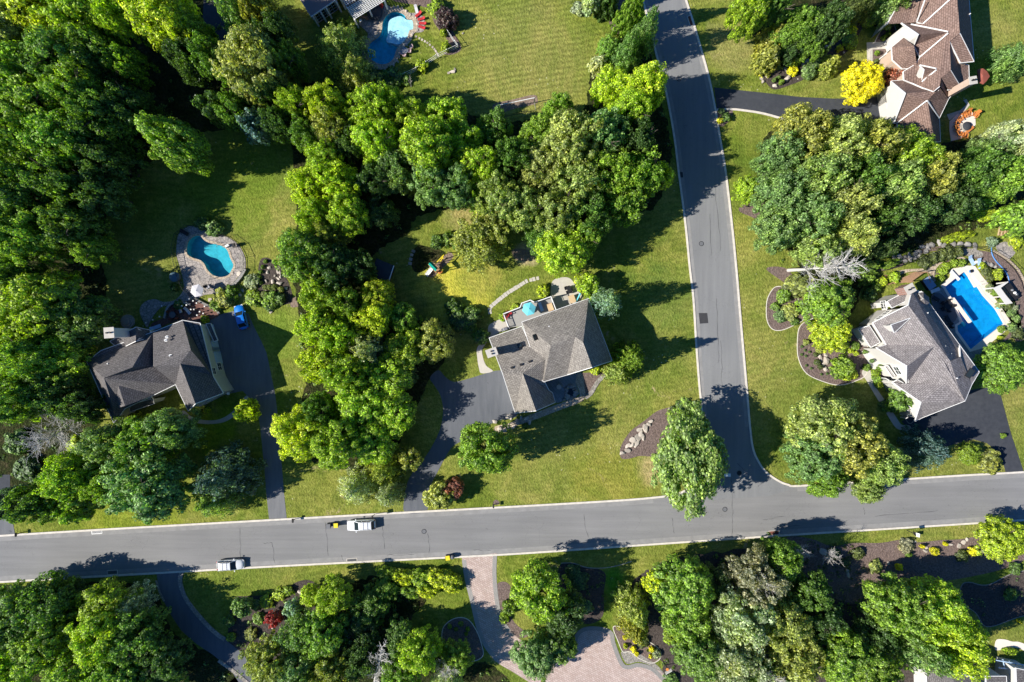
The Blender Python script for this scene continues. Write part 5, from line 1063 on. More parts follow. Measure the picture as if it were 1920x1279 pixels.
h.block(dict(a=(386,607,3.1), b=(395,607,3.1), c=(408,638,3.1), d=(401,640.5,3.1)), [('a','b','c','d')], inset=.1, walls=False)
for x, y, z in ((313,632,7.9),(311,638,8.2),(320,667,9.6),(204,682,7.6),(428,738,3)): h.vent(x, y, z)
for t_ in (.42,.64,.86): h.door(415,665,t_,2.7,2.4,M['lblue'])
h.window(415,665,.2,1,1.2,1.4); h.window(415,665,.12,3.6,1.0,1.2); h.window(395,765,.3,1,1.4,1.4); h.window(395,765,.7,1,1.4,1.4)
h.finish()

# --- the right house
h = House('grey_roofed_house', 'right house with grey shingled roof and white walls beside the rectangular pool', 'house', (1715, 660), M['roofr'], M['stucco']); h.hs = .85
h.block(dict(n1=(1703.3,571.8,10.6), s1=(1809.6,751.8,9.3), sw=(1730,783,5.8), w1=(1716,790,5.6), ga=(1727.2,754.6,8.9), gb=(1773.7,720,9.0), w2=(1676,719,5.8), aS=(1699.8,720.5,6.4), a=(1700.5,686.3,10.3), ab=(1753.3,648.3,10.4), aN=(1643,652,6.2), w=(1636.5,605,6.2), wn=(1662,646.5,6.2), rb=(1781.4,676.7,10.4), ra=(1763,686,9.8), re=(1801,735.6,9.8)),
        [('n1','w','wn','ab'), ('wn','aN','a','ab'), ('a','aS','ab'), ('n1','ab','rb'), ('ab','aS','w2','gb'), ('w2','ga','gb'), ('ab','gb','s1','re','ra','rb'), ('gb','ga','w1','sw','s1')], skip=())
h.block(dict(n1=(1703.3,571.8,10.55), n0=(1710,546.5,8.9), ne=(1722,545,6.4), e=(1742.7,569,6.2), x1=(1800,648,6.2), x2=(1801,669,7.4), rb=(1781.4,676.7,10.35)), [('n0','ne','e','x1','x2','rb','n1')])
h.block(dict(ra=(1763,686,9.75), rb=(1781.4,677,10.0), x2=(1801,669,8.6), x1=(1800,648,7.5), d=(1836.3,697.6,7.5), e2=(1822,721.5,8.2), re=(1801,735.6,9.75), s1=(1809.6,751.8,9.25)), [('ra','rb','x2','x1','d','e2','re'), ('re','e2','s1')], inset=.2)
# front dormer, hexagonal turret roof, side and front lean-to roofs
gable(h, (1671,609,10.4), (1706.8,596.4,10.2), (1657,612,8.8), (1677,624,8.8), inset=.15, z0=5)
h.block(dict(a=(1721.5,549,7.4), b=(1731,552-4,7.6), c=(1742,557.5,7.4), d=(1743,568,7.2), e=(1735,573,7.2), f=(1723.5,566,7.2), o=(1732,560,9.2)), [('a','b','o'),('b','c','o'),('c','d','o'),('d','e','o'),('e','f','o'),('f','a','o')], inset=.2)
h.block(dict(a=(1664,565,6.6), b=(1694,549,6.6), c=(1704,550,6.8), d=(1710.5,558.5,7.6), e=(1672.5,577.5,7.6)), [('a','b','c','d','e')], inset=.15)
h.block(dict(a=(1609.7,617,3.2), b=(1630,610.5,4.2), c=(1650.5,642,4.2), d=(1633,651.5,3.2)), [('a','b','c','d')], inset=.25)
h.block(dict(a=(1673,717.5,5.0), b=(1683,712,6.0), c=(1700.5,722,6.0), d=(1726,752,4.9), e=(1718,756,4.6)), [('a','b','c','d','e')], inset=.2)
h.block(dict(a=(1697,765,3.0), b=(1703,760.5,4.2), c=(1722,775,4.2), d=(1717.5,782,3.0)), [('a','b','c','d')], inset=.15)
h.block(dict(a=(1659,686.5,3.0), b=(1665,685.5,3.6), c=(1679,705.5,3.6), d=(1674.5,709,3.0)), [('a','b','c','d')], inset=.12)
h.chimney(1706, 542, 8.2, 1.3, 1.2, R(30), M['brick'], 5.4)
for x, y, z in ((1737,587,7.0),(1769.5,649,7.4),(1780.5,663.5,7.2),(1792,709,8.2)): h.vent(x, y, z)
h.skylight(1818.5,700,7.75,.9,1.5,R(-35),(0,R(-10)))
h.window(1660,712,.5,.8,2.6,1.5,3,2); h.window(1595,622,.3,1,1.3,1.4,3,3); h.window(1612,640,.7,1,1.3,1.4,3,3)
for t_ in (.25,.6): h.window(1620,600,t_,3.6,1.1,1.3)
for t_ in (.3,.7): h.window(1690,790,t_,1,1.5,1.5)
h.window(1660,690,.3,3.9,1.3,1.4); h.window(1615,570,.5,3.4,1.2,1.4); h.window(1615,570,.8,3.4,1.0,1.2)
h.finish()
p_ = MB(); lo = P(1640, 668); 
for q, w_, d_, zz in (((1640,671),3.6,2.6,.22),((1632,674),3.8,1.2,.12)): c_ = P(*q)-lo; p_.box((c_.x,c_.y,zz/2),(w_,d_,zz),R(-58),M['stucco'])
p_.build('porch_step', None, None, lo, label='white porch steps with potted plants before the grey-roofed house', cat='steps')

# --- the upper right house
h = House('brown_roofed_house', 'upper right house with brown gabled roofs, white trim and a tall orange brick chimney', 'house', (1740, 120), M['rooft'], M['tanbrick'])
h.block(dict(r0=(1790,-60,10.4), r1=(1799.8,62,10.4), r2=(1780.8,77.8,9.6), r3=(1782.6,131.6,9.6), r4=(1765,145.6,9.2), r5=(1762,162,9.2), q=(1751,171.3,8.9), v=(1722,161,6), d0=(1695,150,6), p0=(1694,134,5.8), p1=(1717,120,6.2), t0=(1725,107,6.4), vb=(1777.6,60.5,9.4), n0=(1706,44.5,6.2), m0=(1730.7,44.4,7.2), m1=(1718.5,41.3,6.4), m2=(1737,-60,6.4)),
        [('r0','m2','m1','m0','n0','vb','r1'), ('r1','vb','t0','p1','p0','d0','v','q','r5','r4','r3','r2')], skip=())
h.block(dict(r0=(1790,-60,10.35), r1=(1799.8,62,10.35), e1=(1826.5,115.2,6.6), e0=(1812,-60,6.4)), [('r0','r1','e1','e0')])
h.block(dict(a=(1780.8,77.8,9.5), b=(1799.8,62,10.3), c=(1826.4,115.2,8.4), d=(1801.4,117.6,8.0)), [('a','b','c','d')], inset=.2)
h.block(dict(a=(1780.8,78.5,9.5), b=(1801.4,118,6.6), c=(1816.4,122,6.2), d=(1817.3,146.4,6.2), e=(1799.4,158.5,6.4), f=(1782.6,131.6,9.5)), [('a','b','c','d','e','f')])
h.block(dict(a=(1765,145.6,9.2), b=(1782.6,131.6,9.6), c=(1799,158.8,7.8), d=(1794,167,7.0), e=(1777.8,168.4,7.4)), [('a','b','c','d','e')], inset=.2)
h.block(dict(a=(1765.4,146.5,9.1), b=(1777.5,168.6,6.2), c=(1794,167.5,6.0), d=(1778.5,185.5,5.9), e=(1764,162.5,8.9)), [('a','b','c','d','e')], inset=.25)
gable(h, (1722,65,9.2), (1777.6,60.5,9.5), (1690,42.8,5.9), (1713.8,85.5,6.6), (1706.5,44.8,6.2), (1725,107,6.4), wm=M['stucco'])
h.block(dict(a=(1693.8,70.7,5.4), b=(1672,88.8,5.2), c=(1673.8,112.6,5.2), d=(1692,129,5.2), e=(1720,127.6,6.0), o=(1713.8,86,8.3)), [('a','b','o'),('b','c','o'),('c','d','o'),('d','e','o')], skip=(('e','o'),('o','a')))
gable(h, (1733.8,130.5,8.6), (1755.7,129.6,8.8), (1724.5,122,6.4), (1728.5,152,6.4), (1741,124.5,7.4), (1735,150,6.8), wm=M['stucco'], inset=.15, z0=4)
h.block(dict(a=(1693.8,133,3.6), b=(1715,130.5,5.2), c=(1716,153.6,5.2), d=(1695,149.8,3.6)), [('a','b','c','d')], inset=.25)
h.block(dict(n=(1671,152,5.0), n2=(1695,150,5.2), v=(1729.5,165,6.3), q=(1751,171.3,8.2), q2=(1762,164,8.8), q3=(1778.3,186,6.0), k=(1760.7,222.6,5.6), c=(1738.8,188.5,8.0), f=(1682.5,230.7,5.0), s=(1676.3,231,4.8), a=(1697.6,175,8.2), q1=(1744,172,8.2)),
        [('n','n2','v','q','q1','a'), ('a','q1','q','q2','q3','k','c','f','s')], wm=M['stucco'])
h.block(dict(c=(1738.8,188,8.1), c2=(1743,226,8.1), f=(1682.5,231,4.8), g=(1690,266,4.8), g2=(1753,266,8.1), k=(1761.5,222,4.9), k2=(1763.5,266,4.8)), [('c','f','g','g2','c2'), ('c','c2','g2','k2','k')], inset=.25)
h.block(dict(a=(1671,153,3.1), b=(1676,153,3.7), c=(1681,229,3.7), d=(1675,229,3.1)), [('a','b','c','d')], inset=.1)
h.block(dict(a=(1664,45,5.6), b=(1722,-60,5.6), c=(1737,-60,6.6), d=(1717,42,6.6), e=(1706,43,6.0)), [('a','b','c','d','e')], inset=.2, wm=M['stucco'])
h.chimney(1824, 151, 11.5, .95, .95, R(10), M['tanbrick'])
for x, y, z in ((1816,28,6.9),(1789,101,8.2),(1719,37,6.4)): h.vent(x, y, z)
# white valley and rake flashings
tr_ = MB()
for a_, b_ in (((1782,-2,10),(1731,44,7.3)),((1708,45.5,6.5),(1777.6,59.5,9.65)),((1777.8,62,9.65),(1725,106.5,6.6)),((1724.5,122,6.8),(1755.5,128.6,9.0)),((1755.7,131,9.0),(1728.5,153,6.8)),((1695,150,5.5),(1729,165,6.6)),((1729,165,6.6),(1751.5,171,8.4)),((1738,188.5,8.35),(1683,230,5.1)),((1739,189,8.35),(1761,222,5.6)),((1734,0,8.7),(1719,41,6.6)),((1690,43,6.2),(1722,65,9.45)),((1722,65,9.45),(1714,85,6.8)),((1671.3,153,5.3),(1697.6,175,8.45)),((1697.6,175,8.45),(1676.3,230,5.1))):
    tr_.beam(h.L(P(*a_)), h.L(P(*b_)), .17, .10)
tr_.build('valley_flashing', M['white'], h.e)
for t_ in (.3,.7): h.window(1650,108,t_,.8,1.2,1.9,2,3); h.window(1672,135,t_,.8,1.1,1.9,2,3)
for t_ in (.5,.68): h.window(1660,20,t_,1.0,1.5,2.6,3,4)
h.window(1705,148,.5,5.2,1.1,1.5,2,3); h.window(1800,200,.5,1,2,1.6); h.door(1655,195,.3,2.6,2.3,M['stucco']); h.door(1655,195,.7,2.6,2.3,M['stucco'])
h.finish()

# --- the top brick house with its pergola
h = House('red_brick_house', 'red brick house with brown metal porch roof at the top edge beside the white pergola', 'house', (600, -20), M['roofm'], M['brick'])
h.block(dict(a=(583,31,3.9), b=(632,-2.5,3.9), c=(615,-60,6.2), d=(540,-60,5.5), e=(558,-9,4.6)), [('a','b','c','d','e')], inset=.5)
h.block(dict(a=(631,-14,5.6), b=(720,-58,5.6), c=(720,-120,8), d=(600,-120,8)), [('a','b','c','d')], inset=.3)
b = MB(); q0, q1 = h.L(P(558,-9,4.62)), h.L(P(583,31,3.95)); r0, r1 = h.L(P(615,-60,6.22)), h.L(P(632,-2.5,3.95))
for i in range(13): t_ = i/12; b.beam(q0.lerp(r0, t_), q1.lerp(r1, t_), .06, .07)
b.build('roof_seams', M['roofm'], h.e)
for q in ((588,36),(598,49),(612,41),(622,34),(640,22),(648,17)): c_ = h.L(P(*q)); b = MB(); b.box((c_.x,c_.y,1.7),(.28,.28,3.4),R(33)); b.build('porch_column', M['white'], h.e)
for t_ in (.25,.7): h.window(608,50,t_,.4,1.9,2.4,3,3)
for t_ in (.12,.32): h.window(660,0,t_,.8,1.6,1.6,3,2)
h.finish()
h = House('taupe_fronted_house', 'partly seen house with taupe roofs and white trim at the bottom right corner', 'house', (1800, 1300), M['roofl'], M['stucco'])
gable(h, (1772,1254,7.5), (1830,1338,8), (1736,1236,4.2), (1829.6,1272,7.0), (1740,1340,4.2), (1835,1340,5), inset=.3)
h.block(dict(a=(1849,1268,5), b=(1887,1268,5), c=(1890,1340,5), d=(1849,1340,5)), [('a','b','c','d')], inset=.3)
h.block(dict(a=(1905,1253,5), b=(1950,1262,5), c=(1950,1340,6), d=(1908,1340,6)), [('a','b','c','d')], inset=.3)
h.finish()
b = MB(); lo = P(1905, 1240)
for i in range(6): q = P(1880+i*12, 1236+i*3.2, 2.6)-lo; b.beam(q, P(1884+i*12, 1255+i*3, 2.6)-lo, .1, .14)
for a_, c_ in (((1868,1238),(1950,1252)),((1872,1252),(1950,1262))): b.beam(P(*a_, 2.7)-lo, P(*c_, 2.7)-lo, .14, .16)
for q in ((1870,1238),(1872,1252),(1912,1246),(1915,1257)): c_ = P(*q, 0)-lo; b.box((c_.x,c_.y,1.3),(.15,.15,2.6))
b.build('entry_trellis', M['lblue'], None, lo, label='slatted entry trellis in the shade at the bottom right corner house', cat='trellis')
# ---------------------------------------------------------------- pools and terraces
def pool(loop, label, depth, mat, loc, coping, cw=.45, zc=.09, wl=-.10):
    e_ = empty('swimming_pool', P(*loc), 0, label, 'swimming pool'); lo = e_.location
    q = [P(x, y)-lo for x, y in loop]; N = len(q); A = area2(q); q = q if A > 0 else q[::-1]
    b = MB(); vs = [(p.x, p.y, .01) for p in q]+[(p.x, p.y, -depth) for p in q]; b.add(vs, [(i, (i+1) % N, N+(i+1) % N, N+i)[::-1] for i in range(N)], mat)
    tr = [t for t in tessellate_polygon([[Vector((p.x, p.y, 0)) for p in q]])]
    b.add([(p.x, p.y, -depth) for p in q], [t if (q[t[1]]-q[t[0]]).cross(q[t[2]]-q[t[0]]).z > 0 else t[::-1] for t in tr], mat)
    b.build('basin', mat, e_)
    b = MB(); b.add([(p.x, p.y, wl) for p in q], [t if (q[t[1]]-q[t[0]]).cross(q[t[2]]-q[t[0]]).z > 0 else t[::-1] for t in tr], M['water']); b.build('water', M['water'], e_)
    b = MB(); out = []
    for i in range(N):
        t = (q[(i+1) % N]-q[i-1]).normalized(); n_ = Vector((t.y, -t.x, 0)); out += [(q[i]-n_*.03), (q[i]+n_*cw)]
    vs = [(out[2*i+k].x, out[2*i+k].y, z) for i in range(N) for k, z in ((0, -.14), (0, zc), (1, zc), (1, 0))]
    b.add(vs, [(4*i+k, 4*i+k+1, 4*((i+1) % N)+k+1, 4*((i+1) % N)+k)[::-1] for i in range(N) for k in range(3)], coping); b.build('coping', coping, e_)
    return e_
def inner(loop, d):
    """the loop grown outwards by d pixels, used to cut a terrace around a pool"""
    cx = sum(p[0] for p in loop)/len(loop); cy = sum(p[1] for p in loop)/len(loop); N = len(loop); o = []
    for i in range(N):
        a_, b_ = loop[i-1], loop[(i+1) % N]; t = (b_[0]-a_[0], b_[1]-a_[1]); l = math.hypot(*t) or 1; o.append((t[1]/l, -t[0]/l))
    sg = 1 if sum((loop[i][0]-cx)*o[i][0]+(loop[i][1]-cy)*o[i][1] for i in range(N)) > 0 else -1
    return [(loop[i][0]+sg*d*o[i][0], loop[i][1]+sg*d*o[i][1]) for i in range(N)]
def terrace(name, pts, z, m, hole=None, smooth=True): return sheet(name, pts, z, M[m], holes=[hole] if hole else (), smooth=smooth, thick=z*.9)
# left pool
pool(poolA, 'kidney-shaped teal pool, half in tree shade, behind the charcoal-roofed house', 1.7, M['pa'], (393,480), M['flagtan'], .35)
terrace('pool_terrace', [(331,465),(334,442),(345,428),(362,424),(380,430),(395,438),(415,442),(432,447),(446,458),(456,474),(461,492),(460,508),(452,520),(438,534),(420,544),(400,551),(384,553),(372,560),(362,574),(340,572),(318,572),(300,578),(283,600),(276,614),(266,596),(262,580),(272,566),(290,561),(306,566),(325,564),(338,554),(345,538),(341,515),(336,495),(331,480)], .05, 'flag', inner(poolA, 3.2))
terrace('brick_terrace', [(314,592),(320,575),(332,568),(350,565),(368,562),(385,572),(405,582),(412,590),(400,598),(380,604),(360,606),(345,600),(320,606),(300,614),(284,622),(284,608),(298,600)], .09, 'redpat')
ribbon('terrace_wall', [(310,597),(317,576),(330,568),(348,568),(360,572)], .35, 0, .5, M['stone']); ribbon('terrace_wall', [(366,560),(385,570),(405,580),(413,589)], .35, 0, .5, M['stone']); ribbon('terrace_wall', [(461,505),(452,520),(438,535),(420,546),(402,553)], .5, 0, .5, M['stone'])
sheet('gravel_border', [(448,480),(457,482),(461,495),(459,508),(452,512),(451,498)], .056, M['gravel'], smooth=True)
# pool of the brick house
eB = pool(poolB, 'curved blue pool with a broad white sun ledge and rock coping, beside the white pergola', 1.25, M['pb'], (732,72), M['flagtan'], .7)
sh = [(731,36),(750,29),(762,36),(773,38),(775,54),(768,58),(764,70),(757,79),(745,82),(735,80),(724,76),(727,64),(727,50)]
b = MB(); q = [P(x, y)-eB.location for x, y in catmull(sh, n=4)]; tr = tessellate_polygon([[Vector((p.x, p.y, 0)) for p in q]]); n_ = len(q)
b.add([(p.x, p.y, -.22) for p in q], [t if (q[t[1]]-q[t[0]]).cross(q[t[2]]-q[t[0]]).z > 0 else t[::-1] for t in tr], M['shelf']); b.add([(p.x, p.y, z) for z in (-.22, -1.24) for p in q], [(i, (i+1) % n_, n_+(i+1) % n_, n_+i) for i in range(n_)], M['shelf']); b.build('sun_ledge', M['shelf'], eB)
terrace('pool_terrace', [(700,30),(720,10),(735,14),(752,16),(768,24),(783,25),(795,34),(796,50),(792,60),(774,62),(772,72),(762,84),(750,94),(746,108),(738,121),(720,130),(700,129),(684,118),(678,100),(676,86),(686,74),(690,64),(683,55),(672,44),(680,30)], .05, 'flag', inner(poolB, 4))
# pool of the grey-roofed house
pool(poolC, 'large rectangular bright blue pool beside the grey-roofed house', 1.7, M['pc'], (1825,580), M['deckpool'], .4)
hC = inner(poolC, 3.4)
sheet('pool_paving', [(1768,541),(1763,536),(1780,520),(1784,504),(1797,502),(1812,498),(1828,499),(1841,518),(1852,531),(1863,557),(1876,575),(1899,610),(1871,632),(1849,650),(1822,668),(1810,690),(1750,570)], .05, M['deckpool'], holes=[hC], thick=.045)
sheet('slate_paving', [(1747,568),(1755,540),(1768,540),(1790,575),(1799,606),(1792,612),(1794,623),(1818,660),(1846,652),(1826,680),(1838,700),(1800,660)], .058, M['slate'])
sheet('slate_paving', [(1745,560),(1762,550),(1785,575),(1794,590),(1790,602),(1775,612),(1762,605)], .064, M['drive3'], smooth=True)
b = MB(); lo = P(1800, 582); b.box((0,0,.30),(5.0,.42,.5),math.atan2(-(604-559),(1817-1784)),M['deckpool']); b.build('spill_wall',None,None,lo,label='long white raised wall along the left side of the rectangular pool',cat='wall')
b = MB(); d_ = P(1793,524)-P(1779,509); rz = math.atan2(d_.y,d_.x); b.box((0,0,.55),(2.1,.5,.07),rz,M['white']); b.box((-d_.normalized().x*.6,-d_.normalized().y*.6,.3),(.5,.4,.45),rz,M['stucco']); b.build('diving_board',None,None,P(1786.5,517),label='white diving board at the top end of the rectangular pool',cat='diving board')
sheet('pool_pad', [(1815,522),(1823,515),(1839,533),(1828,538)], .075, M['white'], thick=.04)
b = MB(); lo = P(1802, 604)
for i in range(3):
    c_ = P(1805-i*3.2,605+i*2.2)-lo; b.box((c_.x,c_.y,-.25-.3*i),(1.5,.5,.3),R(-50),M['pb'])
b.build('pool_steps',None,None,lo,label='pale steps going down into the lower left corner of the rectangular pool',cat='steps')
terrace('garden_path', [(1664,519),(1680,510),(1700,505),(1722,504),(1742,502),(1752,494),(1765,483),(1785,478),(1800,480),(1812,486),(1808,490),(1795,485),(1778,487),(1765,494),(1755,505),(1756,522),(1750,528),(1742,512),(1720,509),(1700,511),(1682,518),(1668,526)], .03, 'flagtan')
sheet('brick_pad', [(1650,519),(1667,513),(1667,521),(1655,526)], .04, M['brick'], thick=.03)
bed([(1757,520),(1758,508),(1766,497),(1778,488),(1795,486),(1806,490),(1805,499),(1785,502),(1772,515),(1766,526)], edge=False)
bed([(1842,500),(1860,495),(1880,510),(1895,535),(1905,570),(1915,610),(1900,630),(1880,640),(1898,612),(1880,580),(1868,558),(1855,530),(1843,515)], edge=False)
sheet('stone_paving', [(1867,463),(1880,454),(1892,456),(1904,472),(1890,486),(1876,476)], .025, M['flag'], smooth=True); sheet('gravel', [(1800,470),(1822,466),(1842,474),(1838,482),(1815,480)], .025, M['gravel'], smooth=True)
# paths and patios of the other plots
terrace('patio', [(1034,532),(1040,524),(1048,521),(1062,520),(1071,524),(1078,534),(1085,547),(1092,560),(1060,575),(1041,582),(1033,558)], .04, 'conc')
terrace('garden_path', [(903,700),(898,690),(895,672),(894,655),(900,645),(910,640),(914,632),(916,612),(926,604),(944,598),(952,612),(935,624),(918,634),(910,646),(904,656),(906,672),(912,686),(924,696)], .035, 'conc')
terrace('front_path', [(1085,698),(1093,704),(1096,726),(1097,744),(1088,754),(1066,763),(1036,774),(1005,786),(975,796),(950,806),(930,812),(928,800),(950,795),(975,785),(1002,775),(1032,763),(1060,753),(1080,746),(1087,740),(1082,722),(1079,716)], .035, 'flagtan')
sheet('courtyard_paving', [(1022,716),(1064,702),(1084,700),(1080,718),(1086,738),(1078,746),(1044,756),(1034,736)], .02, M['slate'])
terrace('front_path', [(345,770),(360,782),(385,788),(412,786),(436,772),(452,752),(462,742),(466,748),(455,764),(440,780),(418,792),(385,795),(358,790),(338,778)], .035, 'conc')
terrace('front_path', [(1622,690),(1632,695),(1640,722),(1662,755),(1680,782),(1690,796),(1705,798),(1708,806),(1692,807),(1678,800),(1660,772),(1640,740),(1626,716),(1616,700)], .035, 'conc')
terrace('front_path', [(1625,80),(1664,78),(1664,92),(1636,93),(1636,124),(1626,126)], .035, 'conc', smooth=False)
sheet('fire_pit_patio', [(1780,228),(1795,213.7),(1828,210.5),(1829,234),(1814,253),(1804,259.5),(1783,265),(1780,245)], .05, M['deckpool'], thick=.045); sheet('back_path', [(1775,215),(1800,207),(1812,196),(1806,188),(1812,186),(1818,197),(1808,210),(1795,214),(1780,226)], .03, M['conc'])
terrace('entry_path', [(1868,1200),(1884,1199),(1898,1203),(1912,1204),(1935,1215),(1935,1228),(1912,1216),(1895,1214),(1880,1218),(1866,1218)], .035, 'deckpool')
ribbon('stone_edging', [(1052,1056),(1075,1056),(1100,1064),(1130,1065),(1160,1060),(1185,1052)], .12, 0, .06, M['stone'])

# ---------------------------------------------------------------- stones
def rock_mesh(seed):
    rs = random.Random(seed); bm = bmesh.new(); bmesh.ops.create_icosphere(bm, subdivisions=2, radius=1)
    ax = [Vector((rs.gauss(0, 1), rs.gauss(0, 1), rs.gauss(0, 1))).normalized() for _ in range(10)]; of = [rs.uniform(.42, .75) for _ in ax]
    for v in bm.verts:
        for a_, o_ in zip(ax, of):
            k = v.co.dot(a_)
            if k > o_: v.co -= a_*(k-o_)
        v.co *= rs.uniform(.95, 1.05)
    me = bpy.data.meshes.new('boulder'); bm.to_mesh(me); bm.free(); return me
ROCK = {k: [rock_mesh(s) for s in (1, 2, 3, 4)] for k in ('stone', 'tanstone')}
for k, l in ROCK.items():
    for me in l: me.materials.append(M[k])
rk = random.Random(9)
def rocks(pts, label, group, m='stone', base=.45, special=None):
    for i, p in enumerate(pts):
        x, y = p[:2]; s = (p[2] if len(p) > 2 else 1)*base; o = link('boulder', rk.choice(ROCK[m]), None, P(x, y), rk.uniform(0, 6), (s*rk.uniform(.9, 1.3), s*rk.uniform(.7, 1), s*rk.uniform(.5, .75)))
        o.location.z = s*.18; tag(o, (special or {}).get(i, label), 'boulder', group)
def cv(pts, ox, oy, k): return [(ox+p[0]/k, oy+p[1]/k)+tuple(p[2:]) for p in pts]
rocks(cv([(825,840),(862,818),(868,782),(897,775),(932,768,1.2),(905,735,1.2),(945,722,1.3),(978,718,1.2),(965,688),(960,660),(998,652,1.4),(1020,625),(1037,603,.9),(1200,505),(1240,520)], 960, 640, 4), 'tan boulder in the diagonal row across the triangular mulch bed', 'boulder row of the triangular mulch bed', 'tanstone', .60)
rocks(cv([(690,930),(780,930),(780,990),(870,935),(880,1000),(950,900),(980,970),(1050,930),(1130,930),(1060,860),(1130,840),(1180,760,1.3),(1230,830),(1270,760),(1330,730)], 1600, 380, 9.14)+cv([(90,250),(145,268,1.2),(205,262,1.2),(268,265,1.2),(330,272,1.2),(400,284,1.1),(30,270),(0,290)], 1740, 400, 4.567), 'gray boulder of the dry-laid wall above the curved pool fence', 'boulder wall above the rectangular pool', 'stone', .58)
rocks(cv([(265,240),(240,330),(200,500),(340,520,1.3),(480,540,1.3),(440,450),(500,420),(490,340,1.2),(430,310),(470,240),(380,400,.7),(610,640),(300,1105,1.2),(210,690,.6),(310,700,.8)], 480, 480, 10.66), 'weathered boulder of the rock garden beside the middle wood', 'boulders of the left rock garden', 'tanstone', .40, {12: 'pale boulder standing alone at the bottom of the left rock garden'})
rocks(cv([(300,555),(320,600),(370,535),(465,650,1.4),(610,565,1.6),(850,350,1.2),(1085,185),(1030,250),(1160,130),(1230,80),(800,400),(740,565,.4),(590,450),(1290,250,.6),(1140,150,.8),(1040,235,.8),(1270,30,.8),(700,470,.7)], 1380, 60, 6.4), 'tan boulder along the rim of the rock garden above the upper right driveway', 'boulders of the upper rock garden', 'tanstone', .42, {3: 'large rounded reddish boulder nearest the upper right driveway', 4: 'tall tan boulder right beside the yellow mound shrub'})
rocks(cv([(695,20,1.1),(945,90,.8),(1005,195),(930,250,1.2),(950,325),(1035,345,1.6),(990,415),(1025,495,1.1),(1040,250,.8),(1130,130,.7),(1085,85,.8),(1240,95,.6)], 1440, 640, 9.6), 'cream stone in the curved chain of the large mulch bed', 'cream stones of the large mulch bed', 'tanstone', .48, {5: 'largest cream stone in the middle of the large mulch bed'})
rocks(cv([(240,1090),(300,1185,1.3),(350,1195),(430,1030),(620,1060,1.2),(520,1095,1.3),(400,1155,.8),(470,1150),(390,1030),(560,1040,.8),(650,1090)], 890, 620, 6.393), 'light stone of the small rockery at the middle house driveway corner', 'stones of the driveway corner rockery', 'tanstone', .5)
rocks([(566,1109,1.2),(1541,1033,1.6),(1590,1078),(1588,1070,.7),(1665,1056,.8),(1735,1032),(1737,1027,.7),(1782,1021,.8),(1797,1024,.9),(1806,1016,.9),(1812,1011,.7),(1716,1016,.5),(513,1176,.8),(466,1190,.8)], 'single pale landscape rock in a planted bed below the street', 'rocks in the lower beds', 'tanstone', .5)
rocks([(868,125-62,.5),(848,135,1.2),(853,132,.8),(842,137,.6),(436,504+9,.6),(449,513,1.2),(427,562,1.0),(420,566,.8),(440,556,1.1),(447,548,.8),(395,562,.8),(456,545,.8),(451,553,.9)], 'rough garden rock beside a pool terrace or lawn', 'loose garden rocks near the pools', 'tanstone', .5)
rocks([(1843,497),(1850,495),(1858,497,1.1),(1866,500,.9),(1870,506,.9),(1846,491,.7),(1853,505,.7)], 'gray rock in the planting above the right end of the blue pool', 'rocks behind the rectangular pool', 'stone', .5)
# rock rim of the curved pool
q = inner(poolB, 8)[6:66:2]
rocks([(x+rk.uniform(-1, 1), y+rk.uniform(-1, 1), .8) for x, y in q], 'flat rock in the rim around the curved blue pool', 'rim rocks of the curved pool', 'tanstone', .4)
# the stone ring of the courtyard pond
rocks([(1070+9*math.cos(t)*1.0, 735+11*math.sin(t)*1.0, .9) for t in [i*.52 for i in range(12)]]+[(1062,746),(1057,750,.8),(1065,727),(1053,722,.8)], 'gray stone of the ring around the small courtyard pond', 'ring stones of the courtyard pond', 'stone', .5)
b = MB(); b.lathe((0,0,.03),[(.9,0),(.85,.05)],20,M['water']); b.lathe((0,0,.02),[(1.0,0),(.95,.01)],20,M['dark']); b.build('pond',None,None,P(1070,735),label='small dark garden pond inside a ring of stones in the middle house courtyard',cat='pond')
b = MB(); b.lathe((0,0,0),[(.3,0),(.12,.1),(.12,.6),(.42,.7),(.4,.78)],14,M['conc']); b.build('bird_bath',None,None,P(1047.5,725),label='pale round bird bath in the shaded courtyard of the middle house',cat='bird bath')
# stepping stones
def steps(pts, label, group, m, w, d):
    for i, (x, y) in enumerate(pts):
        a_, c_ = pts[max(0, i-1)], pts[min(len(pts)-1, i+1)]; rz = math.atan2(-(c_[1]-a_[1]), c_[0]-a_[0]); b = MB(); b.box((0,0,.03),(w*rk.uniform(.9,1.05),d*rk.uniform(.85,1.05),.06),rz+rk.uniform(-.1,.1),m,.96)
        b.build('stepping_stone', m, None, P(x, y), label=label, cat='stepping stone', group=group)
steps(cv([(183,552),(180,512),(200,475),(230,448),(258,425),(285,401),(313,380),(341,358),(370,335),(402,311),(434,291),(462,274),(492,254),(524,237),(555,216),(586,196),(622,175),(673,160),(710,150),(755,140)],890,500,6.393), 'square gray stepping stone in the arc above the middle house deck', 'arc of stepping stones', M['conc'], .5, .68)
steps(cv([(1410,440),(1450,460),(1482,478),(1515,497),(1545,515),(1575,540),(1608,567),(1630,592),(1645,615),(1660,640),(1672,665)],560,0,6.4), 'small pale stepping stone in the curve on the lawn beside the curved pool', 'curve of small stepping stones', M['tanstone'], .34, .34)
steps([(775,471),(772,478),(770,486),(769,494)], 'rough flat stone along the left rim of the play yard gravel', 'flat stones at the play yard', M['stone'], .5, .6)

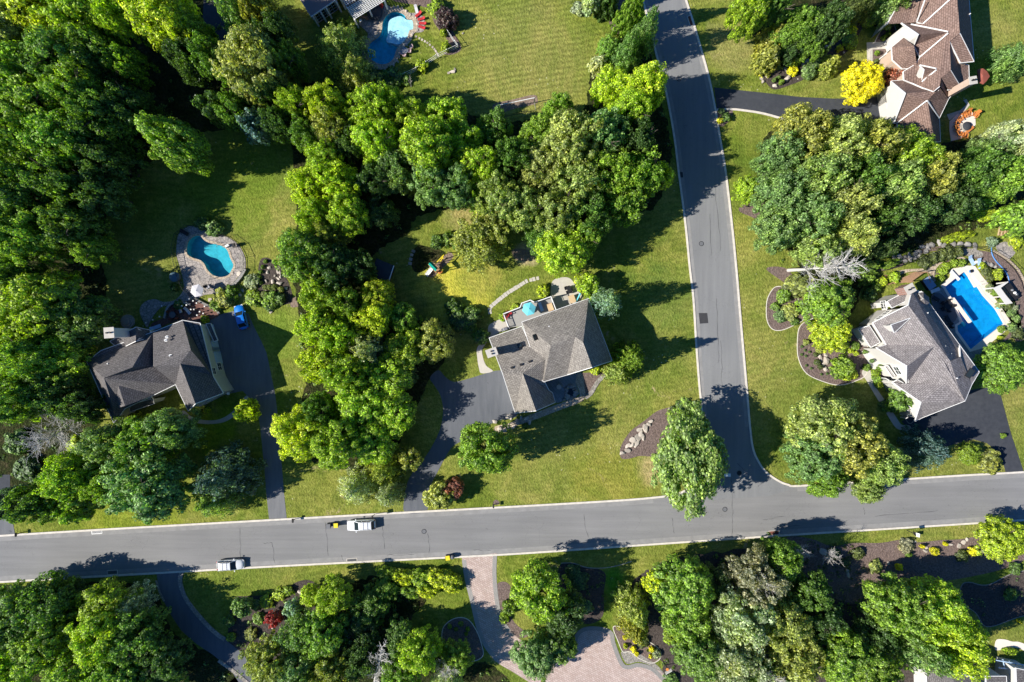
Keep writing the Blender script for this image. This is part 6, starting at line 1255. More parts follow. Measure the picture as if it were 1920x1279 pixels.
# ---------------------------------------------------------------- fences
def fence(pts, hgt, mat, label, step=2.2, pw=.07, rails=(.3, .95), picket=None, smooth=True, name='fence'):
    if smooth: pts = catmull(pts, False, 6)
    q = [P(x, y) for x, y in pts]; e_ = empty(name, q[0], 0, label, 'fence'); lo = q[0]; rl = MB(); pk = MB()
    # even spacing along the line
    pos = [q[0]]; acc = 0
    for a_, c_ in zip(q, q[1:]):
        L_ = (c_-a_).length; s_ = step-acc
        while s_ <= L_: pos.append(a_.lerp(c_, s_/L_)); s_ += step
        acc = (acc+L_) % step
    if (pos[-1]-q[-1]).length > .3: pos.append(q[-1])
    b = MB(); b.box((0,0,hgt/2),(pw,pw,hgt),0,mat); b.lathe((0,0,hgt),[(pw*.8,0),(pw*.8,.03),(.01,.09)],6,mat); me = None
    for p in pos:
        if me is None: o = b.build('post', mat, e_, p-lo); me = o.data
        else: link('post', me, e_, p-lo)
    for a_, c_ in zip(pos, pos[1:]):
        for r_ in rails: rl.beam(a_-lo+Vector((0,0,hgt*r_)), c_-lo+Vector((0,0,hgt*r_)), .035, .06)
        if picket:
            n_ = max(1, int((c_-a_).length/picket))
            for k in range(1, n_): p = a_.lerp(c_, k/n_)-lo; pk.beam(p+Vector((0,0,.08)), p+Vector((0,0,hgt*.97)), .02 if pw < .1 else .07, .02)
    rl.build('rail', mat, e_)
    if picket: pk.build('pickets', mat, e_)
    return e_
fence([(829,47),(843,68),(859,90)],1.5,M['white'],'white fence along the right side of the brick house lawn beside the purple shrub',2.0,.11,(.15,.5,.93),None,False)
fence([(859,90),(838,100),(816,111),(790,129),(765,141),(742,151)],1.5,M['white'],'white fence along the lower side of the brick house lawn, ending at the wood',2.0,.11,(.15,.5,.93),None,False)
fence([(366,562),(345,540),(338,520),(333,500),(327,470),(331,445),(345,428),(362,423),(380,427),(400,440),(422,442),(440,450),(455,467),(463,490),(462,508),(450,525),(430,542),(408,554)],1.35,M['dark'],'thin black metal fence wrapping the left pool terrace',2.4,.06,(.15,.93),.3)
fence([(1655,508),(1690,497),(1720,486),(1750,474),(1790,465),(1830,465),(1862,474),(1890,494),(1908,516),(1919,545),(1924,590),(1922,640)],1.35,M['dark'],'thin black metal fence curving round the planting of the rectangular pool',2.4,.06,(.15,.93),.3)
ribbon('stone_edging', [(1862,470),(1892,489),(1913,512),(1926,545)], .35, 0, .12, M['flagtan'])

# ---------------------------------------------------------------- garden furniture
def chair(mat, style='plain', s=1.0):
    """one chair, facing +x; the pieces are its parts"""
    e_ = empty('chair'); b = MB()
    if style == 'adirondack':
        for i in range(5): b.box((-.02, -.22+i*.11, .34), (.56, .09, .03), 0, mat, tilt=(0, R(8)))
        b.build('seat', mat, e_); b = MB()
        for i in range(5): b.box((-.42, -.22+i*.11, .68), (.03, .09, .82+.08*(2-abs(i-2))), 0, mat, tilt=(0, R(-22)))
        b.build('backrest', mat, e_)
        for sy in (-1, 1): b = MB(); b.box((-.02, sy*.36, .56), (.72, .13, .03), 0, mat); b.build('armrest', mat, e_)
        for sx, sy in ((.3, -.3), (.3, .3), (-.35, -.3), (-.35, .3)): b = MB(); b.box((sx, sy, .27), (.09, .04, .54), 0, mat); b.build('leg', mat, e_)
    elif style == 'lounger':
        b.box((.25, 0, .36), (1.3, .62, .09), 0, mat, .97); b.build('seat', mat, e_); b = MB(); b.box((-.62, 0, .55), (.62, .62, .08), 0, mat, .97, tilt=(0, R(35))); b.build('backrest', mat, e_)
        for sx, sy in ((.75, -.26), (.75, .26), (-.3, -.26), (-.3, .26)): b = MB(); b.box((sx, sy, .16), (.05, .05, .32), 0, M['white']); b.build('leg', M['white'], e_)
    else:
        b.box((0, 0, .44), (.5, .5, .07), 0, mat, .95); b.build('seat', mat, e_); b = MB(); b.box((-.25, 0, .72), (.05, .48, .52), 0, mat, .9, tilt=(0, R(-10))); b.build('backrest', mat, e_)
        for sx, sy in ((.2, -.2), (.2, .2), (-.2, -.2), (-.2, .2)): b = MB(); b.box((sx, sy, .21), (.04, .04, .42), 0, M['dark']); b.build('leg', M['dark'], e_)
        for sy in (-1, 1): b = MB(); b.box((0, sy*.27, .64), (.46, .05, .03), 0, mat); b.build('armrest', mat, e_)
    e_.scale = (s, s, s); return e_
CH = {}
def put_chair(kind, mat, x, y, deg, label, group, z=0.05, s=1.0, name=None):
    k = (kind, mat)
    if k not in CH: CH[k] = o = chair(M[mat], kind, s)
    else: o = copy_tree(CH[k])
    o.name = name or {'adirondack': 'garden_chair', 'lounger': 'sun_lounger', 'plain': 'garden_chair'}[kind]
    o.location = P(x, y, z); o.rotation_euler = (0, 0, R(deg)); o.scale = (s, s, s); return tag(o, label, 'lounger' if kind == 'lounger' else 'chair', group)
pit = (1810, 238)
for i, (x, y) in enumerate(((1812,214.5),(1825.5,217),(1805,218.5),(1797,226.5),(1792,235),(1791,241),(1794,248.5),(1801.5,253.5),(1806,255.5))):
    a_ = math.degrees(math.atan2(-(pit[1]-y), pit[0]-x))
    put_chair('adirondack', 'orange', x, y, a_, ['orange slatted chair at the top of the fire pit circle','orange slatted chair at the upper right end of the fire pit circle','orange slatted chair second to the left of the top one','orange slatted chair at the upper left of the fire pit circle','orange slatted chair on the left of the fire pit circle, upper','orange slatted chair on the left of the fire pit circle, lower','orange slatted chair at the lower left of the fire pit circle','orange slatted chair at the bottom of the fire pit circle, left','orange slatted chair at the bottom of the fire pit circle, right'][i], 'orange chairs round the fire pit', .05, 1.12)
b = MB(); e_ = empty('bench', P(1814,245.5,.05), math.atan2(1, 1.25), 'orange wooden bench at the lower right of the fire pit circle', 'bench')
for i in range(4): b.box((0,-.18+i*.12,.42),(1.9,.1,.04),0,M['orange'])
b.build('seat', None, e_)
for sx in (-1,1): b = MB(); b.box((sx*.8,0,.2),(.08,.4,.4),0,M['orange']); b.build('leg', None, e_)
e_ = empty('fire_pit', P(1810,238,.05), 0, 'round fire pit under a dark cover in the ring of orange chairs', 'fire pit'); b = MB(); b.lathe((0,0,0),[(.72,0),(.72,.42),(.66,.44)],20,M['stone']); b.build('stone_ring', None, e_); b = MB(); b.lathe((0,0,.44),[(.74,0),(.72,.08),(.3,.16),(.02,.2)],20,M['drive']); b.build('cover', None, e_)
def umbrella(x, y, h, r, n, mat, label, z=0.0, pole=True, name='patio_umbrella'):
    e_ = empty(name, P(x, y, h) - Vector((0,0,h-z)), 0, label, 'umbrella'); hh = h-z; b = MB(); o = R(15)
    rim = [(r*math.cos(o+2*math.pi*i/n), r*math.sin(o+2*math.pi*i/n), hh-.45) for i in range(n)]; top = (0, 0, hh)
    b.add([top]+rim, [(0, i+1, (i+1) % n+1) for i in range(n)], mat); b.add([(p[0], p[1], p[2]) for p in rim]+[(p[0], p[1], p[2]-.12) for p in rim], [(n+i, n+(i+1) % n, (i+1) % n, i) for i in range(n)], mat); b.build('canopy', mat, e_)
    b = MB()
    for p in rim: b.beam((0,0,hh-.03), (p[0], p[1], p[2]-.02), .025, .025)
    b.build('ribs', M['grey'], e_); b = MB(); b.tube((0,0,0),(0,0,hh+.12),.03,.03,8); b.build('pole', M['grey'], e_); b = MB(); b.lathe((0,0,0),[(.3,0),(.28,.08),(.06,.1)],12); b.build('base', M['conc'], e_); return e_
umbrella(367,544.6,2.9,1.12,6,M['whitefab'],'pale hexagonal umbrella on the left pool terrace',.05)
umbrella(992,579,4.1,1.15,6,M['cyan'],'bright cyan umbrella open on the middle house deck',1.6)
b = MB(); lo = P(1844,143); q = [(1833,130),(1843,128),(1851,134),(1856,143),(1850,152),(1844,158),(1837,155),(1834,146)]; pts = [P(x,y,2.5)-lo for x,y in q]; c0 = P(1843,142,2.85)-lo; n_ = len(pts); pts = pts if area2(pts) > 0 else pts[::-1]
e_ = empty('patio_umbrella', lo, 0, 'large brick-red patio umbrella beside the orange chimney', 'umbrella'); b.add([c0]+pts, [(0,i+1,(i+1)%n_+1) for i in range(n_)]); b.add(pts+[p-Vector((0,0,.15)) for p in pts], [(n_+i,n_+(i+1)%n_,(i+1)%n_,i) for i in range(n_)]); b.build('canopy', plain('brick_red_fabric', (.30,.085,.06), .8), e_); b = MB(); b.tube((c0.x,c0.y,0),c0,.05,.05,8); b.build('pole', M['grey'], e_)
def table(x, y, r, h, mat, label, z=.05, square=None, rz=0, cat='table', name='garden_table'):
    e_ = empty(name, P(x, y, z), rz, label, cat); b = MB()
    if square: b.box((0,0,h),(square[0],square[1],.05),0,mat)
    else: b.lathe((0,0,h-.03),[(r,0),(r,.04),(r*.97,.05)],20,mat)
    b.build('table_top', None, e_)
    for i in range(4):
        b = MB(); t = math.pi/4+i*math.pi/2; rx, ry = (square[0]*.45, square[1]*.45) if square else (r*.7, r*.7); b.box((rx*(1 if math.cos(t) > 0 else -1)*(.9 if square else .8), ry*(1 if math.sin(t) > 0 else -1)*(.9 if square else .8), h/2),(.05,.05,h),0,M['dark']); b.build('leg', None, e_)
    return e_
# on the deck and patio of the middle house
put_chair('adirondack','red',949.5,594,-20,'red chair at the left corner of the middle house deck, outer','red chairs on the deck',1.6); put_chair('adirondack','red',954.5,588.5,-50,'red chair at the left corner of the middle house deck, inner','red chairs on the deck',1.6)
put_chair('lounger','lblue',1014,575.5,110,'pale blue cushioned chair on the middle house deck right of the umbrella','seats on the deck',1.6,.85)
e_ = empty('sofa', P(1031,576.5,1.6), R(20), 'tan cushioned garden sofa at the right end of the middle house deck', 'sofa'); b = MB(); b.box((0,0,.35),(.8,1.3,.16),0,M['tan'],.95); b.build('seat',None,e_); b = MB(); b.box((.42,0,.6),(.14,1.3,.5),0,M['tan']); b.build('backrest',None,e_)
for sy in (-1,1): b = MB(); b.box((0,sy*.62,.25),(.7,.06,.5),0,M['wood']); b.build('side_frame',None,e_)
table(992,582,.55,.72,M['conc'],'round table under the cyan umbrella on the deck',1.6)
table(1072,561,0,.72,M['tan'],'square tan table on the round patio of the middle house',.04,(1.0,1.3),R(20))
for i,(x,y,a_) in enumerate(((1061,541,-70),(1066,540,-70),(1070,544,110),(1064,548,110))): put_chair('plain','dark',x,y,a_,'black patio chair of the cluster on the round patio','black chairs on the round patio',.04)
table(1067,544,0,.7,M['dark'],'black table in the cluster of black chairs on the round patio',.04,(.7,1.2),R(20))
b = MB(); b.tube((-.9,0,.5),(1.0,.1,.62),.05,.16,8,M['cyan']); b.box((-.9,0,.3),(.4,.4,.6),0,M['conc']); b.build('folded_umbrella',None,None,P(1083,561,.04),R(60),label='folded blue umbrella lying at the patio edge of the middle house',cat='umbrella')
def grill(x, y, deg, label, z=.04):
    e_ = empty('grill', P(x, y, z), R(deg), label, 'grill'); b = MB(); b.box((0,0,.45),(.7,.55,.8)); b.build('cabinet', M['dark'], e_); b = MB(); b.box((0,0,1.0),(.75,.6,.28),0,None,.75); b.build('lid', M['grey'], e_)
    for sx in (-1,1): b = MB(); b.box((sx*.55,0,.85),(.35,.5,.04)); b.build('side_shelf', M['grey'], e_)
grill(948,617,20,'gas grill against the back wall of the middle house',.04)
# the deck of the middle house
e_ = empty('deck', P(995,590), 0, 'raised grey deck with white railing behind the middle house', 'deck'); lo = e_.location
dk = [(944,589),(975,577),(978,569),(994,563.5),(1002,567.5),(1032.4,557),(1041.5,582),(978.4,606),(980,612),(953,614)]
pts = [P(x,y,1.6)-lo for x,y in dk]; pts = pts if area2(pts) > 0 else pts[::-1]; n_ = len(pts); b = MB(); tr = tessellate_polygon([[Vector((p.x,p.y,0)) for p in pts]])
b.add([(p.x,p.y,1.6) for p in pts],[t if (pts[t[1]]-pts[t[0]]).cross(pts[t[2]]-pts[t[0]]).z>0 else t[::-1] for t in tr]); b.add([(p.x,p.y,z) for z in (1.6,1.3) for p in pts],[(n_+i,n_+(i+1)%n_,(i+1)%n_,i) for i in range(n_)]); b.build('floor',plain('grey_decking',(.33,.315,.29),.8,sc=2),e_)
rl = [P(x,y,1.6)-lo for x,y in ((953,613),(944,589),(975,577),(978,569),(994,563.5),(1002,567.5),(1032.4,557),(1041.5,581))]; b = MB(); pb = MB()
for a_,c_ in zip(rl,rl[1:]):
    for z in (.12,1.0): b.beam(a_+Vector((0,0,z)),c_+Vector((0,0,z)),.14 if z>.5 else .06,.06)
    k = max(2,int((c_-a_).length/.22))
    for i in range(k): p = a_.lerp(c_,i/k); pb.beam(p+Vector((0,0,.1)),p+Vector((0,0,1)),.035,.035)
b.build('railing',M['white'],e_); pb.build('balusters',M['white'],e_)
for p in rl[:-1]: b = MB(); b.box((p.x,p.y,1.3),(.13,.13,2.7)); b.build('post',M['white'],e_)
# pool furniture
table(760.8,97.7,.52,.7,M['grey'],'round grey table on the lawn beside the curved pool',0)
for i,(x,y) in enumerate(((771.8,90),(769,98),(759,105.5),(753.5,101.5))): put_chair('plain','pink',x,y,math.degrees(math.atan2(y-97.7,760.8-x)),['pinkish chair set apart above the round grey lawn table','pinkish chair on the right of the round grey lawn table','pinkish chair below the round grey lawn table','pinkish chair on the left of the round grey lawn table'][i],'pink chairs at the lawn table',0)
for i,(x,y,a_) in enumerate(((785,28,-140),(790.5,36.5,-165),(793,45,175),(791.5,52.5,160))): put_chair('lounger','red',x,y,a_,['topmost red lounger on the gray paving right of the curved pool','second red lounger from the top right of the curved pool','third red lounger right of the curved pool','lowest red lounger right of the curved pool'][i],'red loungers at the curved pool',.05,.72)
put_chair('plain','red',712.5,10,-150,'red chair under the edge of the white pergola, upper','red chairs by the pergola',.05); put_chair('plain','red',716,15,-150,'red chair under the edge of the white pergola, lower','red chairs by the pergola',.05)
put_chair('lounger','whitefab',781,19,-75,'white lounger alone on the lawn above the red ones',None,0,.8)
e_ = empty('dining_table', P(704,27,.05), 0, 'large round black covered table beside the white pergola', 'table'); b = MB(); b.lathe((0,0,.7),[(1.35,0),(1.35,.05),(.4,.12),(.01,.14)],24,M['drive']); b.build('table_top',None,e_); b = MB(); b.lathe((0,0,0),[(.4,0),(.1,.1),(.1,.7)],10,M['dark']); b.build('pedestal',None,e_)
for i,(x,y,a_) in enumerate(((682,34,0),(689,37,20),(699.5,35.5,80))): put_chair('plain','wood',x,y,a_,'brown wooden chair by the round black table near the pergola','wooden chairs near the pergola',.05)
b = MB(); b.lathe((0,0,0),[(.75,0),(.8,.5),(.7,.62),(.02,.66)],18,M['blue']); b.build('covered_tub',None,None,P(640,55),label='round blue covered tub in front of the brick house shrubs',cat='tub')
e_ = empty('hot_tub', P(331.5,520), 0, 'round hot tub with slate-blue cover left of the left pool', 'hot tub'); b = MB(); b.lathe((0,0,0),[(.78,0),(.8,.85)],20,M['drive2']); b.build('shell',None,e_); b = MB(); b.lathe((0,0,.85),[(.84,0),(.84,.08),(.02,.13)],20,plain('slate_blue_vinyl',(.10,.17,.21),.6)); b.build('cover',None,e_)
e_ = empty('hot_tub', P(1737,532), R(-55), 'rectangular hot tub with blue-gray cover in the corner by the grey-roofed house', 'hot tub'); b = MB(); b.box((0,0,.42),(2.0,1.3,.84)); b.build('shell',M['dark'],e_); b = MB(); b.box((0,0,.88),(2.1,1.4,.1),0,None,.97); b.build('cover',plain('blue_grey_vinyl',(.20,.29,.42),.6),e_)
put_chair('plain','dark',440.5,461,200,'black chair at the upper right of the left pool terrace',None,.05,1.2); put_chair('plain','whitefab',393,539,120,'pale chair beside the pale umbrella at the left pool','chairs at the left pool',.05); put_chair('plain','dark',388,537,30,'dark chair beside the pale umbrella at the left pool','chairs at the left pool',.05)
put_chair('lounger','dark',348,437,150,'dark lounger at the top left of the left pool terrace',None,.05)
b = MB(); b.box((0,0,.25),(.75,.4,.5),R(30),M['white'],.85); b.tube((-.4,-.2,.5),(-.9,-.3,.2),.03,.03,6,M['grey']); b.build('pool_ladder_base',None,None,P(427.5,461.5,.05),label='white pool slide base at the upper right rim of the left pool',cat='pool fixture')
for x,y,lo_,lb in ((1845,529,0,'curved steel grab rail at the right side of the rectangular pool'),(398,520,0,'steel grab rail at the lower rim of the left pool'),(411,459,0,'steel grab rail at the upper rim of the left pool')):
    b = MB()
    for s_ in (-.25,.25):
        pr_ = [Vector((-.4,s_,0)),Vector((-.35,s_,.6)),Vector((0,s_,.8)),Vector((.4,s_,.5)),Vector((.5,s_,-.1))]
        for a_,c_ in zip(pr_,pr_[1:]): b.tube(a_,c_,.03,.03,6,M['grey'])
    b.build('grab_rail',None,None,P(x,y,.06),R(200),label=lb,cat='rail')
table(327,590.6,.55,.72,M['drive3'],'round dark table on the red brick terrace of the left house',.09)
for i,(x,y) in enumerate(((320,586),(323,598),(334,596),(335,585),(327,581))): put_chair('plain','maroon',x,y,math.degrees(math.atan2(y-590.6,327-x)),'dark reddish chair at the round table on the brick terrace','chairs at the brick terrace table',.09)
put_chair('plain','whitefab',341,584,200,'gray-white chair right of the round table on the brick terrace','pale seats on the brick terrace',.09); put_chair('lounger','whitefab',353,583,-50,'pale lounger on the brick terrace below the umbrella','pale seats on the brick terrace',.09,.8); put_chair('lounger','lblue',294,614,20,'pale blue lounger by the back wall of the charcoal-roofed house',None,.05)
def post_light(x, y, i):
    e_ = empty('garden_light', P(x, y, .05), 0, 'short white-capped post light edging the brick terrace of the left house', 'lamp post', 'post lights of the brick terrace'); b = MB(); b.tube((0,0,0),(0,0,.85),.05,.05,6); b.build('post', M['grey'], e_); b = MB(); b.box((0,0,.92),(.24,.24,.12),0,None,.8); b.build('cap', M['white'], e_)
for i,(x,y) in enumerate(cv([(300,1122),(222,1158),(145,1190),(325,1000),(552,1000),(605,990),(655,1040),(690,1040),(755,1065),(795,1085),(725,1105),(812,1140),(635,920),(680,942),(720,968),(810,1005),(940,1050)],255,410,6.09)): post_light(x,y,i)
b = MB()
for i in range(3): b.lathe((0,0,i*.25),[(1.2-i*.33,0),(1.15-i*.33,.25)],18,M['stone'])
b.build('stone_tiers',None,None,P(240,603),label='dark tiered stone planter left of the stone path behind the charcoal house',cat='planter')
# right pool furniture
put_chair('lounger','lblue',1819,489,-60,'pale blue deck chair at the top of the rectangular pool, left','blue deck chairs',.05,1.0); put_chair('lounger','lblue',1834,494.5,-75,'pale blue deck chair at the top of the rectangular pool, right','blue deck chairs',.05,1.0)
table(1827,492,.25,.45,M['white'],'small white side table between the two pale blue deck chairs')
b = MB(); b.lathe((0,0,0),[(.22,0),(.28,.4),(.26,.42)],14,M['blue']); b.lathe((0,0,.42),[(.28,0),(.1,.05)],14,M['dark']); b.build('pool_bucket',None,None,P(1818.5,509),label='round blue bucket at the top corner of the rectangular pool',cat='bucket')
b = MB(); b.box((0,0,.25),(.5,.4,.5),R(20),M['cyan'],.8); b.build('storage_box',None,None,P(1870,577,.05),label='small teal box on the white paving right of the pool',cat='box')
b = MB(); b.tube((0,0,.0),(0,0,.28),.22,.16,10,M['maroon']); b.build('flower_pot',None,None,P(1871,571,.05),label='small reddish pot beside the teal box by the pool',cat='pot')
put_chair('lounger','whitefab',1750,545,20,'white lounger in the shaded corner left of the rectangular pool',None,.06)
table(1772,574,.6,.72,M['dark'],'round black table in the shaded patio of the grey-roofed house',.07)
for i in range(5): put_chair('plain','dark',1772+9*math.cos(i*1.25),574+9*math.sin(i*1.25),math.degrees(math.atan2(math.sin(i*1.25),-math.cos(i*1.25))),'black chair around the round table in the shaded patio','black chairs in the shaded patio',.07)
put_chair('lounger','dark',1776,601,120,'dark lounger at the lower end of the shaded patio','dark seats in the shaded patio',.07); put_chair('plain','dark',1779.5,612.5,120,'dark chair at the house wall below the shaded patio','dark seats in the shaded patio',.07); put_chair('lounger','dark',1750,559,-30,'dark lounger in the upper part of the shaded patio','dark seats in the shaded patio',.07)
e_ = empty('arbor', P(1880,550), 0, 'white slanted arbor roof over a bar with stools right of the pool', 'arbor'); lo = e_.location; b = MB()
q = [(1863,540),(1890,527.5),(1891,529),(1876.5,540),(1888,556),(1899,568.5),(1887,571)]; pts = [P(x,y,2.5)-lo for x,y in q]; pts = pts if area2(pts)>0 else pts[::-1]; n_ = len(pts); tr = tessellate_polygon([[Vector((p.x,p.y,0)) for p in pts]])
b.add([(p.x,p.y,2.5) for p in pts],[t if (pts[t[1]]-pts[t[0]]).cross(pts[t[2]]-pts[t[0]]).z>0 else t[::-1] for t in tr]); b.add([(p.x,p.y,z) for z in (2.5,2.3) for p in pts],[(n_+i,n_+(i+1)%n_,(i+1)%n_,i) for i in range(n_)]); b.build('roof',M['stucco'],e_)
for x,y in ((1864,540),(1888,529.5),(1896,567),(1888,568.5),(1880,556)): p = P(x,y,2.4)-lo; b = MB(); b.box((p.x,p.y,1.15),(.2,.2,2.3)); b.build('post',M['stucco'],e_)
b = MB(); p = P(1889,548)-lo; b.box((p.x,p.y,.5),(1.0,2.8,1.0),R(35),M['stone']); b.box((p.x,p.y,1.04),(1.1,2.9,.08),R(35),M['dark']); b.build('bar_counter',None,e_)
for i,(x,y) in enumerate(((1885,541),(1888,545),(1893,550),(1896,553))): b = MB(); b.lathe((0,0,1.05 if i else .1),[(.2,0),(.22,.3),(.12,.36)],12,M['white'] if i%2==0 else M['grey']); b.build('cooking_pot' if i else 'stool',None,None,P(x,y),label=['white stool beside the bar counter of the white arbor','grey pot at the upper end of the arbor bar','white pot in the middle of the arbor bar','grey pot at the lower end of the arbor bar'][i],cat='pot' if i else 'stool')
hs = [(1859,463.5),(1860,476),(1867,489),(1880,503),(1888,514),(1892,526),(1893,545)]; b = MB(); lo = P(1875,495); q = [P(x,y,.05)-lo for x,y in catmull(hs,False,5)]
for a_,c_ in zip(q,q[1:]): b.tube(a_,c_,.09,.09,6)
b.build('garden_hose',M['blue'],None,lo,label='thick blue hose running down from the yucca behind the arbor',cat='hose')
e_ = empty('timber_steps', P(1884,424), R(-6), 'weathered timber steps with long rails between the bright shrubs at the right', 'steps')
for i in range(5): b = MB(); b.box((-1.05+i*.52,0,.35),(.16,3.5,.14),0,M['tan'],tilt=(R(8),0)); b.build('rail',None,e_)
for i in range(7): b = MB(); b.box((0,-1.5+i*.5,.12+i*.07),(2.1,.3,.1),0,M['wood']); b.build('step',None,e_)
e_ = empty('wooden_ramp', P(1695,524), 0, 'brown timber-board slope with railing above the white side wall', 'ramp'); lo = e_.location; b = MB(); q0, q1, q2, q3 = [P(*p)-lo for p in ((1666,533,.3),(1713,511.5,1.4),(1733,511,1.4),(1708,529,1.0))]
for i in range(11): t0, t1 = i/11, (i+.86)/11; b.add([q0.lerp(q3,t0),q1.lerp(q2,t0),q1.lerp(q2,t1),q0.lerp(q3,t1)],[(3,2,1,0)])
b.build('boards',M['wood'],e_); b = MB(); b.beam(q2+Vector((0,0,.9)),q1+Vector((0,0,.9)),.1,.08); b.beam(q2+Vector((0,0,.9)),P(1745,530,1.2)-lo,.1,.08); b.build('handrail',M['wood'],e_)
for p in (q1,q2,q3,q0): b = MB(); b.box((p.x,p.y,p.z*.5+.4),(.12,.12,p.z+.8)); b.build('post',M['wood'],e_)
# shed, play set, goal
h = House('garden_shed', 'black flat-roofed garden shed in tree shade above the yellow trees', 'shed', (716, 506), M['drive'], M['dark'])
h.block(dict(a=(694,520,2.5), b=(706,484,2.9), c=(738,498,2.9), d=(727.5,530,2.5)), [('a','b','c','d')], inset=.2, trim=False)
h.finish(); b = MB(); b.beam(h.L(P(738.5,498,2.92)), h.L(P(728,530.5,2.54)), .14, .12); b.build('gutter', M['white'], h.e)
e_ = empty('play_set', P(812,500), 0, 'wooden play set with green canopy, white slide and yellow swing beam', 'play set'); lo = e_.location; q = [P(x,y,2.9)-lo for x,y in ((809,490),(821.7,503),(816.7,509),(803,496))]; top = [((q[0]+q[3])/2)+Vector((0,0,.45)),((q[1]+q[2])/2)+Vector((0,0,.45))]
b = MB(); b.add([q[0],q[1],top[1],top[0]],[(0,1,2,3)]); b.add([q[3],q[2],top[1],top[0]],[(0,1,2,3)[::-1]]); b.build('canopy',M['green'],e_)
for p in q: b = MB(); b.beam((p.x*.9,p.y*.9,0),(p.x*.9,p.y*.9,2.9),.11,.11); b.build('post',M['yellow'],e_)
b = MB(); c_ = sum(q,Vector())/4; b.box((c_.x,c_.y,1.3),(1.7,1.0,.08),math.atan2(q[1].y-q[0].y,q[1].x-q[0].x)); b.build('platform',M['wood'],e_)
s0, s1 = P(810,503,1.35)-lo, P(799.5,516.5,.12)-lo; d_ = (s1-s0).normalized(); sd_ = Vector((-d_.y,d_.x,0)).normalized(); b = MB(); b.beam(s0,s1,.55,.05)
for k in (-1,1): b.beam(s0+sd_*.29*k+Vector((0,0,.1)),s1+sd_*.29*k+Vector((0,0,.1)),.05,.2)
b.build('slide',M['white'],e_); b = MB(); b.beam(P(817,494,2.4)-lo,P(832,478,2.4)-lo,.12,.14); b.build('swing_beam',M['yellow'],e_)
for k in (-.9,.9): p = P(832,478,2.4)-lo; b = MB(); b.beam(p,(p.x+k*.8,p.y+k*.8,0),.1,.1); b.build('leg',M['yellow'],e_)
for t_ in (.35,.7): p = (P(817,494,2.4)-lo).lerp(P(832,478,2.4)-lo,t_); b = MB(); [b.tube(p+Vector((k,k,0)),(p.x+k,p.y+k,.5),.015,.015,4,M['dark']) for k in (-.16,.16)]; b.box((p.x,p.y,.5),(.5,.2,.04),R(45),M['yellow']); b.build('swing',None,e_)
b = MB(); b.box((c_.x+.9,c_.y-.7,.5),(.7,.4,.5),R(40)); b.build('climbing_ramp',M['orange'],e_)
e_ = empty('soccer_goal', P(966,200), 0, 'white soccer goal frame on a worn strip at the lower edge of the mown lawn', 'goal'); lo = e_.location; g0, g1 = P(932,207)-lo, P(1001.5,192.5)-lo; up = Vector((0,0,2.3)); d_ = (g1-g0).normalized(); bk = Vector((-d_.y,d_.x,0))*-1.0
b = MB(); b.tube(g0+up,g1+up,.07,.07,8); b.build('crossbar',M['white'],e_)
for g in (g0,g1): b = MB(); b.tube(g,g+up,.07,.07,8); b.build('post',M['white'],e_); b = MB(); b.tube(g+up,g+bk*1.3,.03,.03,6); b.tube(g,g+bk*1.3,.03,.03,6); b.build('side_stay',M['grey'],e_)
b = MB(); b.tube(g0+bk*1.3,g1+bk*1.3,.04,.04,6); b.build('ground_bar',M['dark'],e_)
# pergola of the brick house
e_ = empty('pergola', P(683,8), 0, 'white lattice pergola beside the red brick house and the curved pool', 'pergola'); lo = e_.location; a0, a1, a2 = [P(*p,3.0)-lo for p in ((650.6,13.3),(664.7,36.5),(721,2))]; a3 = a0+(a2-a1)
b = MB()
for i in range(15): t_ = i/14; b.beam(a0.lerp(a3,t_),a1.lerp(a2,t_),.09,.14)
up = Vector((0,0,.13)); u_ = a0+(a0-a1)*1.6; v_ = a3+(a3-a2)*1.6
b.build('rafters',M['white'],e_); b = MB()
for i in range(10): t_ = i/9; b.beam(a0.lerp(a1,t_)+up,a3.lerp(a2,t_)+up,.08,.1)
b.build('slats',M['white'],e_); b = MB()
for i in range(15): t_ = i/14; b.beam(a0.lerp(a3,t_),u_.lerp(v_,t_),.09,.14)
for i in range(12): t_ = i/12; b.beam(a0.lerp(u_,t_)+up,a3.lerp(v_,t_)+up,.08,.1)
b.build('upper_lattice',M['white'],e_)
for p in (a1,a2,a1.lerp(a2,.5),a0,a3): b = MB(); b.box((p.x,p.y,1.5),(.22,.22,3.0)); b.build('post',M['white'],e_)
e_ = empty('lamp_post', P(681,50,.05), 0, 'short lamp post with a white globe at the corner of the pool paving', 'lamp post'); b = MB(); b.tube((0,0,0),(0,0,1.9),.06,.05,8); b.build('post',M['grey'],e_); b = MB(); b.lathe((0,0,1.9),[(.05,0),(.2,.12),(.22,.25),(.1,.4),(.01,.42)],12); b.build('globe',M['white'],e_)
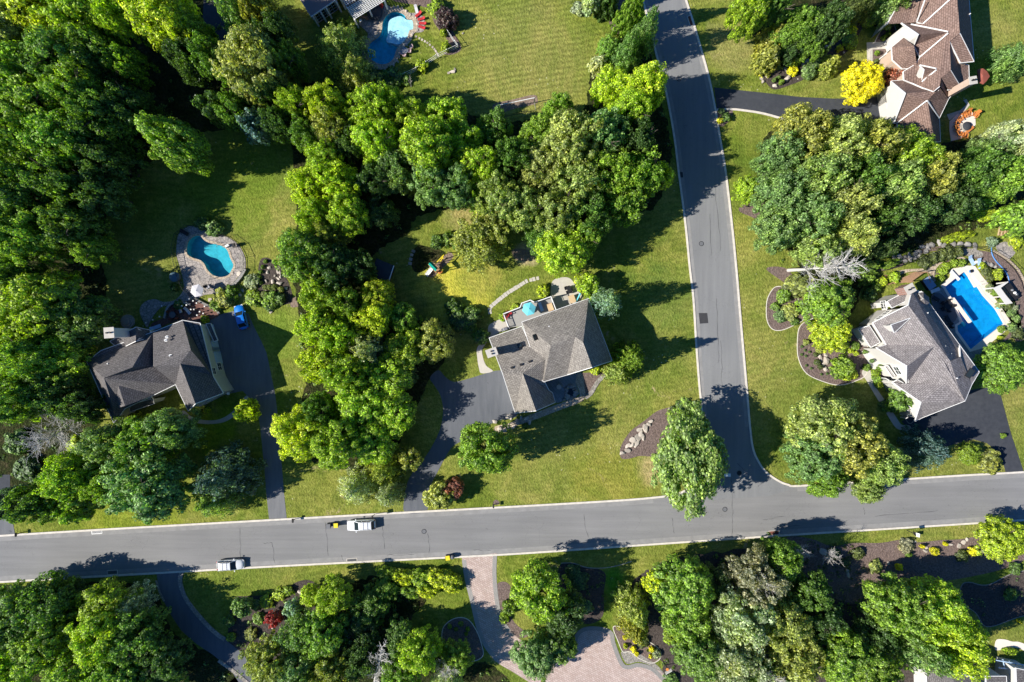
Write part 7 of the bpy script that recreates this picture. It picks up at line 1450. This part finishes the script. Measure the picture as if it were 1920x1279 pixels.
# ---------------------------------------------------------------- street things
def mailbox(x, y, deg, label):
    e_ = empty('mailbox', P(x, y), R(deg), label, 'mailbox', 'mailboxes along the street'); b = MB(); b.box((0,0,.55),(.11,.11,1.1)); b.build('post',M['dark'],e_); b = MB(); b.box((0,0,1.18),(.62,.26,.2)); b.tube((-.31,0,1.27),(.31,0,1.27),.13,.13,10); b.build('box',M['dark'],e_); b = MB(); b.box((.1,-.15,1.36),(.03,.02,.16)); b.build('flag',M['red'],e_)
mailbox(925.5,946,-86,'black mailbox in a small mulch ring at the street in front of the middle house'); mailbox(553,973,-86,'black mailbox at the kerb right of the long left driveway');  mailbox(39,999,-86,'black mailbox at the kerb near the left edge')
sheet('mulch_ring', [(925,941),(930,937),(936,941),(934,946),(926,946)], .016, M['mulch'], smooth=True)
for x, y, lb in ((702.5,964,'tall dark sign post at the kerb behind the white car, seen from above'),(1700,994,'tall dark sign post on the grass strip below the street, left of the yard sign')):
    e_ = empty('street_sign', P(x, y), R(12), lb, 'sign', 'sign posts along the street'); b = MB(); b.box((0,0,1.25),(.08,.08,2.5)); b.build('post', M['dark'], e_); b = MB(); b.box((.06,0,2.2),(.04,.62,.75)); b.build('panel', M['dark'], e_)
e_ = empty('yard_sign', P(1716,1001), R(85), 'small white yard sign on the grass strip below the street', 'sign'); b = MB(); b.box((0,0,.75),(.6,.05,.7),0,M['white'],tilt=(R(25),0)); b.build('panel',None,e_)
for k in (-.25,.25): b = MB(); b.tube((k,0,0),(k,0,.5),.012,.012,5); b.build('stake',M['grey'],e_)
e_ = empty('basketball_hoop', P(1248,1247), R(120), 'basketball hoop on a leaning pole beside the brick courtyard', 'basketball hoop'); b = MB(); b.tube((0,0,0),(0,0,2.8),.07,.06,8); b.build('pole',M['dark'],e_); b = MB(); b.box((.45,0,3.1),(.05,1.2,.8)); b.build('backboard',M['white'],e_); b = MB(); b.lathe((.72,0,2.85),[(.23,0),(.25,.02),(.23,.04)],14); b.build('rim',M['orange'],e_)
b = MB(); b.lathe((0,0,.0),[(.28,0),(.28,.08),(.1,.5),(.02,.55)],12,M['white']); b.build('garden_ornament',None,None,P(1262,1263),label='small pale ornament on the lawn strip right of the courtyard',cat='ornament')
def bin_(x, y, deg, lid, label, round_=False):
    e_ = empty('wheeled_bin', P(x, y, .03), R(deg), label, 'bin', 'bins set out at the kerb'); b = MB()
    if round_: b.lathe((0,0,0),[(.26,0),(.33,.85)],14); b.build('body',M['drive'],e_); b = MB(); b.lathe((0,0,.85),[(.36,0),(.34,.08),(.02,.16)],14); b.build('lid',M['drive3'],e_); return
    b.box((0,0,.55),(.58,.60,.9),0,None,1.18); b.build('body',M['dark'],e_); b = MB(); b.box((0,0,1.05),(.74,.80,.1),0,None,.92); b.build('lid',M[lid],e_); b = MB(); b.tube((-.4,-.28,1.0),(-.4,.28,1.0),.03,.03,6); b.build('handle',M['dark'],e_)
    for s_ in (-1,1): b = MB(); b.tube((-.26,s_*.3,.13),(-.26,s_*.36,.13),.13,.13,12); b.build('wheel',M['dark'],e_)
bin_(632.5,982.5,3,'yellow','bin with a yellow lid just behind the white car by the upper kerb'); bin_(618.5,984,3,'drive2','dark bin left of the yellow-lidded one by the upper kerb'); bin_(840.5,1043,8,'yellow','bin with a yellow lid at the lower kerb beside the brick drive'); bin_(849,1042,0,'dark','round dark bin beside the yellow-lidded one at the lower kerb',True)
# ---------------------------------------------------------------- cars
def car(x, y, deg, L_, W_, H_, col, label, suv=True, bars=True):
    e_ = empty('parked_car', P(x, y, .03), R(deg), label, 'car'); pm = paint(label.split()[0]+'_car_paint', col); hl, hw = L_/2, W_/2
    hood = .98 if suv else .86; belt = 1.02 if suv else .9
    # lower body: rings along the length, each ring a rounded section
    def ring(xx, w, zt, zb=.28, cr=.16):
        pr_ = [(-w, zb+.1), (-w*1.0, zt-cr*1.3), (-w*.97, zt-cr*.6), (-w*.86, zt), (0, zt+.03), (w*.86, zt), (w*.97, zt-cr*.6), (w, zt-cr*1.3), (w, zb+.1), (w*.9, zb), (-w*.9, zb)]
        return [(xx, a_, z) for a_, z in pr_]
    st = [(-hl, hw*.72, belt*.80), (-hl+.10, hw*.88, belt*.93), (-hl+.35, hw*.97, belt), (-hl*.45, hw, belt), (0, hw, belt), (hl*.38, hw, belt), (hl*.52, hw*.99, hood), (hl*.78, hw*.95, hood*.93), (hl-.22, hw*.86, hood*.84), (hl-.05, hw*.70, hood*.72), (hl, hw*.5, hood*.60)]
    b = MB(); rg = [ring(*s_) for s_ in st]; n_ = 11; vs = [v for r_ in rg for v in r_]; b.add(vs, [(k*n_+i, k*n_+(i+1) % n_, (k+1)*n_+(i+1) % n_, (k+1)*n_+i)[::-1] for k in range(len(rg)-1) for i in range(n_)], pm, True); b.add(rg[0], [tuple(range(n_))], pm); b.add(rg[-1], [tuple(range(n_))[::-1]], pm); b.build('body', None, e_)
    # greenhouse
    xr0, xr1 = -hl+.55, hl*.12; xb0, xb1 = -hl+.14, hl*.46; w0, w1 = hw*.93, hw*.76
    if not suv: xr0 = -hl+.95; xb0 = -hl+.35
    lo_ = [(xb0, -w0*.88), (xb0, w0*.88), (xb1, w0*.9), (xb1, -w0*.9)]; hi = [(xr0, -w1), (xr0, w1), (xr1, w1*.97), (xr1, -w1*.97)]; B = [Vector((*p, belt-.01)) for p in lo_]; T_ = [Vector((*p, H_-.06)) for p in hi]
    b = MB(); b.add(T_+[Vector((xr0+.15,-w1*.8,H_)),Vector((xr0+.15,w1*.8,H_)),Vector((xr1-.2,w1*.8,H_)),Vector((xr1-.2,-w1*.8,H_))], [(4,5,6,7)[::-1],(0,1,5,4)[::-1],(1,2,6,5)[::-1],(2,3,7,6)[::-1],(3,0,4,7)[::-1]], pm, True); 
    for i, j in ((0,0),(1,1),(2,2),(3,3)): b.beam(B[i], T_[j], .09, .09, pm)
    for t_ in (.36,.66): 
        for a_, c_, aa, cc in ((B[1],B[2],T_[1],T_[2]),(B[0],B[3],T_[0],T_[3])): b.beam(a_.lerp(c_,t_), aa.lerp(cc,t_), .07, .07, pm)
    b.build('roof', None, e_)
    for nm, a_, c_, d_, f_ in (('windshield',B[2],B[3],T_[3],T_[2]),('rear_window',B[0],B[1],T_[1],T_[0]),('side_window',B[1],B[2],T_[2],T_[1]),('side_window',B[3],B[0],T_[0],T_[3])): b = MB(); b.add([a_,c_,d_,f_],[(0,1,2,3)]); b.build(nm, M['glass'], e_)
    if bars:
        for s_ in (-1,1): b = MB(); b.tube((xr0+.2,s_*w1*.86,H_+.05),(xr1-.25,s_*w1*.86,H_+.05),.025,.025,6); b.build('roof_rail', M['grey'], e_)
        for xx in (xr0+.65,xr0+1.35): b = MB(); b.box((xx,0,H_+.09),(.07,w1*1.8,.03)); b.build('cross_bar', M['whitefab'], e_)
    for sx in (-hl*.60, hl*.62):
        for s_ in (-1,1):
            b = MB(); b.tube((sx,s_*(hw-.20),.34),(sx,s_*(hw+.015),.34),.34,.34,18); w_ = b.build('wheel', M['dark'], e_); b = MB(); b.tube((sx,s_*(hw+.012),.34),(sx,s_*(hw+.03),.34),.21,.19,14); b.build('rim', M['grey'], w_)
    for s_ in (-1,1):
        b = MB(); b.box((hl-.17,s_*hw*.66,hood*.70),(.26,.34,.14),-s_*.35); b.build('headlight', M['whitefab'], e_); b = MB(); b.box((-hl+.06,s_*hw*.72,belt*.80),(.12,.22,.26),s_*.2); b.build('tail_light', M['red'], e_); b = MB(); b.box((hl*.34,s_*(hw+.11),belt+.02),(.14,.22,.14)); b.build('mirror', pm, e_)
    return e_
car(679,982.5,183.3,4.75,1.78,1.62,(.74,.75,.76),'white hatchback parked at the upper kerb behind the yellow-lidded bin')
car(435.5,1056.5,3.3,4.5,1.74,1.66,(.72,.73,.74),'silvery white crossover car parked at the lower kerb left of the brick drive')
car(455,595,105,4.15,1.70,1.50,(.005,.17,.62),'bright blue small car at the top of the long left driveway',False,False)
